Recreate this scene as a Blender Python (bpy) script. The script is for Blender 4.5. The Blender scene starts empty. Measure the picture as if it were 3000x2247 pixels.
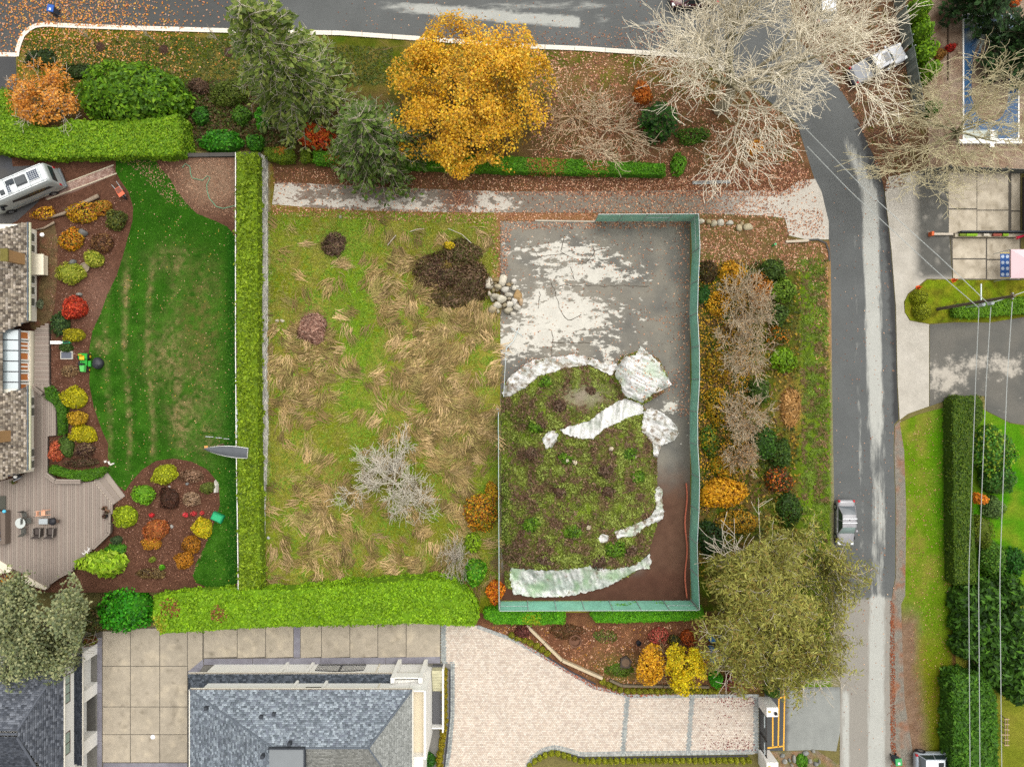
import bpy, bmesh, math, random
import numpy as np
from mathutils import Vector, Matrix
from mathutils.geometry import delaunay_2d_cdt

# ------------------------------------------------------------------ camera, sky, sun, exposure
SC = bpy.context.scene
COL = SC.collection
H = 66.667          # drone height in metres, 24 mm lens, looking straight down
S = 30.0            # photo pixels per metre on the ground (tennis court 18.3 x 36.6 m)
cam_d = bpy.data.cameras.new('camera'); cam_d.lens = 24; cam_d.sensor_width = 36; cam_d.clip_end = 5000; cam_d.clip_start = 0.5
cam = bpy.data.objects.new('camera', cam_d); COL.objects.link(cam); cam.location = (0, 0, H); cam.rotation_euler = (0, 0, 0)
SC.camera = cam
SC.view_settings.view_transform = 'Standard'; SC.view_settings.look = 'None'
SC.view_settings.exposure = 0.66; SC.view_settings.gamma = 1
SUN_EL, SUN_AZ = math.radians(68), math.radians(35)
wd = bpy.data.worlds.new('World'); SC.world = wd; wd.use_nodes = True
nt = wd.node_tree; bg = nt.nodes['Background']
sky = nt.nodes.new('ShaderNodeTexSky'); sky.sky_type = 'NISHITA'; sky.sun_disc = False
sky.sun_elevation = SUN_EL; sky.sun_rotation = SUN_AZ; sky.dust_density = 6; sky.ozone_density = 1; sky.air_density = 1
hs = nt.nodes.new('ShaderNodeHueSaturation'); hs.inputs['Saturation'].default_value = 0.10   # overcast: a grey white sky
nt.links.new(sky.outputs[0], hs.inputs['Color']); nt.links.new(hs.outputs[0], bg.inputs[0]); bg.inputs[1].default_value = 0.11
sun_d = bpy.data.lights.new('sun', 'SUN'); sun_d.energy = 1.5; sun_d.angle = math.radians(90); sun_d.color = (1, .97, .90)
sun = bpy.data.objects.new('sun', sun_d); COL.objects.link(sun)
sdir = Vector((math.sin(SUN_AZ)*math.cos(SUN_EL), math.cos(SUN_AZ)*math.cos(SUN_EL), math.sin(SUN_EL)))
sun.rotation_euler = sdir.to_track_quat('Z', 'Y').to_euler(); sun.location = (0, 0, 90)
SC.cycles.max_bounces = 5; SC.cycles.diffuse_bounces = 3; SC.cycles.transparent_max_bounces = 12
SC.cycles.use_denoising = False

# ------------------------------------------------------------------ helpers
rng = np.random.default_rng(7)
random.seed(7)
TZ = 1.4            # the garden terrace on the west stands this much above the lot
GAIN = 1.12
LEAFG = np.array([1.08, .98, .95])       # single leaves are lighter than the mass of a crown with its gaps
def c(h):
    v = np.array([int(h[i:i+2], 16)/255 for i in (0, 2, 4)])
    return np.where(v <= .04045, v/12.92, ((v+.055)/1.055)**2.4)/GAIN
def W(px, py, z=0.):
    k = (H-z)/H/S
    return np.array([(px-1500)*k, (1123.5-py)*k, z])
def Wn(px, py, z):
    k = (H-z)/H/S
    return np.stack([(px-1500)*k, (1123.5-py)*k, z+0*px], -1)
def T(cx, r, *pts):   # points read in a zoomed tile of the photograph -> photo pixels
    return [(750*cx+.3392*x, 562*r+.3392*y) for x, y in pts]
def _h(ix, iy, s):
    n = (ix.astype(np.int64)*374761393 + iy.astype(np.int64)*668265263 + s*974711) & 0xffffffff
    n = ((n ^ (n >> 13))*1274126177) & 0xffffffff
    return ((n ^ (n >> 16)) & 0xffff)/65535.
def vn(x, y, s=0):
    x = np.asarray(x, float); y = np.asarray(y, float)
    ix = np.floor(x); iy = np.floor(y); fx = x-ix; fy = y-iy
    fx = fx*fx*(3-2*fx); fy = fy*fy*(3-2*fy)
    a = _h(ix, iy, s); b = _h(ix+1, iy, s); cc = _h(ix, iy+1, s); d = _h(ix+1, iy+1, s)
    return (a*(1-fx)+b*fx)*(1-fy)+(cc*(1-fx)+d*fx)*fy
def fbm(x, y, s=0, o=4):
    t = 0; a = .5; n = 0
    for i in range(o):
        t = t+a*vn(x*2**i, y*2**i, s+i*17); n += a; a *= .5
    return t/n
def sm(a, b, x): t = np.clip((x-a)/(b-a), 0, 1); return t*t*(3-2*t)
def mix(a, b, t): t = np.asarray(t)[..., None]; return a*(1-t)+b*t
def blob(X, Y, cx, cy, rx, ry=None): ry = ry or rx; return np.exp(-(((X-cx)/rx)**2+((Y-cy)/ry)**2))
def inside(poly, X, Y):
    r = np.zeros(np.shape(X), bool); p = np.array(poly, float); n = len(p); j = n-1
    for i in range(n):
        xi, yi = p[i]; xj, yj = p[j]
        cnd = ((yi > Y) != (yj > Y))
        with np.errstate(divide='ignore', invalid='ignore'):
            r ^= cnd & (X < (xj-xi)*(Y-yi)/((yj-yi) if yj != yi else 1e-9)+xi)
        j = i
    return r
def pts_in(poly, n, dens=None):
    p = np.array(poly, float); lo = p.min(0); hi = p.max(0); ox = []; oy = []; k = 0; tries = 0
    while k < n and tries < 60:
        m = max(2000, n*2); x = rng.uniform(lo[0], hi[0], m); y = rng.uniform(lo[1], hi[1], m)
        ok = inside(poly, x, y)
        if dens is not None: ok &= rng.random(m) < dens(x, y)
        ox.append(x[ok]); oy.append(y[ok]); k += ok.sum(); tries += 1
    return np.concatenate(ox)[:n], np.concatenate(oy)[:n]

# ------------------------------------------------------------------ materials
MATS = {}
def M(name, col=None, rough=.85, noise=(), bump=0, bscale=8, spec=.25, metal=0, alpha=1., trans=0., mask=None, coat=0, translu=0, stretch=None):
    if name in MATS: return MATS[name]
    m = bpy.data.materials.new(name); m.use_nodes = True; t = m.node_tree; N = t.nodes; L = t.links
    b = N['Principled BSDF']; b.inputs['Roughness'].default_value = rough; b.inputs['Metallic'].default_value = metal
    b.inputs['Specular IOR Level'].default_value = spec; b.inputs['Alpha'].default_value = alpha
    b.inputs['Transmission Weight'].default_value = trans; b.inputs['Coat Weight'].default_value = coat
    tc = N.new('ShaderNodeTexCoord'); vec_ = tc.outputs['Object']
    if col is None:
        a = N.new('ShaderNodeAttribute'); a.attribute_name = 'Col'; cur = a.outputs['Color']
    else:
        a = N.new('ShaderNodeRGB'); a.outputs[0].default_value = (*[float(v) for v in col], 1); cur = a.outputs[0]
    def nz(scale, detail=4, rough_=.6):
        n = N.new('ShaderNodeTexNoise'); n.inputs['Scale'].default_value = scale; n.inputs['Detail'].default_value = detail
        n.inputs['Roughness'].default_value = rough_; L.new(vec_, n.inputs['Vector']); return n.outputs[0]
    if mask:   # a second colour (attribute Col2) in patches with hard ragged edges, steered by attribute m
        sc_, amp, soft = mask
        am = N.new('ShaderNodeAttribute'); am.attribute_name = 'm'; a2 = N.new('ShaderNodeAttribute'); a2.attribute_name = 'Col2'
        if stretch:
            mp = N.new('ShaderNodeMapping'); mp.inputs['Scale'].default_value = (*stretch, 1); L.new(vec_, mp.inputs[0]); vec_ = mp.outputs[0]
        q = N.new('ShaderNodeMath'); q.operation = 'MULTIPLY_ADD'; L.new(nz(sc_, 8, .68), q.inputs[0]); q.inputs[1].default_value = amp
        L.new(am.outputs['Fac'], q.inputs[2])
        r = N.new('ShaderNodeMapRange'); r.interpolation_type = 'SMOOTHSTEP'; L.new(q.outputs[0], r.inputs[0])
        r.inputs[1].default_value = .5+amp/2-soft; r.inputs[2].default_value = .5+amp/2+soft
        mx = N.new('ShaderNodeMix'); mx.data_type = 'RGBA'; L.new(r.outputs[0], mx.inputs['Factor']); L.new(cur, mx.inputs['A']); L.new(a2.outputs['Color'], mx.inputs['B'])
        cur = mx.outputs['Result']; vec_ = tc.outputs['Object']
    for s_, amp in noise:
        r = N.new('ShaderNodeMapRange'); L.new(nz(s_), r.inputs[0]); r.inputs[1].default_value = .25; r.inputs[2].default_value = .75
        r.inputs[3].default_value = 1-amp; r.inputs[4].default_value = 1+amp
        mx = N.new('ShaderNodeVectorMath'); mx.operation = 'SCALE'; L.new(cur, mx.inputs[0]); L.new(r.outputs[0], mx.inputs['Scale']); cur = mx.outputs[0]
    L.new(cur, b.inputs['Base Color'])
    if bump:
        bp = N.new('ShaderNodeBump'); bp.inputs['Strength'].default_value = min(1, bump); bp.inputs['Distance'].default_value = .08
        L.new(nz(bscale, 5), bp.inputs['Height']); L.new(bp.outputs[0], b.inputs['Normal'])
    if translu:
        tr = N.new('ShaderNodeBsdfTranslucent'); L.new(cur, tr.inputs[0]); ms = N.new('ShaderNodeMixShader'); ms.inputs[0].default_value = translu
        L.new(b.outputs[0], ms.inputs[1]); L.new(tr.outputs[0], ms.inputs[2]); L.new(ms.outputs[0], N['Material Output'].inputs[0])
    MATS[name] = m; return m
leafm = M('leaf', rough=.6, spec=.3, translu=.35)
attm = M('painted', rough=.7, noise=((3, .06), (25, .06)))
barkm = M('bark', rough=.9, noise=((6, .25), (30, .2)), bump=.5)
grassm = M('turf', rough=.95, noise=((1.2, .14), (5, .22), (16, .35)), bump=1, bscale=14, spec=.05)
mulchm = M('mulch', rough=.95, noise=((2, .2), (9, .35), (26, .4)), bump=1, bscale=16, spec=.05)
asphm = M('asphalt', rough=.8, noise=((.6, .08), (4, .06), (30, .12)), bump=.15, bscale=30, mask=(1.3, 1.0, .12))
concm = M('concrete', rough=.85, noise=((.7, .09), (3, .1), (18, .08)), bump=.1, bscale=20)
peelm = M('peeling_court', rough=.85, noise=((.8, .1), (5, .08), (24, .08)), bump=.15, bscale=20, mask=(1.5, 1.6, .05), stretch=(.6, 1.1))
stonem = M('stone', rough=.9, noise=((2.5, .18), (9, .2)), bump=.6, bscale=6)
stuccom = M('stucco', rough=.8, noise=((.8, .04), (9, .03)))
def P(hexs, name=None, **k): return M(name or 'paint_'+hexs+'_'.join(f'{a}{v}' for a, v in sorted(k.items())), c(hexs), **k)
white = P('f4f2ec', 'white_paint', rough=.6, noise=((2, .03),))
cream = P('e6dcc4', 'cream_paint', rough=.7, noise=((1.5, .05), (8, .04)))
blackp = P('26262a', 'black_plastic', rough=.5)
rubber = P('1c1c1e', 'rubber', rough=.9)
glassm = P('2a3436', 'dark_glass', rough=.08, spec=.8)
chrome = P('c8ccd0', 'bright_metal', rough=.3, metal=.9)
galv = P('b9c2c2', 'galvanised', rough=.5, metal=.4)
redl = P('b01822', 'red_lens', rough=.2)
woodm = P('8a7660', 'weathered_wood', rough=.9, noise=((2, .15), (14, .15)))

# ------------------------------------------------------------------ mesh builders
def mesh_np(name, V, F, mat=None, col=None, parent=None, loc=None, smooth=False, extra=None):
    V = np.asarray(V, float); F = [np.asarray(f) for f in (F if isinstance(F, (list, tuple)) else [F]) if len(f)]
    me = bpy.data.meshes.new(name); me.vertices.add(len(V)); me.vertices.foreach_set('co', V.astype(np.float32).ravel())
    tot = sum(f.size for f in F); nf = sum(len(f) for f in F)
    me.loops.add(tot); me.loops.foreach_set('vertex_index', np.concatenate([f.ravel() for f in F]).astype(np.int32))
    st = []; o = 0
    for f in F: st.append(o+np.arange(len(f))*f.shape[1]); o += f.size
    me.polygons.add(nf); me.polygons.foreach_set('loop_start', np.concatenate(st).astype(np.int32))
    me.update(calc_edges=True)
    def ca(n, cc):
        a = me.color_attributes.new(n, 'FLOAT_COLOR', 'POINT'); q = np.ones((len(V), 4), np.float32); q[:, :3] = cc; a.data.foreach_set('color', q.ravel())
    if col is not None: ca('Col', np.asarray(col))
    if extra:
        for n, v in extra.items():
            if n == 'm':
                a = me.attributes.new('m', 'FLOAT', 'POINT'); a.data.foreach_set('value', np.asarray(v, np.float32))
            else: ca(n, v)
    if smooth: me.polygons.foreach_set('use_smooth', np.ones(nf, bool))
    if mat: me.materials.append(mat)
    o = bpy.data.objects.new(name, me); COL.objects.link(o)
    if parent is not None: o.parent = parent; o.matrix_parent_inverse = Matrix.Identity(4)
    if parent is not None and loc is None:
        q = parent
        while q.parent: q = q.parent
        me.transform(Matrix.Translation(-Vector(q.location)))
    return o
def tag(o, label=None, cat=None, group=None, kind=None):
    for k, v in (('label', label), ('category', cat), ('group', group), ('kind', kind)):
        if v: o[k] = v
    return o
def empty(name, loc, label, cat, group=None, rz=0):
    o = bpy.data.objects.new(name, None); COL.objects.link(o); o.location = [float(v) for v in loc]; o.rotation_euler = (0, 0, rz); o.empty_display_size = .3
    return tag(o, label, cat, group)
def copy_tree(o, loc, rz=0, label=None, scale=None, group=None):
    r = o.copy(); COL.objects.link(r); r.location = [float(v) for v in loc]; r.rotation_euler = (0, 0, rz)
    if scale: r.scale = scale
    if label: r['label'] = label
    if group: r['group'] = group
    for ch in o.children:
        q = ch.copy(); COL.objects.link(q); q.parent = r
        for g in ch.children:
            d = g.copy(); COL.objects.link(d); d.parent = q
    return r
class MB:
    """collects solid pieces in local coordinates, builds ONE mesh object"""
    def __init__(s): s.v = []; s.f = []
    def add(s, vs, fs):
        n = len(s.v); s.v += [tuple(float(t) for t in v) for v in vs]; s.f += [tuple(i+n for i in f) for f in fs]; return s
    def box(s, x0, x1, y0, y1, z0, z1, ch=0.):
        if ch:
            vs = [(x0, y0, z0), (x1, y0, z0), (x1, y1, z0), (x0, y1, z0), (x0, y0, z1-ch), (x1, y0, z1-ch), (x1, y1, z1-ch), (x0, y1, z1-ch), (x0+ch, y0+ch, z1), (x1-ch, y0+ch, z1), (x1-ch, y1-ch, z1), (x0+ch, y1-ch, z1)]
            return s.add(vs, [(3, 2, 1, 0), (8, 9, 10, 11)]+[(i, (i+1) % 4, (i+1) % 4+4, i+4) for i in range(4)]+[(i+4, (i+1) % 4+4, (i+1) % 4+8, i+8) for i in range(4)])
        vs = [(x0, y0, z0), (x1, y0, z0), (x1, y1, z0), (x0, y1, z0), (x0, y0, z1), (x1, y0, z1), (x1, y1, z1), (x0, y1, z1)]
        return s.add(vs, [(3, 2, 1, 0), (4, 5, 6, 7), (0, 1, 5, 4), (1, 2, 6, 5), (2, 3, 7, 6), (3, 0, 4, 7)])
    def prism(s, poly, z0, z1):   # poly world xy
        n = len(poly); a = sum(poly[i][0]*poly[(i+1) % n][1]-poly[(i+1) % n][0]*poly[i][1] for i in range(n))
        if a < 0: poly = poly[::-1]
        return s.add([(x, y, z0) for x, y in poly]+[(x, y, z1) for x, y in poly], [tuple(range(n))[::-1], tuple(range(n, 2*n))]+[(i, (i+1) % n, (i+1) % n+n, i+n) for i in range(n)])
    def hull(s, lo, hi):          # two rings of equal count
        n = len(lo); return s.add(list(lo)+list(hi), [tuple(range(n))[::-1], tuple(range(n, 2*n))]+[(i, (i+1) % n, (i+1) % n+n, i+n) for i in range(n)])
    def tube(s, pts, r, n=6, cap=True):
        pts = [Vector([float(t) for t in p]) for p in pts]; rr = r if isinstance(r, (list, tuple)) else [r]*len(pts); b = len(s.v)
        for i, p in enumerate(pts):
            d = (pts[min(i+1, len(pts)-1)]-pts[max(i-1, 0)]); d = d.normalized() if d.length > 1e-9 else Vector((0, 0, 1))
            u = d.orthogonal().normalized() if abs(d.z) > .99 else d.cross(Vector((0, 0, 1))).normalized(); w = d.cross(u)
            for k in range(n):
                a = 2*math.pi*k/n; s.v.append(tuple(p+(u*math.cos(a)+w*math.sin(a))*rr[i]))
        for i in range(len(pts)-1):
            for k in range(n): s.f.append((b+i*n+k, b+i*n+(k+1) % n, b+(i+1)*n+(k+1) % n, b+(i+1)*n+k))
        if cap: s.f.append(tuple(b+k for k in range(n))[::-1]); s.f.append(tuple(b+(len(pts)-1)*n+k for k in range(n)))
        return s
    def lathe(s, prof, cx=0, cy=0, n=20):   # prof: list of (r, z)
        b = len(s.v)
        for r, z in prof:
            for k in range(n): a = 2*math.pi*k/n; s.v.append((cx+r*math.cos(a), cy+r*math.sin(a), z))
        for i in range(len(prof)-1):
            for k in range(n): s.f.append((b+i*n+k, b+i*n+(k+1) % n, b+(i+1)*n+(k+1) % n, b+(i+1)*n+k))
        s.f.append(tuple(b+k for k in range(n))[::-1]); s.f.append(tuple(b+(len(prof)-1)*n+k for k in range(n))); return s
    def build(s, name, mat, parent=None, smooth=False, mod=None, col=None):
        me = bpy.data.meshes.new(name); me.from_pydata(s.v, [], s.f); me.update()
        if mat: me.materials.append(mat)
        if smooth: me.polygons.foreach_set('use_smooth', np.ones(len(me.polygons), bool))
        if col is not None:
            a = me.color_attributes.new('Col', 'FLOAT_COLOR', 'POINT'); q = np.ones((len(s.v), 4), np.float32); q[:, :3] = col; a.data.foreach_set('color', q.ravel())
        o = bpy.data.objects.new(name, me); COL.objects.link(o)
        if parent is not None: o.parent = parent
        if mod == 'sub':
            q = o.modifiers.new('s', 'SUBSURF'); q.levels = 2; q.render_levels = 2
        elif mod: 
            q = o.modifiers.new('b', 'BEVEL'); q.width = mod; q.segments = 2; q.limit_method = 'ANGLE'
        return o
def tri_poly(poly, res, jitter=.35):
    p = np.array(poly, float); B = []
    for i in range(len(p)):
        a, b = p[i], p[(i+1) % len(p)]; n = max(1, int(np.hypot(*(b-a))/res))
        for k in range(n): B.append(a+(b-a)*k/n)
    B = np.array(B); lo = B.min(0); hi = B.max(0)
    gx, gy = np.meshgrid(np.arange(lo[0]+res/2, hi[0], res), np.arange(lo[1]+res/2, hi[1], res))
    gx = gx.ravel()+rng.uniform(-jitter, jitter, gx.size)*res; gy = gy.ravel()+rng.uniform(-jitter, jitter, gy.size)*res
    ok = inside(poly, gx, gy); I = np.stack([gx[ok], gy[ok]], -1); A = np.concatenate([B, I])
    n = len(B); r = delaunay_2d_cdt([Vector(v) for v in A], [(i, (i+1) % n) for i in range(n)], [], 1, 1e-4)
    return np.array([tuple(v) for v in r[0]]), np.array([f for f in r[2] if len(f) == 3])
def sheet(name, poly, z, mat, res=14, colf=None, maskf=None, col2=None, kind='structure', zf=None, label=None, cat=None, parent=None):
    A, F = tri_poly(poly, res); X, Y = A[:, 0], A[:, 1]
    zz = z+(zf(X, Y) if zf else 0*X); V = Wn(X, Y, zz)
    a, b, cc = (V[F[:, i]] for i in range(3)); fl = np.cross(b-a, cc-a)[:, 2] < 0
    F[fl] = F[fl][:, ::-1]
    col = colf(X, Y) if callable(colf) else np.tile(colf, (len(A), 1)) if colf is not None else None
    ex = {}
    if maskf is not None: ex['m'] = maskf(X, Y); ex['Col2'] = np.tile(col2, (len(A), 1)) if not callable(col2) else col2(X, Y)
    o = mesh_np(name, V, F, mat, col, parent=parent, extra=ex, smooth=bool(zf))
    return tag(o, label, cat, kind=kind)
def leaf_mesh(name, Pt, size, col, nrm=None, spread=.8, asp=1.5, parent=None, mat=None, axis=None):
    n = len(Pt); g = rng.normal(size=(n, 3)); col = np.minimum(np.asarray(col)*LEAFG, .85)
    N = g if nrm is None else nrm+g*spread*.75+np.array([0, 0, .35])
    N = N/np.linalg.norm(N, axis=1, keepdims=True)
    q = rng.normal(size=(n, 3)) if axis is None else axis
    U = q-(q*N).sum(1, keepdims=True)*N; U /= np.linalg.norm(U, axis=1, keepdims=True)+1e-9; Vv = np.cross(N, U)
    s = np.broadcast_to(np.asarray(size, float), (n,))[:, None]
    V = np.stack([Pt-U*s*asp*.5, Pt-Vv*s*.5+U*s*.1, Pt+U*s*asp*.5, Pt+Vv*s*.5+U*s*.1], 1).reshape(-1, 3)
    F = np.arange(4*n).reshape(n, 4)
    return mesh_np(name, V, F, mat or leafm, np.repeat(np.asarray(col), 4, 0), parent=parent)
def tubes_np(P0, P1, R0, R1, sides=3):
    P0, P1 = np.asarray(P0, float), np.asarray(P1, float); D = P1-P0; D /= np.linalg.norm(D, axis=1, keepdims=True)+1e-9
    up = np.where(np.abs(D[:, 2:3]) > .9, np.array([[1., 0, 0]]), np.array([[0, 0, 1.]])); U = np.cross(D, up); U /= np.linalg.norm(U, axis=1, keepdims=True); Wv = np.cross(D, U)
    n = len(P0); a = 2*np.pi*np.arange(sides)/sides
    ring = U[:, None]*np.cos(a)[None, :, None]+Wv[:, None]*np.sin(a)[None, :, None]
    V = np.concatenate([P0[:, None]+ring*np.asarray(R0)[:, None, None], P1[:, None]+ring*np.asarray(R1)[:, None, None]], 1).reshape(-1, 3)
    k = np.arange(sides); b = (np.arange(n)*2*sides)[:, None]
    F = np.stack([b+k, b+(k+1) % sides, b+(k+1) % sides+sides, b+k+sides], -1).reshape(-1, 4)
    return V, F
def pick(pal, n, jit=.12, w=None):
    p = np.array([c(h) for h in pal]); i = rng.choice(len(p), n, p=w)
    return p[i]*(1+rng.normal(0, jit, (n, 1))).clip(.4, 1.8)
# ================================================================== THE SETTING
def flat(*hx, s=1., amp=1., seed=3):   # colour field mixing two or three colours by noise
    cs = [c(h) for h in hx]
    def f(X, Y):
        n = np.clip((fbm(X/30*s, Y/30*s, seed)-.5)*2.6*amp+.5, 0, 1)
        r = mix(cs[0], cs[1], n)
        if len(cs) > 2: r = mix(r, cs[2], np.clip((fbm(X/30*s*1.7+9, Y/30*s*1.7, seed+5)-.5)*3, 0, 1))
        return r
    return f
g = 1000.
me = bpy.data.meshes.new('ground'); me.from_pydata([(-g, -g, -.03), (g, -g, -.03), (g, g, -.03), (-g, g, -.03)], [], [(0, 1, 2, 3)])
me.materials.append(M('earth', c('6a6238'), rough=.95, noise=((.03, .2), (1, .2), (6, .25)), bump=.6)); me.update()
ground = bpy.data.objects.new('ground', me); COL.objects.link(ground); tag(ground, kind='structure')

# ---- top verge: rough grass, leaf mould towards the hedge
def verge_col(X, Y):
    n = fbm(X/40, Y/40, 11); n2 = fbm(X/14, Y/14, 12)
    r = mix(c('4c5414'), c('7a6a34'), np.clip((n-.35)*2.6, 0, 1))
    r = mix(r, c('3d5a0e'), np.clip((n2-.58)*4, 0, 1)*.8)
    d = sm(215, 330, Y+60*(n-.5))
    r = mix(r, mix(c('463624'), c('664c36'), n2), d*(.85-.6*np.clip((n2-.5)*3, 0, 1)))
    r = mix(r, mix(c('6a4a34'), c('86644a'), n2), sm(1500, 1750, X)*sm(.3, .6, fbm(X/26, Y/26, 4))*.75)
    return mix(r, c('6b4a35'), sm(470, 500, Y)*.7)
sheet('verge', [(49, 165), (53, 138), (66, 106), (94, 80), (136, 76), (170, 79), (383, 87), (743, 97), (998, 103), (1259, 121), (1500, 140), (1703, 147), (2043, 170), (2150, 230), (2250, 300), (2335, 366), (2386, 520), (2386, 548), (2300, 575), (1990, 575), (1500, 578), (1250, 568), (1000, 558), (790, 548), (779, 470), (779, 442), (-80, 442), (-80, 262), (49, 262)], .004, grassm, 11, verge_col)

# ---- roads
road_poly = [(-120, 160), (47, 160), (51, 136), (64, 102), (92, 76), (136, 70), (170, 73), (383, 81), (743, 91), (998, 95), (1259, 113), (1500, 132), (1703, 140), (2043, 163), (2150, 225), (2250, 295), (2335, 362), (2386, 525), (2405, 562), (2426, 650), (2432, 765), (2437, 1124), (2442, 1480), (2441, 1760), (2467, 1800), (2462, 2025), (2460, 2300),
             (2618, 2300), (2606, 1923), (2612, 1754), (2623, 1686), (2623, 1463), (2618, 1327), (2620, 1243), (2633, 1229), (2628, 1124), (2623, 901), (2610, 732), (2591, 562), (2576, 488), (2548, 434), (2521, 366), (2480, 290), (2420, 200), (2340, 120), (2300, -100), (-120, -100)]
def lane(Y):      # centre line of the worn wheel track on the right-hand road
    return np.interp(Y, [360, 430, 562, 732, 1124, 1500, 2000, 2300], [2445, 2490, 2548, 2553, 2563, 2575, 2567, 2567])
def road_col(X, Y):
    r = mix(c('505251'), c('5c5e5d'), fbm(X/50, Y/50, 21))
    r = mix(r, c('3c3c3b'), sm(900, 700, X)*sm(200, 120, Y)*.6)
    edge = np.interp(Y, [366, 562, 732, 901, 1124, 1235], [2500, 2581, 2596, 2608, 2614, 2618])
    r = mix(r, c('333333'), sm(-3, 2, X-edge)*sm(350, 400, Y)*sm(1245, 1235, Y))
    old = sm(1750, 1756, Y)
    return mix(r, c('8c877e'), old*.9)
def road_mask(X, Y):
    l = lane(Y); w = np.exp(-((X-l)/26)**4)*sm(330, 430, Y)
    a = np.interp(Y, [400, 600, 1200, 1350, 1500, 1740, 1756, 2247], [.35, .95, .8, .42, .55, .4, .85, .95])
    m = w*a
    m = np.maximum(m, .42*np.exp(-((X-l+48)/9)**2)*sm(600, 700, Y)*sm(1745, 1600, Y)*np.where(Y > 1000, 1, .7))
    m = np.maximum(m, .8*np.exp(-((X-2478)/14)**2)*sm(1756, 1800, Y)*sm(2000, 2040, Y))
    line = np.interp(X, [950, 1250, 1500, 1700], [10, 28, 52, 66])
    m = np.maximum(m, .82*np.exp(-((Y-line)/19)**4)*sm(960, 1300, X)*sm(1712, 1690, X))
    m = np.maximum(m, .5*np.exp(-((Y-18)/16)**2)*sm(1200, 1500, X)*sm(1960, 1700, X))
    m = np.maximum(m, .47*blob(X, Y, 1760, 60, 40, 22)); m = np.maximum(m, .46*blob(X, Y, 1900, 70, 70, 14))
    return m
ra = dict(rough=.75, noise=((.5, .06), (3, .05), (28, .1)), bump=.15, bscale=30, mask=(1.5, 1.1, .22))
k0 = road_poly.index((2335, 362)); k1 = road_poly.index((2521, 366))
sheet('street', road_poly[:k0+1]+[(2519, 362)]+road_poly[k1+1:], .006, M('street_asphalt', stretch=(.3, 1.6), **ra), 10, road_col, road_mask, c('9fa09a'))
sheet('road', road_poly[k0:k1]+[(2521, 366), (2519, 362)], .006, M('road_asphalt', stretch=(1.6, .22), **ra), 10, road_col, road_mask, c('a5a59e'))
sheet('driveway_asphalt', [(-120, 168), (46, 168), (48, 262), (40, 300), (-120, 300)], .006, asphm, 20, flat('3e3f40', '474747'), lambda X, Y: 0*X, c('8c8a84'))
def shoulder(X, Y): return mix(c('7d776c'), c('8f5a3a'), np.clip((fbm(X/9, Y/30, 31)-.5)*3+.25*sm(1740, 1800, Y), 0, 1))
sheet('road_shoulder', [(2636, 1232), (2648, 1240), (2650, 1320), (2655, 1500), (2652, 1745), (2640, 1770), (2652, 1900), (2660, 2100), (2700, 2300), (2614, 2300), (2606, 2000), (2606, 1923), (2612, 1760), (2625, 1686), (2625, 1463), (2620, 1327), (2622, 1246)], .008, M('gravel_mix', rough=.95, noise=((3, .2), (22, .35)), bump=.8, bscale=22), 10, shoulder)

# ---- old concrete drive along the top of the lot
def drv_col(X, Y):
    r = mix(c('7b7266'), c('6e665c'), fbm(X/35, Y/18, 41)); r = mix(r, c('6d4c3c'), blob(X, Y, 1345, 585, 40, 40)*.9)
    r = mix(r, c('80604c'), sm(1000, 800, X)*.5)
    return mix(r, c('a8a298'), sm(2050, 2150, X)*sm(2330, 2250, X)*.6)
def drv_mask(X, Y):
    m = .42+.22*np.exp(-((Y-np.interp(X, [800, 1440], [592, 612]))/10)**2)*sm(1500, 1350, X)+.25*blob(X, Y, 830, 560, 40, 30)+.2*blob(X, Y, 1430, 585, 60, 40)
    return m-.25*blob(X, Y, 1345, 585, 45, 60)+.35*sm(2120, 2250, X)-.22*sm(1500, 1600, X)*sm(2200, 2050, X)
sheet('old_driveway', [(797, 599), (967, 613), (1187, 621), (1442, 623), (1990, 624), (2240, 632), (2300, 640), (2311, 690), (2360, 702), (2428, 702), (2428, 650), (2407, 562), (2388, 525), (2340, 530), (2300, 560), (1990, 558), (1500, 562), (1250, 554), (1000, 543), (806, 533)], .010, peelm, 10, drv_col, drv_mask, c('b9b2a6'))

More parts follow.
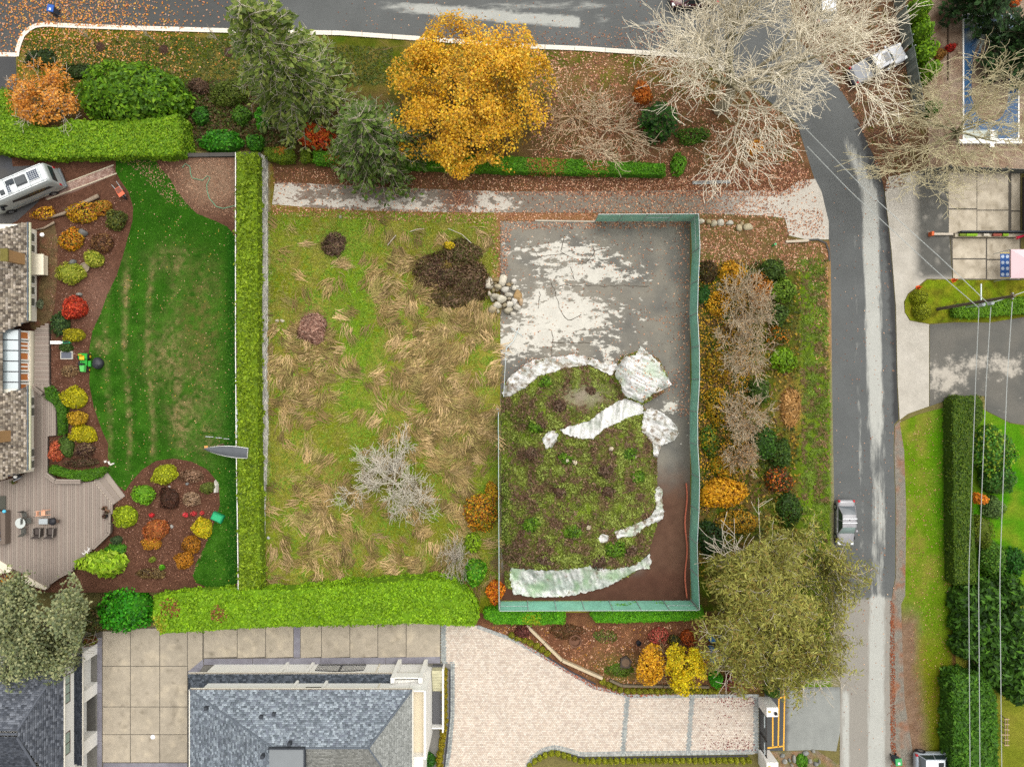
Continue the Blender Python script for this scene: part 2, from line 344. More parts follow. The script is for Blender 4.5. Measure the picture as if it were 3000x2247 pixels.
# ---- the vacant lot: rough grass
def lot_z(X, Y):   # the ground climbs against the boundary wall towards the south
    return 1.25*sm(1180, 1690, Y)*(1-sm(778, 1000, X))
def lot_col(X, Y):
    n = fbm(X/55, Y/55, 51, 5); n2 = fbm(X/16, Y/16, 52); n3 = fbm(X/30+5, Y/30, 53)
    r = mix(c('6c7218'), c('868432'), np.clip((n-.35)*3, 0, 1)); r = mix(r, c('90784a'), np.clip((n3-.52)*4, 0, 1)*.55)
    gr = blob(X, Y, 1040, 850, 70, 260)+.8*blob(X, Y, 1050, 1150, 90, 120)+.7*blob(X, Y, 1400, 950, 60, 60)+.7*blob(X, Y, 1420, 1380, 60, 180)+.6*blob(X, Y, 820, 650, 60, 100)+.6*blob(X, Y, 900, 1560, 160, 80)
    r = mix(r, c('648418'), np.clip(gr*(n2*1.6-.1), 0, .95))
    tn = blob(X, Y, 1300, 1050, 110, 170)+.9*blob(X, Y, 1330, 1230, 120, 80)+.8*blob(X, Y, 900, 1080, 80, 110)+.7*blob(X, Y, 1180, 800, 90, 70)+.7*blob(X, Y, 1330, 1420, 60, 90)+.5*blob(X, Y, 930, 1500, 100, 100)+.5*blob(X, Y, 1200, 1660, 200, 40)
    r = mix(r, c('9a7a4a'), np.clip(tn*(n3*1.8-.25), 0, .9))
    r = mix(r, c('3a2a1c'), np.clip(blob(X, Y, 1320, 790, 95, 80)*1.3*(n2+.35), 0, .95))
    r = mix(r, c('5a463a'), np.clip(blob(X, Y, 975, 715, 40, 36)*(n2+.5), 0, .9)); r = mix(r, c('7d5c4c'), np.clip(2*blob(X, Y, 912, 960, 40, 48), 0, 1)*.9)
    r = mix(r, c('4a4a18'), np.clip(blob(X, Y, 1150, 1400, 150, 120)*(n2*1.6-.2), 0, .7))
    r = mix(r, c('7a4f36'), sm(650, 622, Y)*np.clip(n2*1.5, 0, 1)*.7); r = mix(r, c('8a5f46'), sm(1440, 1462, X)*sm(920, 800, Y)*.8)
    return mix(r, c('a09c94'), sm(792, 780, X+14*(n2-.5))*sm(1500, 1300, Y)*.7)
fieldm = M('rough_grass', rough=.95, noise=((1.5, .1), (7, .25), (20, .45)), bump=1, bscale=12, spec=.05)
sheet('vacant_lot', [(776, 470), (797, 480), (806, 533), (797, 599), (967, 613), (1187, 621), (1442, 623), (1990, 626), (2022, 628), (2022, 647), (1465, 647), (1466, 1200), (1464, 1758), (2030, 1760), (2030, 1800), (1400, 1830), (1380, 1760), (770, 1760), (772, 1500)], .012, fieldm, 9, lot_col, zf=lot_z)

# ---- old tennis court
def court_col(X, Y):
    n = fbm(X/45, Y/45, 61); n2 = fbm(X/15, Y/15, 62)
    r = mix(c('7c776c'), c('64625c'), np.clip((n-.3)*2.2, 0, 1)); r = mix(r, c('504c46'), sm(1960, 2015, X)*.6)
    r = mix(r, c('8a8478'), blob(X, Y, 1620, 900, 130, 120)*.6)
    s = np.clip(sm(1330, 1480, Y+50*(n2-.5))*sm(1860, 1900, X), 0, 1)
    r = mix(r, mix(c('4e3527'), c('634838'), n2), s); s2 = sm(1640, 1700, Y); r = mix(r, mix(c('452a1e'), c('57392b'), n2), s2)
    return mix(r, c('5c4a34'), sm(1470, 1468, X)*.5)
def court_mask(X, Y):
    m = .26+.34*np.exp(-((Y-735)/34)**2-((X-1650)/150)**2)+.40*np.exp(-((Y-800)/34)**2-((X-1730)/150)**2)+.46*np.exp(-((Y-908)/62)**2-((X-1650+.9*(908-Y))/150)**2)
    m = m+.36*np.exp(-((Y-985)/45)**2-((X-1570)/130)**2)+.3*blob(X, Y, 1780, 1030, 30, 40)+.22*blob(X, Y, 1500, 1030, 50, 50)+.38*blob(X, Y, 1960, 1190, 24, 24)+.15*blob(X, Y, 1690, 665, 40, 20)
    return m-.4*sm(1300, 1360, Y)-.35*sm(1920, 1960, X)*sm(1150, 1100, Y)-.12*np.exp(-((Y-845)/12)**2)*sm(1650, 1720, X)-.2*sm(690, 660, Y)
sheet('tennis_court', [(1466, 648), (2021, 648), (2022, 1759), (1466, 1759)], .016, peelm, 7, court_col, court_mask, c('bfbbb0'))
# long cracks in the paving as thin strips of dirt
def crack(name, pts, w, hx, parent=None, z=.022):
    mb = MB(); q = []
    for i in range(len(pts)-1):
        a, b = np.array(pts[i]), np.array(pts[i+1]); n = max(2, int(np.hypot(*(b-a))/9))
        for k in range(n): q.append(a+(b-a)*k/n+rng.normal(0, 1.6, 2))
    q.append(np.array(pts[-1])); q = np.array(q); d = np.gradient(q, axis=0); d /= np.linalg.norm(d, axis=1, keepdims=True); nn = np.stack([-d[:, 1], d[:, 0]], 1)
    ww = w*rng.uniform(.3, 1, (len(q), 1)); L = q+nn*ww; R = q-nn*ww; vs = [W(x, y, z) for x, y in L]+[W(x, y, z) for x, y in R]; n = len(q)
    mb.add(vs, [(i, i+1, n+i+1, n+i) for i in range(n-1)]); o = mb.build(name, P(hx, 'dirt_'+hx, rough=.95), parent); return o
for pl in [T(2, 1, (340, 790), (390, 930), (420, 1030), (480, 1110), (600, 1060)), T(2, 1, (455, 380), (420, 520), (560, 590), (640, 610), (740, 500), (860, 490)), T(2, 1, (160, 470), (230, 560), (400, 540)), T(2, 1, (345, 1200), (345, 1500)), T(2, 1, (240, 860), (225, 1010)),
           T(2, 1, (350, 1300), (700, 1305)), T(2, 1, (510, 650), (540, 760)), T(2, 1, (700, 480), (720, 600)), T(2, 1, (400, 810), (1180, 815))]:
    tag(crack('court_crack', pl, 1.3, '4a4238'), kind='structure')

# ---- verge between court fence and road
def v2_col(X, Y):
    n = fbm(X/22, Y/22, 71); n2 = fbm(X/9, Y/9, 72)
    r = mix(c('4a5a14'), c('5f4a2c'), np.clip((n-.4)*3, 0, 1)); gb = sm(2320, 2365, X+10*(n-.5)); r = mix(r, mix(c('667e1c'), c('567414'), n2), gb*sm(690, 800, Y)*.85)
    r = mix(r, mix(c('b3874a'), c('8d6f3c'), n2), blob(X, Y, 2318, 1185, 40, 70)*.9); r = mix(r, c('a0714e'), sm(2405, 2425, X)*sm(1150, 1000, Y)*.7)
    r = mix(r, mix(c('5f4e2c'), c('86664c'), n2), sm(800, 720, Y)*.7); return mix(r, c('8a7a6a'), sm(2431, 2438, X)*.7)
sheet('roadside_verge', [(2024, 628), (2240, 636), (2300, 644), (2309, 692), (2360, 706), (2430, 706), (2434, 765), (2438, 1124), (2444, 1480), (2442, 1765), (2466, 1805), (2461, 2012), (2250, 2016), (2240, 1990), (2240, 1790), (2028, 1790), (2024, 1700)], .014, grassm, 10, v2_col)
# ---- planting bed south of the court and the entry
def bed_col(X, Y):
    n = fbm(X/24, Y/24, 81); n2 = fbm(X/10, Y/10, 82)
    r = mix(c('5a3a2a'), c('7a543c'), n2); r = mix(r, c('8c6844'), np.clip((n-.5)*3, 0, 1)*.6); r = mix(r, c('4e6416'), blob(X, Y, 1810, 1960, 60, 40)*.9*n2*1.6)
    return mix(r, c('4c4a1c'), sm(2050, 2100, X)*.6)
sheet('planting_bed', [(1385, 1795), (2240, 1792), (2240, 2040), (1850, 2040), (1740, 2015), (1600, 1930), (1500, 1875), (1400, 1838)], .018, mulchm, 11, bed_col)
sheet('soil_bank', [(2420, 200), (2480, 290), (2521, 366), (2548, 434), (2576, 488), (2591, 562), (2640, 560), (2690, 500), (2720, 480), (2720, -60), (2300, -60), (2340, 120)], .010, grassm, 12, flat('54402f', '725642', '4a4a1c', s=1.6))
# ---- paved drive (pavers built further down), concrete yard, entry
paver_poly = [(1292, 1826), (1400, 1832), (1500, 1868), (1600, 1924), (1740, 2009), (1850, 2036), (2222, 2034), (2222, 2206), (1700, 2213), (1660, 2200), (1625, 2191), (1590, 2199), (1552, 2222), (1535, 2262), (1305, 2262), (1322, 2200), (1330, 2100), (1331, 1945), (1292, 1938)]
sheet('paved_drive', paver_poly, .020, P('a0958a', 'paver_joint', rough=.95), 40)
sheet('concrete_yard', [(285, 1850), (600, 1825), (1291, 1815), (1291, 1945), (595, 1950), (552, 1980), (552, 2262), (285, 2262)], .020, P('5d574e', 'slab_joint', rough=.95), 60)
def ent_col(X, Y): return mix(mix(c('8d8f8a'), c('7b7d79'), fbm(X/12, Y/40, 91)), c('3b3c3d'), np.maximum(sm(2312, 2298, X), .0*X)*.9+.4*sm(2025, 2015, Y))
sheet('entry_apron', [(2224, 2012), (2461, 2012), (2462, 2140), (2450, 2200), (2400, 2196), (2224, 2200)], .016, asphm, 12, ent_col, lambda X, Y: .1*sm(2330, 2400, X)+.3*sm(2440, 2460, X), c('a09c92'))
sheet('entry_shoulder', [(2224, 2202), (2395, 2198), (2460, 2240), (2460, 2300), (2224, 2300)], .012, mulchm, 12, flat('7c7060', '8a6a4c', '5d6a2c', s=2))
sheet('house_paving', [(200, 1850), (290, 1850), (290, 2300), (200, 2300)], .006, concm, 30, flat('6a6862', '77746e', s=2))
sheet('house_paving', [(548, 1946), (1335, 1940), (1335, 2300), (548, 2300)], .006, concm, 40, flat('6a6862', '77746e', s=2))
# ---- right-hand side
def v3_col(X, Y):
    n = fbm(X/30, Y/40, 101); n2 = fbm(X/10, Y/10, 102)
    r = mix(c('5c7a12'), c('7c7a30'), np.clip((n-.4)*3, 0, 1)*sm(2790, 2700, X)); r = mix(r, c('3f7a08'), sm(2700, 2770, X)*sm(1700, 1500, Y)*.8*(n2+.4)); r = mix(r, c('6c6a14'), sm(1800, 2000, Y)*.7)
    r = mix(r, mix(c('6a4e3a'), c('8a7460'), n2), np.clip(sm(2715, 2660, X+30*(n-.5)-.10*np.clip(Y-1950, 0, 300))*sm(1740, 1850, Y)*1.1, 0, 1)); return mix(r, c('5d3a2a'), sm(2783, 2790, X)*.85)
sheet('roadside_lawn', [(2636, 1238), (2690, 1214), (2780, 1190), (2830, 1165), (2830, 1700), (2800, 1760), (2800, 2300), (2690, 2300), (2650, 2050), (2640, 1770), (2652, 1745), (2655, 1500), (2649, 1320)], .010, grassm, 11, v3_col)
sheet('neighbour_lawn', [(2830, 1165), (2890, 1205), (2960, 1240), (3100, 1262), (3100, 1760), (2800, 1760), (2830, 1700)], .008, grassm, 16, flat('3c7a08', '4f7d12', '6f8020', s=.6))
sheet('neighbour_grass', [(2800, 1760), (3100, 1760), (3100, 2300), (2800, 2300)], .006, grassm, 16, flat('7c7a2c', '68701e', s=.8))
def apr_col(X, Y): return mix(mix(c('a29c90'), c('b6b0a5'), fbm(X/30, Y/30, 111)), c('55544f'), np.clip(sm(2668, 2700, X+12*(fbm(X/9, Y/40, 112)-.5))*sm(830, 800, Y)*sm(.2, .55, fbm(X/12, Y/12, 5)+.15), 0, 1))
sheet('neighbour_apron', [(2593, 562), (2600, 520), (2690, 500), (2778, 502), (2782, 690), (2790, 818), (2715, 817), (2690, 838), (2660, 860), (2648, 885), (2650, 915), (2665, 940), (2722, 950), (2722, 1190), (2660, 1212), (2636, 1230), (2630, 1124), (2625, 901), (2612, 732)], .014, concm, 10, apr_col)
def dr2_mask(X, Y): return .3+.32*blob(X, Y, 2770, 1110, 60, 50)+.25*blob(X, Y, 2900, 1060, 90, 30)+.2*blob(X, Y, 2960, 1090, 30, 30)-.2*sm(1040, 1000, Y)
sheet('neighbour_driveway', [(2724, 951), (2800, 945), (2900, 946), (3000, 930), (3100, 925), (3100, 1260), (2960, 1238), (2890, 1203), (2885, 1160), (2810, 1160), (2724, 1190)], .012, asphm, 12, flat('565550', '625f58', s=.8), dr2_mask, c('a8a195'))
sheet('island_grass', [(2650, 885), (2662, 862), (2692, 840), (2717, 820), (2800, 820), (3100, 822), (3100, 922), (3000, 928), (2900, 944), (2800, 943), (2722, 948), (2667, 938), (2652, 915)], .018, grassm, 9, flat('6a7d14', '7d7a20', '4a4a14', s=1.4))
sheet('pool_surround', [(2720, -60), (3100, -60), (3100, 512), (2720, 500), (2690, 500), (2700, 420)], .006, mulchm, 14, flat('8d7562', '9c8a78', '6b5240', s=1.2))
sheet('court_patio', [(2776, 502), (2990, 505), (2990, 822), (2792, 820), (2784, 690)], .012, P('57524a', 'patio_joint', rough=.95), 40)

# ---- slabs: every concrete panel is a piece of its own
def slab(parent, poly, z0, z1, cols, name='slab', inset=1.0, mat=None, seed=0):
    p = np.array(poly, float); ctr = p.mean(0); p = ctr+(p-ctr)*(1-inset*2/np.maximum(np.abs(p-ctr).max(0)*2, 8))
    A, F = tri_poly([tuple(q) for q in p], 9); V = Wn(A[:, 0], A[:, 1], z1+0*A[:, 0])
    col = cols(A[:, 0], A[:, 1])
    e = [W(x, y, z0) for x, y in p]; e2 = [W(x, y, z1) for x, y in p]; n = len(p); b = len(V)
    V = np.concatenate([V, e, e2]); col = np.concatenate([col, np.tile(col.mean(0), (2*n, 1))])
    return mesh_np(name, V, [F, np.array([(b+i, b+(i+1) % n, b+n+(i+1) % n, b+n+i) for i in range(n)])], mat or concm, col, parent=parent)
yard = bpy.data.objects['concrete_yard']
def yard_col(tint):
    def f(X, Y):
        n = fbm(X/24, Y/24, 121); n2 = fbm(X/60, Y/60, 122)
        r = mix(c('a89d8c'), c('9a907f'), n2)*(1+tint); r = mix(r, c('b9ac96'), np.clip((n-.56)*5, 0, 1)*.7); return mix(r, c('6c6354'), np.clip((fbm(X/13, Y/13, 8)-.62)*4, 0, 1)*.7)
    return f
ys = [1848, 1951, 2070, 2151, 2233]; xs = [300, 382, 468, 549]
for i in range(3):
    for j in range(4):
        y0 = ys[j] if j else 1848-8*i
        slab(yard, [(xs[i], y0), (xs[i+1], y0), (xs[i+1], ys[j+1]), (xs[i], ys[j+1])], .02, .045, yard_col(rng.normal(0, .03)))
slab(yard, [(549, 1838), (594, 1836), (594, 1951), (549, 1966)], .02, .045, yard_col(0))
xs = [596, 695, 778, 860]; 
for x0, x1 in [(596, 695), (695, 778), (778, 860), (880, 942), (942, 1025), (1025, 1107), (1107, 1190), (1190, 1290)]:
    slab(yard, [(x0, 1825), (x1, 1822), (x1, 1924), (x0, 1928)], .02, .045, yard_col(rng.normal(0, .03)))
greyc = flat('75727a', '84828a', s=2)
for pl in ([(860, 1823), (880, 1823), (880, 1926), (860, 1926)], [(597, 1929), (740, 1928), (740, 1946), (597, 1948)], [(740, 1928), (940, 1926), (940, 1945), (740, 1946)], [(940, 1926), (1130, 1925), (1130, 1944), (940, 1945)], [(1130, 1925), (1290, 1923), (1290, 1943), (1130, 1944)], [(550, 1967), (595, 1930), (597, 1948), (580, 1975), (552, 1982)],
           [(284, 1868), (299, 1866), (299, 2030), (284, 2030)], [(284, 2030), (299, 2030), (299, 2170), (284, 2170)], [(284, 2170), (299, 2170), (299, 2262), (284, 2262)], [(302, 2234), (549, 2234), (549, 2262), (302, 2262)]):
    slab(yard, pl, .02, .05, greyc, 'border_slab', .6)
patio = bpy.data.objects['court_patio']
pat = flat('a79c89', 'b9ae9b', '8a7f6c', s=1.3, seed=9)
for x0, x1, y0, y1 in [(2778, 2862, 505, 612), (2862, 2955, 507, 616), (2962, 2989, 508, 618), (2779, 2862, 614, 684), (2862, 2955, 617, 684), (2962, 2989, 620, 684), (2790, 2889, 698, 758), (2891, 2988, 698, 760), (2791, 2889, 760, 818), (2891, 2988, 762, 819)]:
    slab(patio, [(x0, y0), (x1, y0), (x1, y1), (x0, y1)], .012, .03, pat)

# ---- pavers: one joined layer of small setts over the recessed bed
def setts(name, poly, dx, dy, pal, z, parent, band=None):
    p = np.array(poly, float); lo, hi = p.min(0), p.max(0); X, Y = [], []
    ny = int((hi[1]-lo[1])/dy)+1
    for j in range(ny):
        x = np.arange(lo[0]+(j % 2)*dx*.5, hi[0], dx); X.append(x); Y.append(np.full(len(x), lo[1]+j*dy))
    X = np.concatenate(X); Y = np.concatenate(Y); ok = inside(poly, X, Y)
    if band is not None: ok &= ~band(X, Y)
    X, Y = X[ok], Y[ok]; n = len(X); gx, gy = dx*.46, dy*.44
    zz = z+rng.uniform(-.003, .004, n)
    V = np.stack([Wn(X+a*gx, Y+b*gy, zz) for a, b in ((-1, 1), (1, 1), (1, -1), (-1, -1))], 1).reshape(-1, 3)
    col = pick(pal, n, .035)*(1+.12*(fbm(X/40, Y/40, 7)-.5))[:, None]; col = mix(col, c('9c9186'), np.clip((np.exp(-((Y-2125)/14)**2)+np.exp(-((Y-2075)/12)**2))*sm(1800, 2100, X), 0, 1)*.25)
    o = mesh_np(name, V, np.arange(4*n).reshape(n, 4), concm, np.repeat(col, 4, 0), parent=parent); o['kind'] = 'stuff'; return o
pd = bpy.data.objects['paved_drive']
def bandf(X, Y):
    a = 1838-.075*(Y-2040); b = 2028-.07*(Y-2040)
    return (np.abs(X-a) < 7)&(Y > 2036) | (np.abs(X-b) < 7)&(Y > 2036) | (X > 2208) | (X < 1308)&(Y < 1945)
setts('light_setts', paver_poly, 6.4, 5.0, ['c6b8a8', 'cec0b0', 'c0b0a0', 'bcac9e', 'c8bcae', 'd0c4b6'], .045, pd, bandf)
for pl in ([(1831, 2038), (1845, 2038), (1831, 2210), (1816, 2210)], [(2021, 2036), (2035, 2036), (2023, 2208), (2009, 2208)], [(2208, 2036), (2222, 2036), (2222, 2206), (2208, 2206)], [(1293, 1826), (1308, 1827), (1308, 1938), (1331, 1940), (1331, 1945), (1293, 1940)]):
    setts('grey_setts', pl, 4.4, 4.4, ['8f9492', '9ba09c', '848a8a'], .046, pd)
def ribbon(pts, w, name, pal, parent, z=.05):
    q = []; 
    for i in range(len(pts)-1):
        a, b = np.array(pts[i], float), np.array(pts[i+1], float); n = max(2, int(np.hypot(*(b-a))/4.4)); q += [a+(b-a)*k/n for k in range(n)]
    q = np.array(q); d = np.gradient(q, axis=0); d /= np.linalg.norm(d, axis=1, keepdims=True); nn = np.stack([-d[:, 1], d[:, 0]], 1); V = []
    for s0, s1 in ((-1, -.06), (.06, 1)):
        V += [[W(*(q[i]+d[i]*1.9*e+nn[i]*w*f), z) for e, f in ((-1, s0), (1, s0), (1, s1), (-1, s1))] for i in range(len(q))]
    V = np.array(V).reshape(-1, 3); n = len(V)//4; F = np.arange(4*n).reshape(n, 4)
    a, b, cc = (V[F[:, i]] for i in range(3)); fl = np.cross(b-a, cc-a)[:, 2] < 0; F[fl] = F[fl][:, ::-1]
    o = mesh_np(name, V, F, concm, np.repeat(pick(pal, n, .06), 4, 0), parent=parent); o['kind'] = 'stuff'; return o
gp = ['8f9492', 'a2a6a2', '868b8b']
ribbon([(1400, 1836), (1500, 1872), (1600, 1928), (1740, 2013), (1850, 2040), (2220, 2038)], 5, 'edge_setts', gp, pd, .054)
ribbon([(1540, 2258), (1556, 2222), (1590, 2197), (1625, 2188), (1660, 2196), (1700, 2209), (2210, 2202)], 7, 'edge_setts', gp, pd, .056)
ribbon([(1326, 1946), (1326, 2090), (1316, 2200), (1306, 2260)], 6, 'edge_setts', gp, pd, .054)

# ---- kerbs
def kerb(name, pts, w, h, mat, seg=88, gut=None, label=None):
    root = MB(); q = [np.array(pts[0], float)]
    for i in range(len(pts)-1):
        a, b = np.array(pts[i], float), np.array(pts[i+1], float); n = max(1, int(np.hypot(*(b-a))/22)); q += [a+(b-a)*(k+1)/n for k in range(n)]
    q = np.array(q); d = np.gradient(q, axis=0); d /= np.linalg.norm(d, axis=1, keepdims=True); nn = np.stack([-d[:, 1], d[:, 0]], 1)
    L = np.concatenate([[0], np.cumsum(np.linalg.norm(np.diff(q, axis=0), axis=1))]); ns = max(1, int(L[-1]/seg))
    par = empty(name, (0, 0, 0), None, None); par['kind'] = 'structure'
    for s in range(ns):
        t = np.linspace(L[-1]*s/ns+.5, L[-1]*(s+1)/ns-.5, 5); cx = np.interp(t, L, q[:, 0]); cy = np.interp(t, L, q[:, 1]); nx = np.interp(t, L, nn[:, 0]); ny = np.interp(t, L, nn[:, 1])
        for nm, o0, o1, z in (('kerb_stone', 0, w, h),)+((('gutter', -gut, -.3, .03),) if gut else ()):
            mb = MB(); vs = []
            for k in range(5):
                for o_, zz in ((o0, 0), (o0, z), (o1, z), (o1, 0)): vs.append(W(cx[k]+nx[k]*o_, cy[k]+ny[k]*o_, zz))
            fs = [(4*k+e, 4*k+e+1, 4*k+e+5, 4*k+e+4) for k in range(4) for e in range(3)]+[(0, 1, 2, 3), (19, 18, 17, 16)]
            o = mb.add(vs, fs).build(nm, mat, par)
            me_ = o.data; bm = bmesh.new(); bm.from_mesh(me_); bmesh.ops.recalc_face_normals(bm, faces=bm.faces); bm.to_mesh(me_); bm.free()
    return par
kerbm = P('d9d2c4', 'kerb_concrete', rough=.85, noise=((1, .08), (9, .1)))
kerb('kerb', [(49, 166), (53, 138), (66, 104), (94, 78), (136, 72), (170, 75), (383, 83), (743, 93), (998, 98), (1259, 116), (1500, 135), (1703, 143), (2043, 166), (2120, 205)], 6, .12, kerbm, 88, 7)
kerb('driveway_kerb', [(-60, 153), (54, 155)], 12, .05, kerbm, 60)
blackk = P('3a3a40', 'dark_edging', rough=.8)
kerb('drive_edging', [(1546, 2262), (1562, 2230), (1592, 2206), (1625, 2198), (1660, 2206), (1705, 2219), (2192, 2212)], 4, .12, blackk, 120)
kerb('drive_edging', [(1602, 1926), (1670, 1968), (1745, 2006)], -4, .12, blackk, 120)
kerb('drive_edging', [(1290, 1950), (1320, 1949), (1320, 2100), (1309, 2200), (1302, 2262)], 4, .12, blackk, 120)
kerb('asphalt_kerb', [(2368, 701), (2400, 699), (2420, 708), (2431, 725), (2433, 765)], 5, .1, P('4b4a48', 'asphalt_berm'), 200)
# yellow painted lines at the gate
for pl in ([(2262, 2075), (2266, 2075), (2266, 2188), (2262, 2188)], [(2280, 2046), (2284, 2046), (2282, 2187), (2278, 2187)], [(2297, 2018), (2301, 2018), (2298, 2198), (2294, 2198)], [(2284, 2041), (2297, 2039), (2297, 2044), (2284, 2046)], [(2248, 2188), (2294, 2183), (2294, 2187), (2248, 2193)]):
    sheet('painted_line', pl, .022, P('e0a63c', 'yellow_line', rough=.7, noise=((6, .2),)), 30)

# ---- terrace garden in the west: a raised bench of ground
def ter_col(X, Y):
    n = fbm(X/18, Y/18, 131); n2 = fbm(X/8, Y/8, 132)
    r = mix(c('4a3024'), c('654738'), n2); r = mix(r, c('8c735e'), np.clip(blob(X, Y, 620, 530, 90, 70)*1.5, 0, 1)*.75); r = mix(r, c('7c5e50'), blob(X, Y, 290, 870, 50, 90)*.6)
    return r
TER = [(-80, 462), (340, 462), (754, 462), (757, 1100), (763, 1735), (-80, 1735)]
tr = sheet('garden_terrace', TER, TZ, mulchm, 12, ter_col)
mb = MB(); e = [W(x, y, TZ) for x, y in TER]; e0 = [W(x, y, -.02) for x, y in TER]; n = len(TER)
mb.add(e+e0, [(i, i+n, (i+1) % n+n, (i+1) % n) for i in range(n)]).build('terrace_bank', P('5a4a38', 'bank_soil', rough=.95), tr)
lawn_poly = T(0, 0, (1000, 1365), (1330, 1365), (1380, 1450), (1450, 1520), (1530, 1650))+T(0, 1, (1600, 90), (1700, 190), (1850, 250), (1960, 300), (2030, 380), (2034, 1000), (2040, 1657))+T(0, 2, (2044, 500), (2048, 1657))+T(0, 3, (2052, 60), (2000, 95), (1800, 105), (1690, 60), (1665, 0))+T(0, 2, (1690, 1560), (1780, 1380), (1850, 1200), (1900, 1050), (1890, 860), (1790, 740), (1650, 670), (1500, 645), (1350, 665), (1230, 740), (1130, 850), (1080, 925), (1020, 880), (915, 745), (960, 690), (930, 640), (935, 520), (880, 400), (810, 200), (770, 0))+T(0, 1, (775, 1560), (765, 1400), (800, 1200), (870, 1050), (930, 880), (1010, 720), (1060, 560), (1110, 380), (1145, 250), (1150, 130), (1110, 0))+T(0, 0, (1040, 1560), (1000, 1480))
def lawn_col(X, Y):
    n = fbm(X/26, Y/26, 141); n2 = fbm(X/9, Y/9, 142)
    r = mix(c('1f4409'), c('2f5a10'), n); w = 0*X
    for cx, rx, a in ((372, 7, 1.1), (440, 8, .9), (315, 8, .6), (520, 20, .5), (600, 40, .55)): w = w+a*np.exp(-((X-cx-8*np.sin(Y/90))/rx)**2)
    w = w*sm(720, 860, Y)*sm(1420, 1290, Y); w = w+.8*blob(X, Y, 300, 1010, 30, 22)+.9*blob(X, Y, 540, 1230, 50, 50)+.7*blob(X, Y, 490, 1050, 70, 90)+.6*blob(X, Y, 365, 830, 12, 60)+.6*blob(X, Y, 500, 760, 60, 40)
    r = mix(r, mix(c('75663f'), c('8a7a54'), n2), np.clip(w*(n2*2.4-.62), 0, .9)); r = mix(r, c('3a6418'), np.clip(sm(730, 900, Y)*(n-.42)*2, 0, .6))
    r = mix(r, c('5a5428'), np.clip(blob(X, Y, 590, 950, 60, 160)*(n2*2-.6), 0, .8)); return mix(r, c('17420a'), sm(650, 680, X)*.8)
sheet('lawn', lawn_poly, TZ+.006, grassm, 8, lawn_col)
def tflat(name, poly, mat, colf, dz=.004, res=14, **k): return sheet(name, poly, TZ+dz, mat, res, colf, **k)
tflat('van_parking', T(0, 0, (0, 1310), (100, 1370), (110, 1440), (330, 1430), (560, 1640), (380, 1657))+T(0, 1, (330, 90), (150, 250), (0, 330))+[(-60, 680), (-60, 440)], asphm, flat('45464a', '4e4c4a'), maskf=lambda X, Y: 0*X, col2=c('8c8a84'))
tflat('mossy_path', T(0, 1, (345, 330), (470, 280), (500, 420), (490, 800), (470, 1000), (430, 1110), (300, 1195), (262, 1170), (262, 1060), (330, 1010)), mulchm, flat('5a4a34', '6a5a3c', '7a4a3c', s=2), .008)
# brick path: sett rows between two pale edging strips
bp = T(0, 0, (975, 1440), (1000, 1500), (640, 1657), (560, 1657), (560, 1610))
br = tflat('brick_path', T(0, 0, (972, 1436), (1003, 1505), (650, 1657))+T(0, 1, (490, 50), (400, 60))+T(0, 0, (555, 1615)), P('6a5248', 'brick_joint'), None, .006, 40)
def brick_rows():
    a, b = np.array(T(0, 0, (560, 1628))[0]), np.array(T(0, 0, (985, 1468))[0]); d = (b-a); L = np.hypot(*d); d /= L; nn = np.array([-d[1], d[0]]); V = []
    for i in range(int((L+60)/7.0)):
        for j in range(5): 
            cc = a-d*60+d*(i+.5*(j % 2))*7.0+nn*(j-2)*4.6; V += [W(*(cc+d*3.2*e+nn*2.0*f), TZ+.03) for e, f in ((-1, 1), (1, 1), (1, -1), (-1, -1))]
    V = np.array(V); n = len(V)//4; o = mesh_np('bricks', V, np.arange(4*n).reshape(n, 4), concm, np.repeat(pick(['9a8074', 'a68c7e', '8a6c60', '94786a'], n, .08), 4, 0), parent=br); o['kind'] = 'stuff'
    for s in (-1, 1):
        m = MB(); p0, p1 = a-d*60+nn*s*13, b+nn*s*13+d*4; m.prism([tuple(W(*(q+nn*w), TZ)[:2]) for q, w in ((p0, -1.5), (p1, -1.5), (p1, 1.5), (p0, 1.5))], TZ, TZ+.05); m.build('edging_strip', P('b3a892', 'pale_edging'), br)
brick_rows()
# ================================================================== VEGETATION
def gz(px, py):   # ground height under a photo pixel
    if px < 757 and 455 < py < 1735: return TZ
    if 766 < px < 1000 and 1180 < py < 1760: return float(lot_z(np.array([px*1.]), np.array([py*1.]))[0])
    return 0.
def unit_dome(n, zmin=-.25):
    z = rng.uniform(zmin, 1, n); a = rng.uniform(0, 2*np.pi, n); r = np.sqrt(1-z*z); return np.stack([r*np.cos(a), r*np.sin(a), z], 1)
def dome_mesh(name, cx, cy, z0, rx, ry, h, col, parent, lump=.1, seed=0):
    a = np.linspace(0, 2*np.pi, 15)[:-1]; V = []; K = 6
    for i in range(K):
        t = i/(K-1)*.98; r = math.cos(t*math.pi/2)**.7; zz = math.sin(t*math.pi/2)
        q = 1+lump*(vn(np.cos(a)*2+seed, np.sin(a)*2+i*.7, seed)-.5)*2
        V.append(np.stack([cx+rx*r*q*np.cos(a), cy+ry*r*q*np.sin(a), z0+h*zz+0*a], 1))
    V = np.concatenate(V); n = 14
    F = np.array([(i*n+k, i*n+(k+1) % n, (i+1)*n+(k+1) % n, (i+1)*n+k) for i in range(K-1) for k in range(n)])
    return V, F
LEAFD = 1.0
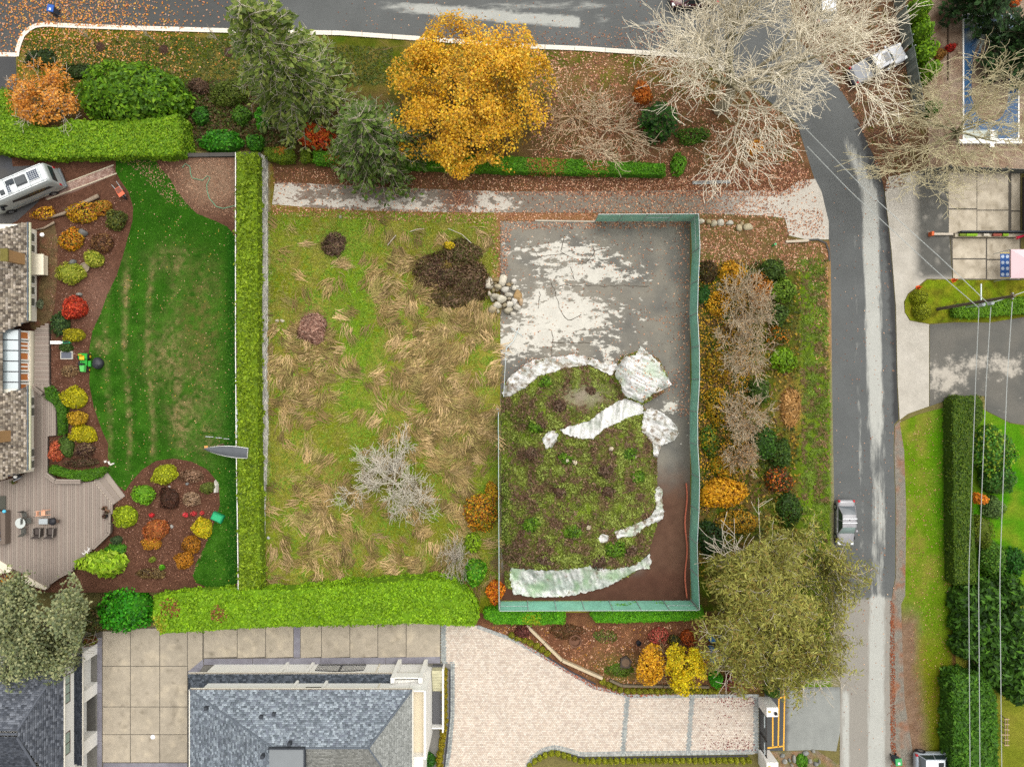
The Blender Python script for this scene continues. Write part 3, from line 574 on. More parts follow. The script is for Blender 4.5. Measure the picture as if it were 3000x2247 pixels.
def shrub(name, label, px, py, rx, ry, h, pal, leaf=.14, cat='shrub', group=None, dens=1., lobes=5, spread=.7, asp=1.5, open_=0., stem=None, core='3a3216', z=None, jit=.16, w=None, fill=.16):
    z0 = gz(px, py) if z is None else z
    ctr = W(px, py, z0+h*.55); Rx, Ry = rx/S*(H-z0-h*.5)/H, ry/S*(H-z0-h*.5)/H
    root = empty(name, (ctr[0], ctr[1], z0), label, cat, group)
    area = 2.6*math.pi*((Rx+Ry)/2)**1.2*(h**.8)*.6+math.pi*Rx*Ry; n = int(np.clip(area/(leaf*leaf)*1.5*dens*LEAFD, 60, 16000))
    D = unit_dome(n, -.15); seed = int(abs(px*7+py*3)) % 997
    la = rng.uniform(0, 2*np.pi, lobes); lz = rng.uniform(.2, 1, lobes); LD = np.stack([np.cos(la)*np.sqrt(1-lz*lz), np.sin(la)*np.sqrt(1-lz*lz), lz], 1)
    lob = np.exp(-((1-D@LD.T)/.13)).max(1) if lobes else np.zeros(n)
    rad = ((.72 if lobes else .97)+.30*lob+.22*(fbm(D[:, 0]*3+seed, D[:, 1]*3+D[:, 2]*2, seed)-.5))*(1-np.abs(rng.normal(0, fill, n)))
    Pt = np.stack([ctr[0]+D[:, 0]*rad*Rx, ctr[1]+D[:, 1]*rad*Ry, z0+.06+np.clip(D[:, 2], 0, 1)**.85*rad*h+np.clip(D[:, 2], -1, 0)*0], 1)
    low = D[:, 2] < .05; Pt[low, 2] = z0+.06+rng.uniform(0, .25, low.sum())*h
    if open_: k = rng.random(n) > open_*(1-np.clip((fbm(Pt[:, 0]*1.3, Pt[:, 1]*1.3, seed)-.35)*3, 0, 1)); Pt = Pt[k]; D = D[k]
    col = pick(pal, len(Pt), jit, w)*(1+.35*(vn(Pt[:, 0]*2.2, Pt[:, 1]*2.2+Pt[:, 2], seed)-.5))[:, None]
    leaf_mesh('foliage', Pt, leaf*rng.uniform(.7, 1.3, len(Pt)), col, D, spread, asp, parent=root)
    V, F = dome_mesh('stem', ctr[0], ctr[1], z0, Rx*.74, Ry*.74, h*.74, None, root, .1, seed)
    if not open_: mesh_np('twigs', V, F, barkm, np.tile(np.mean([c(h_) for h_ in pal], 0)*.5+c(core)*.25, (len(V), 1)), parent=root, smooth=True)  # solid inner core, leaf colour darkened to paint shade between the leaves
    a = rng.uniform(0, 2*np.pi, 5+int(max(Rx, Ry)*4)); k = len(a); rr = rng.uniform(.4, .85, k)
    p0 = np.tile([ctr[0], ctr[1], z0], (k, 1)); p1 = p0+np.stack([np.cos(a)*rr*Rx, np.sin(a)*rr*Ry, h*np.sqrt(1-rr*rr)*.9+.02], 1)
    V, F = tubes_np(p0, p1, np.full(k, .035), np.full(k, .015), 4)
    mesh_np('stem', V, F, barkm, np.tile(c(stem or '6a5a48'), (len(V), 1)), parent=root)
    return root
def hedge(name, label, poly, h, pal, leaf=.14, z=0., dens=1., group=None, cat='hedge', core='3a3818', rough=.10, jit=.14, blotch=None, w=None, roundness=.25, asp=1.5, spread=.7):
    # poly = outline of the clipped top in the photo
    p = np.array([W(x, y, z+h)[:2] for x, y in poly]); A2 = abs(np.sum(p[:, 0]*np.roll(p[:, 1], -1)-np.roll(p[:, 0], -1)*p[:, 1]))/2
    ctr = p.mean(0); root = empty(name, (ctr[0], ctr[1], z), label, cat, group)
    e = np.roll(p, -1, 0)-p; L = np.linalg.norm(e, axis=1); per = L.sum()
    n1 = int(A2/(leaf*leaf)*2.6*dens*LEAFD); n2 = int(per*h/(leaf*leaf)*1.1*dens*LEAFD)
    x, y = pts_in([tuple(q) for q in p], n1); 
    d = np.full(len(x), 9.)
    for i in range(len(p)):
        t = np.clip(((x-p[i, 0])*e[i, 0]+(y-p[i, 1])*e[i, 1])/L[i]**2, 0, 1); d = np.minimum(d, np.hypot(x-p[i, 0]-t*e[i, 0], y-p[i, 1]-t*e[i, 1]))
    zz = z+h-roundness*np.exp(-d/.16)+rough*(fbm(x*1.3, y*1.3, 3)-.5)*3+rough*(vn(x*4, y*4, 5)-.5)*1.6-np.abs(rng.normal(0, .05, len(x)))
    P1 = np.stack([x, y, zz], 1); N1 = np.tile([0, 0, 1.], (len(x), 1))
    s = rng.uniform(0, per, n2); cum = np.concatenate([[0], np.cumsum(L)]); i = np.clip(np.searchsorted(cum, s)-1, 0, len(p)-1); t = (s-cum[i])/L[i]
    q = p[i]+e[i]*t[:, None]; o = np.stack([e[i][:, 1], -e[i][:, 0]], 1)/L[i][:, None]
    sg = np.sum(p[:, 0]*np.roll(p[:, 1], -1)-np.roll(p[:, 0], -1)*p[:, 1]); o = o*(1 if sg > 0 else -1)
    hz = rng.uniform(.02, 1, n2); q = q+o*(rng.normal(0, .05, n2)+rough*(vn(s*1.6, hz*3, 9)-.5)*3-.05)[:, None]
    P2 = np.stack([q[:, 0], q[:, 1], z+.05+hz*(h-.1)], 1); N2 = np.concatenate([o, np.zeros((n2, 1))+.4], 1)
    Pt = np.concatenate([P1, P2]); Nn = np.concatenate([N1, N2]); col = pick(pal, len(Pt), jit, w)*(1+.3*(fbm(Pt[:, 0]*1.1, Pt[:, 1]*1.1, 6)-.5)*1.6)[:, None]
    if blotch:
        for bx, by, br, hx in blotch:
            bw = W(bx, by, z+h); k = np.exp(-((Pt[:, 0]-bw[0])**2+(Pt[:, 1]-bw[1])**2)/(br/30)**2)*rng.random(len(Pt))*1.6 > .5; col[k] = pick([hx], k.sum(), .2)
    leaf_mesh('foliage', Pt, leaf*rng.uniform(.7, 1.3, len(Pt)), col, Nn, spread, asp, parent=root)
    pc = ctr+(p-ctr)*(1-np.minimum(.3, .16/np.maximum(.3, np.linalg.norm(p-ctr, axis=1))))[:, None]
    mb = MB(); mb.prism([tuple(v-ctr) for v in pc], 0, h-.16); mb.build('twigs', barkm, root, col=np.tile(np.mean([c(h_) for h_ in pal], 0)*.55, (len(mb.v), 1)))  # solid hedge core; darkened leaf colour stands in for shade in the gaps
    return root
def skeleton(h, r0, levels, nch, lens, ang, wander=.16, up=.1, trunk=.35, seed=0, taper=.62, rmin=.014, segn=(5, 4, 4, 3, 3, 2), limb_ang=None, leader=False):
    R = np.random.default_rng(seed); P0, P1, R0, R1, LV = [], [], [], [], []; tips = []
    st = [(np.zeros(3), np.array([R.normal(0, .06), R.normal(0, .06), 1.]), h*trunk if not leader else h, r0, 0)]
    while st:
        p, d, L, r, lv = st.pop(); d = d/np.linalg.norm(d); ns = segn[min(lv, len(segn)-1)]; pts = [p]; ds = [d]; r1 = max(rmin, r*(.72 if lv == 0 and not leader else .4))
        for s in range(ns):
            d = d+R.normal(0, wander, 3)+np.array([0, 0, up if lv else 0]); d /= np.linalg.norm(d); q = pts[-1]+d*L/ns
            if q[2] < .1: q[2] = .1
            ra, rb = r+(r1-r)*s/ns, r+(r1-r)*(s+1)/ns
            P0.append(pts[-1]); P1.append(q); R0.append(ra); R1.append(rb); LV.append(lv); pts.append(q); ds.append(d)
        if lv >= levels: tips.append(pts[-1]); continue
        if lv >= levels-1: tips += pts[2:]
        n = nch[min(lv, len(nch)-1)]; n = max(2, int(round(n*R.uniform(.8, 1.2)))); off = R.uniform(0, 6.28)
        for k in range(n):
            t = (R.uniform(.75, 1) if lv == 0 and not leader else R.uniform(.28, 1)) if k else 1.
            f = t*ns; i = min(int(f), ns-1); bp = pts[i]+(pts[i+1]-pts[i])*(f-i); dd = ds[i+1]
            a = off+2.4*k+R.normal(0, .3); u = np.cross(dd, [0, 0, 1.]) if abs(dd[2]) < .95 else np.array([1., 0, 0]); u /= np.linalg.norm(u); w = np.cross(dd, u)
            an = math.radians((limb_ang or ang) if lv == 0 else ang)*R.uniform(.7, 1.25)
            nd = dd*math.cos(an)+(u*math.cos(a)+w*math.sin(a))*math.sin(an)
            st.append((bp, nd, lens[min(lv, len(lens)-1)]*R.uniform(.7, 1.2)*(1-.25*(1-t)), max(rmin, (r+(r1-r)*t)*taper), lv+1))
    return np.array(P0), np.array(P1), np.array(R0), np.array(R1), np.array(LV), np.array(tips)
def fit(P0, P1, tips, Rx, Ry, base, crown, zc, h):
    lo = np.percentile(P1, 2, 0); hi = np.percentile(P1, 98, 0); ctr = (lo+hi)/2; ext = (hi-lo)/2; zs = h/np.percentile(P1[:, 2], 99)
    def f(Q):
        Q = Q.copy(); t = np.clip(Q[:, 2]/np.percentile(P1[:, 2], 99), 0, 1.1); k = np.clip(t/.35, .25, 1)
        sx, sy = Rx/ext[0], Ry/ext[1]; w = np.clip(t/(zc/h), 0, 1)**1.1
        x = Q[:, 0]*sx*k+(0*k)+(base[0]+(crown[0]-base[0]-ctr[0]*sx)*w); y = Q[:, 1]*sy*k+(base[1]+(crown[1]-base[1]-ctr[1]*sy)*w)
        return np.stack([x, y, base[2]+Q[:, 2]*zs], 1)
    return f(P0), f(P1), f(tips)
def tree(name, label, base_px, crown_px, rx, ry, h, bark='8a7a66', pal=None, leaf=.2, nleaf=6000, seed=1, levels=4, nch=(6, 5, 5, 4), lens=None, ang=42, r0=.25, trunk=.3, rmin=.014, cat='tree', group=None, clump=.5, zc=.65, asp=1.4, twig=None, limb_ang=55, up=.06, wander=.16, z=None, jit=.15, moss=None, sides=4, fitk=1.2, w=None):
    z0 = gz(*base_px) if z is None else z; base = W(*base_px, z0); zz = z0+h*zc; crown = W(*crown_px, zz); k = (H-zz)/H/S
    lens = lens or [h*.42, h*.26, h*.17, h*.11, h*.07]
    P0, P1, R0, R1, LV, tips = skeleton(h, r0, levels, nch, lens, ang, wander, up, trunk, seed, rmin=rmin, limb_ang=limb_ang)
    P0, P1, tips = fit(P0, P1, tips, rx*k, ry*k, base, crown, h*zc, h)
    root = empty(name, base, label, cat, group)
    cut = 1 if levels < 3 else 1
    t = LV < 1; V, F = tubes_np(P0[t], P1[t], R0[t], R1[t], 8); mesh_np('trunk', V, F, barkm, np.tile(c(bark), (len(V), 1)), parent=root, smooth=True)
    t = ~t; V, F = tubes_np(P0[t], P1[t], R0[t], R1[t], sides); tc_ = c(twig or bark); bc = c(bark); q = np.repeat(sm(.12, .02, R0[t]), 2*sides)
    cc = mix(np.tile(bc, (len(V), 1)), np.tile(tc_, (len(V), 1)), q)*(1+.3*(vn(V[:, 0]*1.5, V[:, 1]*1.5, seed)-.5))[:, None]
    if moss: cc = mix(cc, np.tile(c(moss), (len(V), 1)), np.clip((fbm(V[:, 0]*.5, V[:, 1]*.5, seed+3)-.45)*3, 0, .8)*np.repeat(sm(.02, .1, R0[t]), 2*sides))
    mesh_np('crown' if not pal else 'branches', V, F, barkm, cc, parent=root)
    if pal:
        i = rng.integers(0, len(tips), nleaf); Pt = tips[i]+rng.normal(0, clump, (nleaf, 3))*np.array([1, 1, .7]); Pt[:, 2] = np.maximum(Pt[:, 2], z0+.15)
        kk_ = (H-Pt[:, 2])/H/S; e_ = ((Pt[:, 0]/kk_+1500-crown_px[0])/(rx*fitk))**2+((1123.5-Pt[:, 1]/kk_-crown_px[1])/(ry*fitk))**2; Pt = Pt[e_ < .45+.95*vn(Pt[:, 0]*.42, Pt[:, 1]*.42, seed)]; nleaf = len(Pt)
        D = Pt-np.array([crown[0], crown[1], z0+h*.4]); D /= np.linalg.norm(D, axis=1, keepdims=True); D[:, 2] += .5
        col = pick(pal, nleaf, jit, w)*(1+.5*(fbm(Pt[:, 0]*.7, Pt[:, 1]*.7+Pt[:, 2]*.5, seed)-.5))[:, None]
        leaf_mesh('crown', Pt, leaf*rng.uniform(.6, 1.3, nleaf), col, D, .8, asp, parent=root)
    return root
def conifer(name, label, base_px, h, R, pal, seed=1, nlev=26, nb=7, droop=.25, spray=.5, bark='8f8a7c', shape=.75, dens=1., group=None, cat='conifer tree', z=None, zlow=.08, asp=4., bare=.0, twigr=.02, cone=0):
    z0 = gz(*base_px) if z is None else z; base = W(*base_px, z0); Rg = np.random.default_rng(seed); root = empty(name, base, label, cat, group)
    V, F = tubes_np([base], [base+np.array([0, 0, h])], [max(.12, h*.017)], [.03], 8); mesh_np('trunk', V, F, barkm, np.tile(c('5d5044'), (len(V), 1)), parent=root)
    P0, P1, R0, R1 = [], [], [], []; NP, ND, NS = [], [], []
    for i in range(nlev):
        t = zlow+(1-zlow)*(i+Rg.uniform(0, 1))/nlev; zz = h*t; rad = R*max(.08, (1-t)/(1-zlow))**shape
        for b in range(nb if t < .85 else 5):
            a = Rg.uniform(0, 6.283); L = rad*Rg.uniform(.62, 1.08); p = base+np.array([0, 0, zz]); d = np.array([math.cos(a), math.sin(a), .18]); ns = 5; side = np.array([-d[1], d[0], 0])
            for s in range(ns):
                d2 = d+np.array([0, 0, -droop*(s+.5)/ns*1.6])+Rg.normal(0, .07, 3); q = p+d2*L/ns; P0.append(p); P1.append(q); r = .045*(1-s/ns)*min(1, L/2)+twigr*.6; R0.append(r); R1.append(max(.01, r*.75))
                if s >= 1 or L < 1.2:
                    m = int(max(3, L/ns*13*dens*(.6+.4*s/ns)))
                    for e in range(m):
                        f = Rg.random(); sg = 1 if Rg.random() < .5 else -1; wd_ = L*.26*(1-(s+f)/ns*.55)+.1; off = Rg.uniform(.05, 1)*wd_
                        pos = p+(q-p)*f+side*sg*off+np.array([0, 0, -.1*off-abs(Rg.normal(0, .05))]); dirn = d*.75+side*sg*.75+np.array([0, 0, -.25])+Rg.normal(0, .18, 3)
                        NP.append(pos); ND.append(dirn)
                    if bare == 0 or Rg.random() > bare:
                        for sg in (-1, 1):
                            f = Rg.random(); a0 = p+(q-p)*f; P0.append(a0); P1.append(a0+(d*.6+side*sg*.8)*L*.17); R0.append(twigr); R1.append(.008)
                p = q
    V, F = tubes_np(P0, P1, np.array(R0), np.array(R1), 3); mesh_np('branches', V, F, barkm, np.tile(c(bark), (len(V), 1))*(rng.uniform(.8, 1.15, (len(V), 1))), parent=root)
    NP = np.array(NP); ND = np.array(ND); n = len(NP); col = pick(pal, n, .16)*(1+.5*(fbm(NP[:, 0]*.6, NP[:, 1]*.6, seed)-.5))[:, None]
    leaf_mesh('crown', NP, spray/asp*2*rng.uniform(.7, 1.25, n), col, np.tile([0, 0, 1.], (n, 1)), .45, asp*.5, parent=root, axis=ND)
    return root

# ---- top band
conifer('fir_tree', 'tall grey-green fir reaching over the kerb and the asphalt street', (918, 312), 18, 5.4, ['566e24', '66802e', '4a6024', '768c3c', '869848'], 3, 30, 8, .3, .6, 'b8b09a', .5, .8, group='fir trees by the street')
conifer('fir_tree', 'second fir, darker and lower, hanging over the clipped hedge beside the orange bush', (1125, 470), 11, 5.2, ['4a6622', '58762a', '40581e', '667f36'], 5, 24, 8, .3, .55, 'a89e8a', .5, .8, group='fir trees by the street')
tree('maple_tree', 'broad golden-yellow deciduous tree overhanging the street kerb', (1385, 345), (1372, 283), 222, 200, 9.5, '8a7250', ['dcb01c', 'd0a41e', 'e8c030', 'c09a22', 'e0b43c', 'a89c2e', 'ecc850', 'd09a2a'], .16, 34000, 11, 4, (7, 5, 4, 3), ang=44, r0=.3, clump=.42, zc=.6, limb_ang=62)
tree('bare_tree', 'huge leafless pale maple with mossy limbs spreading over the street bend', (2105, 322), (2262, 168), 312, 300, 17, 'b4aa90', seed=21, levels=5, nch=(9, 6, 5, 5, 4), ang=36, r0=.6, trunk=.28, rmin=.02, zc=.62, twig='f2e8d0', moss='5f6420', limb_ang=58, up=.05, sides=3, lens=[7, 4.6, 3, 1.9, 1.2])
tree('bare_tree', 'leafless grey-green tree straggling over the swimming pool end', (2800, 400), (2790, 385), 245, 185, 12, '8f8a70', seed=23, levels=5, nch=(8, 5, 4, 4, 3), ang=42, r0=.28, trunk=.25, rmin=.018, zc=.6, twig='cfc49e', moss='6f7434', limb_ang=62, sides=3, lens=[5, 3.4, 2.3, 1.5, .9])
tree('bare_sapling', 'leafless many-stemmed small tree with long thin rods on leaf litter', (1682, 345), (1680, 335), 95, 110, 4.2, 'a08468', seed=31, levels=3, nch=(13, 4, 3), ang=30, r0=.08, trunk=.06, rmin=.02, twig='cbb08c', limb_ang=60, zc=.5, sides=3)
tree('bare_sapling', 'leafless spreading small tree with tangled whitish twigs above the clipped hedge', (1790, 380), (1795, 375), 130, 120, 5.5, 'a3947c', seed=33, levels=4, nch=(9, 5, 4, 3), ang=40, r0=.1, trunk=.12, rmin=.02, twig='d0bc9e', limb_ang=60, zc=.5, sides=3)
shrub('orange_shrub', 'small rusty-orange shrub beside the dark green cypress', 1885, 265, 36, 44, 1.8, ['b8691c', 'c77a2a', 'a3561a', 'd08a3a'], .15, open_=.4, fill=.25)
conifer('cypress_tree', 'low dark green cypress under the bare maple', (1925, 372), 3.6, 2.1, ['24520c', '2f6410', '1c4510', '3a7018'], 8, 14, 10, .25, .4, '6b6048', .5, 1.6, asp=3)
tree('birch_tree', 'small orange-leaved birch with white twigs beside the big hedge', (150, 300), (125, 285), 88, 98, 5, 'c4b8a4', ['c98a34', 'd99a3e', 'b87a2a', 'dba955'], .16, 5200, 41, 4, (7, 5, 4, 3), ang=42, r0=.1, clump=.28, twig='cbbfae', zc=.6, limb_ang=58)
shrub('cypress_shrub', 'huge rounded bright green false cypress behind the clipped hedge', 372, 268, 172, 104, 5, ['568610', '669614', '4a7612', '76a01e', '426a12'], .24, lobes=34, asp=2.0, fill=.1)
hedge('clipped_hedge', 'tall wide clipped yellow-green hedge above the parked van', [(-60, 262), (20, 258), (38, 290), (60, 335), (100, 372), (170, 372), (200, 345), (250, 352), (340, 352), (470, 345), (520, 330), (532, 400), (528, 452), (480, 454), (300, 456), (130, 461), (45, 455), (0, 441), (-60, 438)], 3, ['6a980f', '7aa616', '5c8812', '88ae20'], .16)
shrub('juniper_shrub', 'low dark green spreading juniper by the curved kerb', 115, 168, 58, 34, .8, ['2c4216', '36501c', '24381a'], .14, lobes=9)
shrub('juniper_shrub', 'low dark juniper mat between the birch and the false cypress', 235, 208, 66, 28, .7, ['2e4418', '3a541c', '263c18'], .14, lobes=9)
for q, (a, b, r1, r2, h_, pl, lf, lb, op) in enumerate([
    (580, 250, 38, 30, 1.2, ['5a4636', '6a5442', '4a3c2a'], .13, 'brown withered bush behind the false cypress', .3),
    (665, 268, 66, 48, 1.8, ['4f6418', '5d7420', '6b7a30', '465a18'], .13, 'straggly olive wild shrub beside the fir', .35),
    (585, 335, 28, 34, 1.5, ['2f6a10', '3d7c14', '28560e'], .17, 'small dark green laurel beside bare soil', 0),
    (705, 335, 34, 32, 1.6, ['4a7a1a', '3c6a16', '5c8a24'], .15, 'mid green bush in the shade of the fir', .15),
    (640, 412, 84, 38, 1.9, ['2f7a0c', '3d8c10', '276a0e', '4f9a1c'], .2, 'long glossy green laurel against the dark coping', 0),
    (742, 418, 34, 30, 1.6, ['3a7a14', '4a8c18', '2f6812'], .18, 'glossy laurel at the corner of the boundary wall', 0),
    (765, 345, 24, 40, 1.5, ['48a010', '3d8c0e', '58a81c'], .17, 'vivid green bush under the fir branches', 0),
    (925, 392, 66, 42, 3.2, ['e0662a', 'd8742c', 'c9502a', 'e68a2e', 'c8441e'], .17, 'flame orange-red bush behind the clipped hedge', .15),
    (1030, 415, 48, 34, 1.6, ['c9a01a', 'b8901c', 'a08420'], .16, 'yellow bush between the two firs', .25),
    (1190, 420, 70, 40, 1.6, ['8a6a1c', 'a8801e', '4a3a1c'], .16, 'sparse ochre bush under the golden tree', .4),
    (2215, 430, 34, 26, 1.2, ['d8961c', 'c98618', 'e0a830'], .16, 'small golden bush below the bare maple', .35),
    (1990, 480, 30, 40, 1.4, ['5f9a1c', '4a8a14', '6fa82a'], .16, 'light green bush at the end of the clipped hedge', .1),
    (2035, 395, 60, 30, 1.2, ['4a7a1c', '3c6816', '5d8428'], .15, 'green bramble under the bare maple limbs', .4)]):
    shrub('garden_shrub', lb, a, b, r1, r2, h_, pl, lf, open_=op, lobes=7)
hp = ['4a7a0c', '568a10', '3f6c0c', '649a14']
hg = 'clipped box hedge along the old driveway'
hedge('box_hedge', 'short mossy end piece of clipped hedge by the boundary wall', [(772, 432), (815, 428), (850, 432), (860, 445), (852, 470), (800, 471), (775, 455)], 1.4, ['5f7a0c', '6f8a14', '4f6c0c'], .12, group=hg, blotch=[(820, 435, 20, 'b07a2a')])
hedge('box_hedge', 'tiny clipped block in the hedge between two gaps', [(878, 437), (905, 438), (910, 468), (880, 471)], 1.3, ['5f7a0c', '6f8a14', '4f6c0c'], .12, group=hg)
hedge('box_hedge', 'very long low clipped green hedge beside the old driveway', [(916, 441), (1100, 447), (1300, 452), (1500, 457), (1700, 466), (1840, 474), (1950, 478), (1952, 511), (1840, 508), (1700, 505), (1500, 502), (1300, 493), (1100, 484), (1000, 476), (918, 474)], 1.4, ['4a8a0c', '569a10', '3f780c', '64a414', '4f7a10'], .12, group=hg, blotch=[(1000, 455, 50, '8a6a24'), (1600, 470, 60, 'a0703c'), (1750, 475, 40, 'b07a4a')])
# saplings staked in the street verge
for i, ((sx, sy), (tx, ty)) in enumerate([T(0, 0, (868, 410), (785, 310)), T(0, 0, (1415, 435), (1345, 340)), T(0, 0, (1980, 455), (1910, 340))]):
    b_ = W(sx, sy); rt = empty('street_sapling', b_, 'thin leafless sapling in a dark mulch ring on the street verge', 'sapling', 'saplings on the verge'); P0 = []; P1 = []
    top = np.array([b_[0]-.25, b_[1]+.2, 2.9]); P0.append(b_); P1.append(top)
    for k in range(14): t = rng.uniform(.5, 1); s0 = b_+(top-b_)*t; P0.append(s0); P1.append(s0+np.array([rng.normal(-.25, .35), rng.normal(.2, .35), rng.uniform(.3, .7)]))
    V, F = tubes_np(P0, P1, np.full(len(P0), .022), np.full(len(P0), .012), 4); mesh_np('trunk', V, F, barkm, np.tile(c('a89a86'), (len(V), 1)), parent=rt)
    mb = MB(); mb.lathe([(.52, 0.0), (.5, .05), (.3, .09), (.02, .1)], n=14); mb.build('mulch_ring', M('ring', c('3e2a20'), rough=.95, noise=((9, .4),), bump=1), rt)

# ---- strip hedge on the terrace and the big hedge
hedge('strip_hedge', 'long narrow feathery yellow-green hedge between white rail and boundary wall', [(692, 447), (750, 446), (752, 700), (752, 1000), (754, 1300), (758, 1500), (762, 1722), (700, 1728), (695, 1400), (692, 900)], 1.5, ['6f8e12', '7fa018', '5f7e10', '8fae24'], .17, z=TZ, rough=.2, asp=2.2, spread=.9)
hedge('big_hedge', 'massive bright lime-green hedge above the concrete yard', [(448, 1748), (520, 1737), (620, 1731), (700, 1729), (770, 1727), (860, 1730), (950, 1722), (1050, 1716), (1130, 1708), (1200, 1704), (1260, 1701), (1310, 1704), (1345, 1722), (1370, 1745), (1395, 1780), (1404, 1810), (1390, 1836), (1330, 1834), (1230, 1828), (1100, 1831), (900, 1837), (780, 1839), (700, 1843), (560, 1852), (465, 1858), (446, 1820)], 2.9, ['76a410', '84b414', '66940f', '90be1e', '7aaa18'], .17, rough=.16, blotch=[(500, 1780, 30, '8a5a34'), (640, 1800, 25, '8a5a34'), (460, 1830, 30, '9aa02a')])
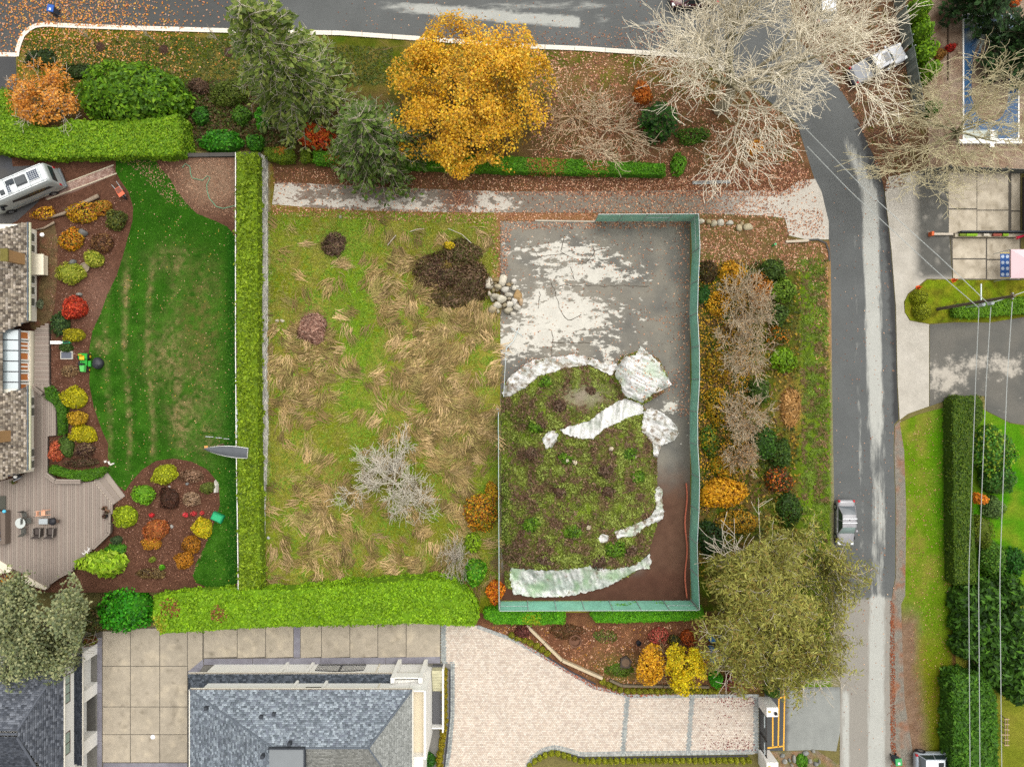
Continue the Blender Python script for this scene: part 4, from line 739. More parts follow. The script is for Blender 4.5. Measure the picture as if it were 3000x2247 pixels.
# ---- terrace garden plants
yg = ['9aa814', 'aab81c', '8a9a14', 'b8c42a']; gg = ['5f9a14', '6fa81a', '528a12', '7db424']
GS = [  # name, label, px, py, rx, ry, h, palette, leaf, openness
 ('variegated_shrub', 'rounded yellow-green variegated shrub beside a grey boulder', 200, 799, 46, 39, 1.3, ['8a9a24', 'a0ac34', '748a1c', 'b4b84a'], .12, 0),
 ('variegated_shrub', 'smaller yellow-green shrub above a stone bowl', 268, 759, 35, 31, 1.2, ['8a9a24', 'a0ac34', '748a1c', 'b4b84a'], .12, 0),
 ('red_maple', 'scarlet dwarf maple on the mulch by the mossy path', 211, 902, 46, 42, 1.5, ['b8361c', 'c8482a', 'a02c1c', 'd05a34', '8a2c1c'], .12, 0),
 ('dark_shrub', 'dark green spiky shrub behind the scarlet maple', 172, 950, 34, 42, 1.0, ['2c4a22', '38582c', '4a6a2c', '243c1c'], .13, 0),
 ('golden_shrub', 'oval golden-yellow clipped shrub below the scarlet maple', 211, 981, 38, 26, 1.1, ['a8a410', 'b8b41a', '96940e', '7c7c10'], .11, 0),
 ('ground_shrub', 'low dark green mat beside the lawn tractor bed', 190, 1018, 28, 16, .5, ['2f4a18', '3c5a1e', '4a6a2a'], .11, 0),
 ('yellow_vine', 'sprawling shrub with yellow and orange autumn leaves around a log', 232, 622, 66, 40, .9, ['c9a01a', 'd8b01e', 'b88a1c', '8a8a1c', 'a86a2a', '6a4a2a'], .14, .35),
 ('yellow_vine', 'yellow leafy creeper trailing towards the parked van', 125, 625, 46, 24, .7, ['d8b01e', 'c9a01a', '8a5a34', 'a8702c'], .13, .55),
 ('yellow_vine', 'yellow-orange leafy shrub wrapped around the grey boulder', 205, 700, 44, 44, .9, ['c9a01a', 'b88a1c', 'a8741c', '7a7a1c', 'c87a1e'], .13, .35),
 ('dark_shrub', 'grey-green conifer bush at the edge of the mown lawn', 334, 642, 38, 36, 1.2, ['4a5a1e', '5a6a26', '3c4a1a', '6f7430'], .13, .1),
 ('brown_shrub', 'brown twiggy bush between creeper and lawn', 296, 710, 42, 36, .8, ['6a4a34', '7a5a3c', '5a3e2a', '8a6a3a'], .12, .25),
 ('orange_shrub', 'orange and yellow thicket below the brick path', 290, 608, 40, 30, .8, ['b8862a', '9a7424', '8a8a24', 'a86a24'], .13, .4),
 ('golden_shrub', 'large cushion of lime-yellow cypress at the top of the deck bed', 212, 1168, 45, 40, 1.3, ['b8b60e', 'a8aa12', 'c8c420', '969c10'], .12, 0),
 ('golden_shrub', 'flat-topped mustard-gold shrub between two lime cushions', 220, 1227, 38, 27, 1.0, ['b89a1e', 'a88a1c', 'c8aa34', '967a1c'], .11, 0),
 ('golden_shrub', 'lime-yellow cypress cushion above the dark purple bush', 237, 1273, 47, 34, 1.2, ['b8b60e', 'c8c018', 'a8a412', '96960e'], .12, 0),
 ('purple_shrub', 'brown-purple bush under the lime cushion by the lawn', 242, 1318, 36, 28, .9, ['5a4438', '6a5444', '4a362e', '7a6a4a'], .11, .05),
 ('weeping_shrub', 'mid green weeping mound against the coral bush', 190, 1308, 24, 42, 1.0, ['4a6a24', '5a7a30', '3c5a1e'], .12, 0),
 ('coral_shrub', 'coral-pink autumn bush next to the deck boards', 162, 1325, 28, 38, 1.1, ['b8603a', 'c8704a', 'c05a48', 'a85434', 'd0784a'], .13, .15),
 ('brown_shrub', 'dry brown heather by the curved box hedge', 235, 1356, 60, 18, .5, ['5a4434', '6a523e', '4a3a2c', '4a4a24'], .1, .1),
 ('golden_shrub', 'round lime cypress at the head of the island bed', 475, 1390, 45, 36, 1.2, yg, .12, 0),
 ('green_shrub', 'round leafy green cypress beside the deck steps', 414, 1451, 37, 37, 1.3, gg, .13, 0),
 ('golden_shrub', 'lobed yellow-green cypress against the deck edge', 363, 1516, 41, 43, 1.3, ['8aa412', '9ab41a', '7a9412', 'aac024'], .12, 0),
 ('olive_shrub', 'flat olive-green dwarf conifer in a white rock pocket', 605, 1429, 31, 20, .7, ['5a6a24', '6a7a30', '4a5a1e'], .1, 0),
 ('brown_shrub', 'mahogany lace-leaf mound in the middle of the island bed', 492, 1462, 36, 40, .8, ['4a3024', '5a3c2c', '3c281e'], .1, 0),
 ('straw_shrub', 'pale straw-coloured grass mound in the island bed', 558, 1462, 34, 28, .5, ['9a8468', 'a8927a', '8a7458'], .11, .1),
 ('straw_shrub', 'pale straw grass beside the lime cypress in the island bed', 560, 1392, 44, 24, .4, ['8a7058', '9a8068', '7a6048'], .11, .2),
 ('azalea', 'little bright red azalea under the lace-leaf mound', 442, 1509, 10, 8, .4, ['c8242c', 'd83a40'], .09, 0),
 ('heather', 'rust-orange heather cushion in the island bed', 452, 1553, 45, 40, .9, ['a8582a', 'b86a34', '984a24', 'b87a3a', '8a5a30'], .1, 0),
 ('heather', 'amber cushion below the rust-orange heather', 441, 1594, 36, 24, .7, ['b88a1c', 'a87a24', 'c89a2a', 'b06a2c'], .1, 0),
 ('golden_shrub', 'bright yellow cypress cushion beside the green bin', 590, 1550, 35, 38, 1.1, ['b8b412', 'a8ac14', 'c8c424', 'd0b41a'], .12, 0),
 ('heather', 'burnt-gold shrub between yellow cushion and lawn', 558, 1594, 34, 33, .9, ['a8741a', 'b8841e', '98641a', '7a5a1c'], .1, .05),
 ('heather', 'dark gold shrub lowest on the island bed rim', 536, 1643, 34, 32, .9, ['b0781a', 'c08a20', '986a1a'], .1, .05),
 ('green_shrub', 'small dark green ball by the deck rail', 339, 1583, 20, 16, .7, ['3c5430', '4a6438', '30482a'], .1, 0),
 ('green_shrub', 'tiny vivid green clump on bark mulch', 473, 1662, 11, 10, .4, ['4f9a10', '5fac1a'], .12, 0),
 ('olive_shrub', 'tiny olive dome on bark mulch', 445, 1640, 13, 10, .4, ['6a7a1c', '7a8a2a'], .1, 0),
 ('bamboo_shrub', 'feathery yellow-green bamboo clump behind the deck corner', 292, 1652, 88, 44, 2.0, ['8ab41c', '9ac42a', '74a018', 'a8cc3a'], .22, 0),
 ('fern_shrub', 'green fern clump between bamboo and deck rail', 335, 1612, 34, 22, .8, ['4a8a1c', '5a9a28', '3c7a18'], .18, .1),
 ('brown_shrub', 'straggly brown bush on the mulch below the bamboo', 440, 1680, 60, 20, .5, ['6a5a34', '7a6a40', '5a4a2c'], .12, .5),
 ('grass_tuft', 'dry beige shrub beside the lawn tractor', 200, 1085, 32, 22, .5, ['8a7452', '9a845e', '7a6444'], .12, .5),
 ('palm_clump', 'small grey-green succulent by the house wall', 116, 890, 10, 20, .5, ['6a7a5a', '7a8a6a'], .12, .3),
]
for n_, lb, a, b, r1, r2, h_, pl, lf, op in GS:
    shrub(n_, lb, a, b, r1, r2, h_, pl, lf, open_=op, lobes=6 if r1 > 25 else 3, asp=2.6 if 'bamboo' in n_ or 'fern' in n_ else 1.5)
for x, y in ((541, 1508), (567, 1505), (591, 1503)):
    shrub('azalea', 'small crimson azalea in a row of three leading to the green bin', x, y, 11 if x < 590 else 7, 9, .4, ['c03038', 'd04450', 'b04a3c'], .09, group='crimson azaleas', lobes=3)
hedge('curved_hedge', 'dark green clipped hedge wrapping the strip of deck boards', [(127, 1138), (140, 1132), (172, 1160), (188, 1195), (186, 1272), (168, 1276), (164, 1205), (150, 1180), (126, 1165)], .8, ['3f7010', '4f8014', '34600e'], .11, z=TZ)
hedge('curved_hedge', 'curved green clipped hedge behind the deck bench', [(138, 1370), (148, 1364), (185, 1378), (230, 1382), (275, 1374), (300, 1368), (309, 1378), (285, 1400), (255, 1410), (215, 1407), (170, 1396), (140, 1386)], .8, ['4a7c10', '5a8c16', '3f6c0e'], .11, z=TZ)
tree('silver_pine', 'big silvery grey-green tree hiding the corner of the slate roof', (195, 1810), (108, 1845), 138, 150, 9, '8a8270', ['76865e', '86946a', '96a076', '667656', 'a4ac7c', '7c8854'], .19, 24000, 51, 3, (8, 6, 5), ang=42, r0=.25, clump=.42, zc=.72, limb_ang=55, z=0)
shrub('laurel_bush', 'glossy bright green laurel mass joining the lime-green hedge', 360, 1790, 92, 76, 3.2, ['2f8a0a', '3d9c0e', '277a0c', '52ac1a'], .2, lobes=22, z=0)
shrub('laurel_bush', 'mossy brown-green bush between silvery tree and laurel', 270, 1820, 44, 52, 2.6, ['4a5424', '5a642c', '6a5a34', '3c481c'], .16, lobes=9, z=0, open_=.1)
shrub('maple_bush', 'bare reddish bush against the white garage corner', 258, 1884, 24, 22, 1.0, ['6a3a22', '7a4a2c', '8a5c34', '7a9a24'], .12, z=0, open_=.35)
shrub('yellow_vine', 'yellow leafed shrub under the retaining wall of the deck', 22, 1708, 34, 24, .8, ['d0a018', 'b8861c', '7a4a2a'], .14, open_=.35)
# ---- the vacant lot
tree('apple_tree', 'leafless lichen-grey fruit tree alone in the rough field', (1158, 1398), (1140, 1395), 125, 118, 3.4, 'b4ac98', seed=61, levels=4, nch=(10, 7, 6, 4), ang=40, r0=.12, trunk=.2, rmin=.018, twig='ccc4b4', moss='8a9468', limb_ang=68, zc=.5, sides=3, up=.02)
mb = MB(); mb.lathe([(.17, 0), (.16, .3), (.15, .32)], n=14); st = mb.build('tree_stump', P('c0ac98', 'cut_wood', noise=((9, .15),)), None); st.location = [float(v) for v in W(1158, 1402)+np.array([.05, -.15, 0])]
tag(st, 'pale sawn stump at the foot of the leafless fruit tree', 'stump')
for lb, a, b, r1, r2, h_, pl, lf, op in [
    ('dark bramble thicket with wine-red litter at the north of the field', 1285, 795, 92, 66, .6, ['402a22', '4e3428', '5a4430', '4a4624'], .12, .25),
    ('dark brown thicket beside the boulder heap', 1375, 825, 76, 74, .7, ['4a3e22', '5a4c2e', '6a5a42', '4a3224'], .12, .25),
    ('low mossy brown thicket below the dark bramble', 1315, 872, 84, 38, .5, ['524a22', '62542c', '463e1c'], .12, .2),
    ('grey-brown scrub on the rim of the dark thicket', 1350, 735, 76, 40, .6, ['4a461f', '625232', '526022'], .12, .3),
    ('round bare purple-brown bush near the northwest of the field', 978, 716, 42, 40, .8, ['5a463c', '6a564a', '4a3a32'], .12, .15)]:
    shrub('bramble_thicket', lb, a, b, r1, r2, h_, [*pl, '7a6850', '5a5a2c', '86705a'], .09, open_=.66, lobes=9, asp=4, fill=.45, dens=1.3)
shrub('weed_plant', 'bright yellow weed standing out of the dark bramble', 1318, 718, 22, 16, .9, ['c8b41a', 'a8a018', 'd8c42a'], .13, open_=.2)
shrub('weed_plant', 'olive-yellow weed in the middle of the dark thicket', 1307, 780, 22, 18, .7, ['7a6a2a', '8a7a34', '6a5a24'], .12, open_=.3)
shrub('brush_pile', 'heap of cut brown twigs and dry needles in the field', 912, 960, 48, 58, .7, ['9a7868', 'aa8878', '8a6858', 'b89a88', '7a5a4c', 'c8ac98'], .1, cat='brush pile', asp=6, lobes=6, core='7a5a4c', fill=.3)
shrub('autumn_bush', 'orange and gold bush against the west court fence', 1408, 1500, 54, 70, 1.6, ['c8901c', 'b8741c', 'd8a82a', '6a6a1c', '7a4a24', '9a9a24'], .16, open_=.2, lobes=9)
shrub('autumn_bush', 'golden leafy bush higher along the west court fence', 1440, 1445, 26, 40, 1.2, ['d0a81e', 'b89a1c', '8a8a1e', 'a06a20'], .15, open_=.25)
shrub('green_shrub', 'yellow-green bush next to the pale bare shrub', 1385, 1590, 36, 34, 1.4, ['8ab41c', '7aa01a', '9ac42e', '5a7a1a'], .15, open_=.1)
shrub('green_shrub', 'mid green bush at the hedge end below the gold bush', 1392, 1680, 40, 48, 1.8, ['4f9a10', '5fac1a', '7aa824', '3c7a14'], .16, lobes=7)
shrub('autumn_bush', 'bright orange bush at the southwest court corner', 1450, 1735, 30, 46, 1.5, ['e08a1a', 'd0761a', 'e89a2a', 'b85a1c'], .16, open_=.15)
tree('bare_shrub', 'pale grey leafless shrub at the east end of the lime-green hedge', (1335, 1640), (1333, 1650), 40, 72, 2.2, 'b0a898', seed=63, levels=4, nch=(9, 5, 4, 3), ang=38, r0=.06, trunk=.1, rmin=.014, twig='b8ae9e', limb_ang=58, zc=.5, sides=3, cat='shrub')
# ---- roadside thicket east of the court
ye = ['c8981a', 'd8a81e', 'b8861a', 'dbb030', '8a7a1e']; dk = ['3a541a', '486620', '567626', '304a18']; ol = ['587c1c', '688c24', '789a2e', '4a6a18']
for lb, a, b, r1, r2, h_, pl, lf, op in [
    ('dark scrub in the leaf litter behind the court fence corner', 2075, 800, 36, 40, .9, ['3a2c1a', '4a3a22', '4a4a1c'], .13, .2),
    ('dark green fern against the green windscreen', 2062, 866, 28, 36, .9, ['2a5a1c', '346a24', '245018'], .17, 0),
    ('golden shrub above the pale birch scrub', 2150, 800, 44, 44, 1.8, ye, .16, .2),
    ('thin golden shrub along the windscreen', 2110, 890, 46, 50, 1.2, ye, .14, .45),
    ('orange-gold scrub above the bare alder', 2230, 850, 40, 60, 1.5, ['b8781a', 'a86a24', '8a6a34', 'c88a2a'], .14, .45),
    ('dark green bush beside the roadside ditch', 2268, 790, 44, 40, 1.6, dk, .15, 0),
    ('broad olive-green bush on the ditch edge', 2296, 850, 46, 46, 1.6, ol, .15, .05),
    ('dark green broom bush midway along the ditch', 2282, 920, 40, 40, 1.5, dk, .15, .05),
    ('bush with scattered orange leaves along the ditch', 2280, 985, 40, 34, 1.3, ['4a5a1a', 'c8801e', '3c4a18', '6a6a20'], .14, .2),
    ('light green grassy bush on the ditch edge', 2300, 1050, 46, 46, 1.3, ['6f9a14', '7fac1e', '5f8a14'], .16, .05),
    ('yellow brush behind the fence above the first alder', 2100, 1075, 44, 60, 1.2, ['a8901c', 'c8a01e', '6a6a24', '8a6a34'], .14, .45),
    ('golden-green scrub beside the first brown alder', 2105, 1190, 44, 70, 1.5, ['b8961a', '4a5a1c', '8a7a1e', 'c8a020'], .14, .3),
    ('dark green bush between the two brown alders', 2230, 1145, 38, 44, 1.7, dk, .15, 0),
    ('large dark green bush facing the tan grass', 2240, 1300, 46, 62, 1.9, ['33561a', '3f6a1c', '4a7a20', '28481a'], .15, 0),
    ('green bramble against the windscreen', 2080, 1290, 34, 60, 1.2, ['3c6a18', '6a7a1c', '2f5416', 'a8941c'], .14, .2),
    ('golden thicket south of the second alder', 2120, 1365, 50, 40, 1.6, ['c8a01a', '9a8a1c', '6a7a24', 'b8861a'], .14, .3),
    ('deep green bush bordering the ditch grass', 2292, 1330, 42, 50, 1.6, ['2c4a14', '38581a', '4a6a20'], .15, .05),
    ('thicket with orange berries near the parked sedan', 2285, 1410, 50, 50, 1.6, ['4a5a1e', 'c8741c', '5a3a24', '384a18', '7a3a24'], .14, .1),
    ('dark green broom beside the parked sedan', 2318, 1490, 44, 60, 1.6, ['35541a', '416418', '2a4614'], .15, .05),
    ('brilliant yellow shrub beside the pine', 2125, 1450, 82, 58, 2.2, ['dba81a', 'cc981a', 'e2b42a', 'b8861a'], .17, .1),
    ('yellow-brown scrub at the top of the pine crown', 2170, 1530, 80, 40, 1.8, ['a8841c', '8a7a2c', '6a6a24', 'c89a1e'], .15, .3),
    ('dark green undergrowth between pine and windscreen', 2085, 1580, 50, 60, 1.4, ['24401a', '2f4e1e', '1e3616'], .15, .05)]:
    shrub('roadside_shrub', lb, a, b, r1, r2, h_, pl, lf, open_=op, lobes=8)
for i, (lb, a, b, r1, r2) in enumerate([('pale brown bare alder over the golden shrubs', 2190, 905, 72, 105), ('brown bare alder between court fence and ditch', 2175, 1020, 74, 90), ('bare alder with rusty twigs beside the dark bush', 2180, 1222, 70, 72), ('small bare alder above the brilliant yellow shrub', 2170, 1345, 50, 46)]):
    tree('bare_alder', lb, (a-12, b), (a, b), r1, r2, 4.2, 'd0c6b2', ['9a7c56', 'aa8a60', 'b8965a', '8a6c4c'], .09, 1100, 71+i, 4, (9, 5, 5, 4), ang=40, r0=.07, trunk=.12, rmin=.019, twig='c4b296', limb_ang=60, zc=.5, sides=3, clump=.3, cat='tree')
shrub('dry_grass', 'patch of tall straw-coloured grass by the roadside ditch', 2316, 1190, 38, 78, .6, ['b8945a', 'a8844a', 'c8a468', '9a7a44'], .16, asp=4.5, lobes=4, cat='grass clump', core='8a6a3c')
tree('pine_tree', 'big rounded yellow-green pine hanging over the road', (2240, 1745), (2302, 1797), 205, 215, 8.5, 'a39a8a', ['848a3c', '969c4a', '747a34', 'a4a858', 'a0a44c', '8a7c3c'], .10, 42000, 81, 4, (8, 7, 6, 5), ang=42, r0=.28, clump=.34, zc=.62, limb_ang=66, twig='c0b6a4', asp=5.0, rmin=.022, fitk=1.4)
# ---- planting bed south of the court
bh = ['4f9a0c', '5fac10', '448a0e', '6fba18']
hedge('box_hedge', 'clipped green hedge block next to the lime-green hedge, outside the south court fence', [(1420, 1790), (1500, 1785), (1600, 1785), (1652, 1788), (1660, 1808), (1650, 1830), (1560, 1832), (1450, 1830), (1418, 1812)], 1.5, bh, .12, group='hedge outside the south fence', blotch=[(1560, 1822, 30, '9aac1a')])
hedge('box_hedge', 'longer clipped green hedge block running under the pine, outside the south court fence', [(1734, 1778), (1850, 1776), (1980, 1776), (2060, 1782), (2068, 1815), (1980, 1822), (1850, 1826), (1745, 1826), (1731, 1805)], 1.5, bh, .12, group='hedge outside the south fence')
for n_, lb, a, b, r1, r2, h_, pl, lf, op in [
    ('red_shrub', 'dull red rounded bush by the timber edging', 1532, 1852, 28, 25, .9, ['6a3a34', '7a4a40', '5a302c'], .1, .05),
    ('red_shrub', 'reddish-pink thin bush in the planting bed', 1930, 1866, 34, 34, .9, ['8a5a44', 'b8544a', '9a6a50', 'c8645a'], .11, .3),
    ('red_shrub', 'burnt-orange bush under the end of the clipped hedge', 2018, 1870, 28, 28, 1.1, ['a8521c', 'b86224', '8a4418'], .12, .1),
    ('dark_shrub', 'small dark leafy bush beside the burnt-orange bush', 1975, 1876, 22, 20, .8, ['2c3a1e', '384828', '8a7a2a'], .12, .1),
    ('green_shrub', 'round fresh green bush by the maroon maple', 2099, 1993, 25, 30, 1.2, ['3f9a0c', '50ac14', '348a0e'], .13, 0),
    ('maroon_maple', 'maroon dwarf maple at the corner of the paved drive', 2158, 1998, 40, 40, 1.4, ['7a2034', '8a2c3c', '6a1a2c', '9a3a44'], .12, .1),
    ('green_shrub', 'low pale green weeds in the planting bed', 1775, 1865, 50, 22, .3, ['5a7a2a', '6a8a34', '7a6a40'], .11, .6),
    ('green_shrub', 'mossy mat above the paved drive', 1815, 1962, 50, 26, .25, ['4a6a18', '5a7a20', '6a8a2a'], .1, .45),
    ('brown_shrub', 'brown ground cover by the old tree ring', 1660, 1850, 60, 30, .3, ['6a4a30', '7a5a3c', '5a4a24'], .11, .5)]:
    shrub(n_, lb, a, b, r1, r2, h_, pl, lf, open_=op, lobes=6)
tree('yellow_tree', 'small brilliant yellow tree above the paved drive', (1985, 1940), (2003, 1957), 62, 68, 3.6, '8a7a5a', ['e0cc10', 'd8bc0e', 'c8c41a', 'e8d82a', 'b8b41a'], .16, 5200, 91, 3, (8, 5, 4), ang=40, r0=.07, clump=.2, limb_ang=58, zc=.6)
tree('yellow_tree', 'amber-yellow smaller tree beside the brilliant yellow one', (1897, 1935), (1908, 1945), 44, 54, 3.0, '8a7a5a', ['d8a81a', 'c8961c', 'e0b82a', 'b8861a'], .15, 3000, 93, 3, (7, 5, 4), ang=40, r0=.06, clump=.2, limb_ang=58, zc=.6)
yb = ['7c8014', '8c901c', '6c7212', '989a28']
for i, (x, y) in enumerate([(1500, 1862), (1518, 1870), (1536, 1877), (1554, 1885), (1572, 1894), (1588, 1904), (1603, 1916)]):
    shrub('boxwood', 'olive boxwood in the short row climbing beside the timber edging', x, y, 13, 12, .6, yb, .09, group='boxwoods beside the timber edging', lobes=2)
for i, (x, y) in enumerate([(1768, 2000), (1784, 2008), (1800, 2015), (1818, 2022)]+[(1838+17.5*k, 2026) for k in range(16)]):
    shrub('boxwood', 'olive-yellow boxwood in the row between planting bed and paved drive', x, y, 12, 11, .6, yb, .09, group='boxwoods above the paved drive', lobes=2)
bx = [(1552, 2246), (1567, 2232), (1582, 2222), (1598, 2214), (1616, 2209), (1634, 2210), (1651, 2214), (1667, 2220), (1684, 2226)]+[(1702+17.6*k, 2231-.05*k) for k in range(29)]
for x, y in bx:
    shrub('boxwood', 'round yellow-green boxwood in the row along the south edge of the paved drive', x, y, 10.5, 11, .65, ['849014', '94a01c', '74800f', 'a2a82a'], .08, group='boxwoods along the south drive edge', lobes=2)
for k in range(16):
    y = 1968+k*18.5; x = 1301-.0*k-max(0, (y-2120))*.12
    shrub('boxwood', 'mustard-yellow boxwood in the row beside the house terrace', x, y, 13, 13, .8, ['9a8a10', 'a89a16', '7c7a12', '8a8414'], .09, group='boxwoods beside the house terrace', lobes=2)
shrub('green_shrub', 'dark green bush under the terrace rail', 1255, 2232, 30, 28, 1.0, ['2f6a14', '3c7c1a', '28581a'], .14, lobes=5)
shrub('holly_bush', 'dark green bush hiding the top of the white gate pillar', 2264, 2030, 24, 24, 2.0, ['3f6a0e', '4f7c14', '34580e'], .12, lobes=4)
shrub('green_shrub', 'low grass among the grey entry rocks', 2350, 2230, 24, 26, .4, ['4f8a14', '5f9a1e', '3f740f'], .12, lobes=3)
# ---- right-hand side
hedge('long_hedge', 'long square-cut dark hedge beside the roadside lawn', [(2795, 1170), (2808, 1160), (2868, 1160), (2884, 1176), (2884, 1225), (2858, 1262), (2852, 1420), (2858, 1560), (2866, 1712), (2800, 1716), (2796, 1500)], 1.7, ['3c5c0e', '48680f', '33500e', '567414', '5f7a1a'], .13)
for n_, lb, a, b, r1, r2, h_, pl, lf in [
    ('camellia_bush', 'large rounded glossy bush behind the long hedge', 2922, 1322, 66, 92, 3.2, ['35701a', '4a8420', '6a9a24', '2c5c1a', '8aa42a'], .18),
    ('camellia_bush', 'second glossy bush, darker, below the large rounded one', 2935, 1405, 50, 62, 3.0, ['2f621c', '3f7422', '567e2c'], .18),
    ('grey_bush', 'small grey-green bush below the glossy ones', 2918, 1490, 32, 40, 1.8, ['5a7a3a', '6a8a48', '4c6c34'], .13),
    ('mounded_bush', 'olive mounded bush growing out of the long hedge', 2882, 1560, 34, 62, 1.9, ['5a7014', '6a7e18', '4c6212'], .12),
    ('mounded_bush', 'round clipped bush at the corner of the neighbour lawn', 2918, 1640, 44, 70, 2.0, ['3c6a18', '4a7a1e', '5f8a24'], .13),
    ('dark_bush', 'dark glossy bush beside the neighbour lawn', 2978, 1652, 40, 48, 2.2, ['2a6414', '347418', '225410'], .17),
    ('orange_vine', 'small orange vine leaning on the long hedge', 2874, 1462, 20, 18, 2.2, ['e08a1c', 'd8961e', 'c8741c'], .13),
    ('orange_vine', 'orange-leaved shrub between hedge and cypresses', 2853, 1768, 16, 28, 2.2, ['c87a1c', 'd8961e', '7a5a1c', '8aa41a'], .13)]:
    shrub(n_, lb, a, b, r1, r2, h_, pl, lf, lobes=11)
cyp = ['2c5210', '386414', '244610', '467420', '4f8020']
for i, (x, y) in enumerate([(2845, 1765), (2905, 1745), (2965, 1735), (2848, 1835), (2912, 1822), (2970, 1812), (2850, 1905), (2915, 1895), (2975, 1885), (2915, 1965), (2975, 1955), (2985, 2020)]):
    shrub('cypress', 'dark drooping cypress in the dense stand under the power lines', x, y, 46, 50, 3.4+.5*(i % 3), cyp, .24, cat='cypress tree', group='cypresses under the power lines', lobes=14, asp=2.6)
hedge('cypress_hedge', 'clipped cypress hedge behind the parked silver hatchback', [(2798, 1985), (2850, 1975), (2905, 1992), (2922, 2050), (2926, 2150), (2930, 2290), (2796, 2290), (2795, 2100)], 2.4, ['3c6c12', '487c18', '325c10', '57881f'], .18, asp=2.2, rough=.2)
for x, y, r, lb in ((2698, 871, 25, 'clipped golden-green ball nearest the neighbour patio on the grass island'), (2706, 911, 27, 'clipped golden-green ball at the tip of the grass island')):
    shrub('ball_topiary', lb, x, y, r, r, 1.1, ['7c8c0e', '8c9c14', '6c7c0e', '9aa820'], .09, lobes=0, fill=.06, group='ball topiaries')
hedge('low_hedge', 'low green hedge under the utility pole', [(2795, 895), (2850, 884), (2920, 876), (3060, 866), (3060, 916), (2950, 922), (2860, 930), (2800, 928)], .9, ['5a8a0e', '6a9a14', '4c7a0e'], .12)
for y, r1, r2, x in ((25, 36, 46, 2700), (90, 34, 44, 2705), (150, 34, 42, 2716), (205, 30, 40, 2726)):
    shrub('arborvitae', 'lime-green arborvitae in the row behind the grey board fence', x, y, r1, r2, 3.0, ['5f8e0c', '6f9e12', '4f7a0c', '80ac1e'], .17, group='arborvitae behind the board fence', lobes=9)
shrub('green_shrub', 'green bush below the arborvitae row by the pool', 2735, 315, 32, 32, 1.6, ['3c7a14', '4c8a1c', '2f6412'], .15, lobes=5)
shrub('red_shrub', 'scarlet bush beside the pool path', 2790, 137, 17, 15, .9, ['c02c24', 'a8241c', '7a2a1c'], .12, lobes=3)
shrub('brown_shrub', 'golden-brown bush next to the scarlet bush', 2757, 155, 22, 22, .8, ['8a6424', '9a7430', '7a5420'], .11, lobes=3)
shrub('orange_shrub', 'orange bush beyond the head of the pool', 2975, 5, 20, 14, .9, ['c86a1c', 'b85a1a'], .12, lobes=3)
conifer('cedar_tree', 'dark green cedar drooping over the head of the pool', (2822, 30), 12, 3.7, ['24441c', '305424', '1e3a1a', '3c6430'], 13, 20, 8, .5, .6, '4a4434', .5, 1.3, asp=4, group='cedars by the pool')
conifer('cedar_tree', 'second cedar, sweeping across the middle of the pool', (2952, 175), 11, 3.9, ['28481e', '345826', '223e1c', '406834'], 15, 20, 8, .5, .6, '4a4434', .5, 1.3, asp=4, group='cedars by the pool')
# ================================================================== MOUND, PLASTIC SHEETS
def mound_z(X, Y):
    b = lambda cx, cy, rx, ry: np.clip(1-((X-cx)/rx)**2-((Y-cy)/ry)**2, 0, 1)
    e = 2.1*b(1700, 1480, 250, 250)**.7+1.5*b(1600, 1150, 150, 110)**.7+1.7*b(1700, 1290, 190, 150)**.7+1.3*b(1620, 1600, 150, 130)**.7
    d = 1.5*b(1878, 1105, 78, 78)**.6; e2 = np.minimum(e, 2.6)
    r = np.maximum(e2, d)+.28*(fbm(X/26, Y/26, 151)-.5)*sm(.05, .6, e2)
    return np.maximum(r, .0)*sm(1466, 1490, X)
MP = [(1468, 1160), (1478, 1120), (1520, 1090), (1560, 1062), (1640, 1050), (1740, 1060), (1800, 1080), (1820, 1045), (1875, 1026), (1930, 1050), (1957, 1105), (1945, 1150), (1885, 1185), (1905, 1230), (1925, 1300), (1925, 1400), (1930, 1480), (1925, 1540), (1905, 1600), (1900, 1650), (1840, 1690), (1740, 1728), (1640, 1748), (1540, 1745), (1480, 1720), (1470, 1600), (1468, 1400)]
def mound_col(X, Y):
    n = fbm(X/20, Y/20, 161); n2 = fbm(X/8, Y/8, 162)
    r = mix(c('5a6428'), c('6a6834'), n2); r = mix(r, c('6a563e'), np.clip((n-.47)*6, 0, 1)*.85); r = mix(r, c('6c8420'), np.clip((fbm(X/26+7, Y/26, 163)-.55)*6, 0, 1)*.85)
    r = mix(r, c('8c8272'), np.clip(blob(X, Y, 1710, 1160, 60, 32)*1.4*(n2+.3), 0, 1)*.85); return mix(r, c('54402f'), sm(1560, 1640, Y)*np.clip((n2-.4)*3, 0, 1)*.7)
sheet('earth_mound', MP, .03, mulchm, 7, mound_col, zf=mound_z, kind='thing', label='overgrown heap of dumped earth on the southern half of the old tennis court', cat='earth mound')
plasticm = M('plastic_sheet', rough=.3, spec=.5, noise=((1.2, .12), (5, .1)), bump=.7, bscale=5, mask=(1.8, .8, .12), alpha=.95)
PLP = []
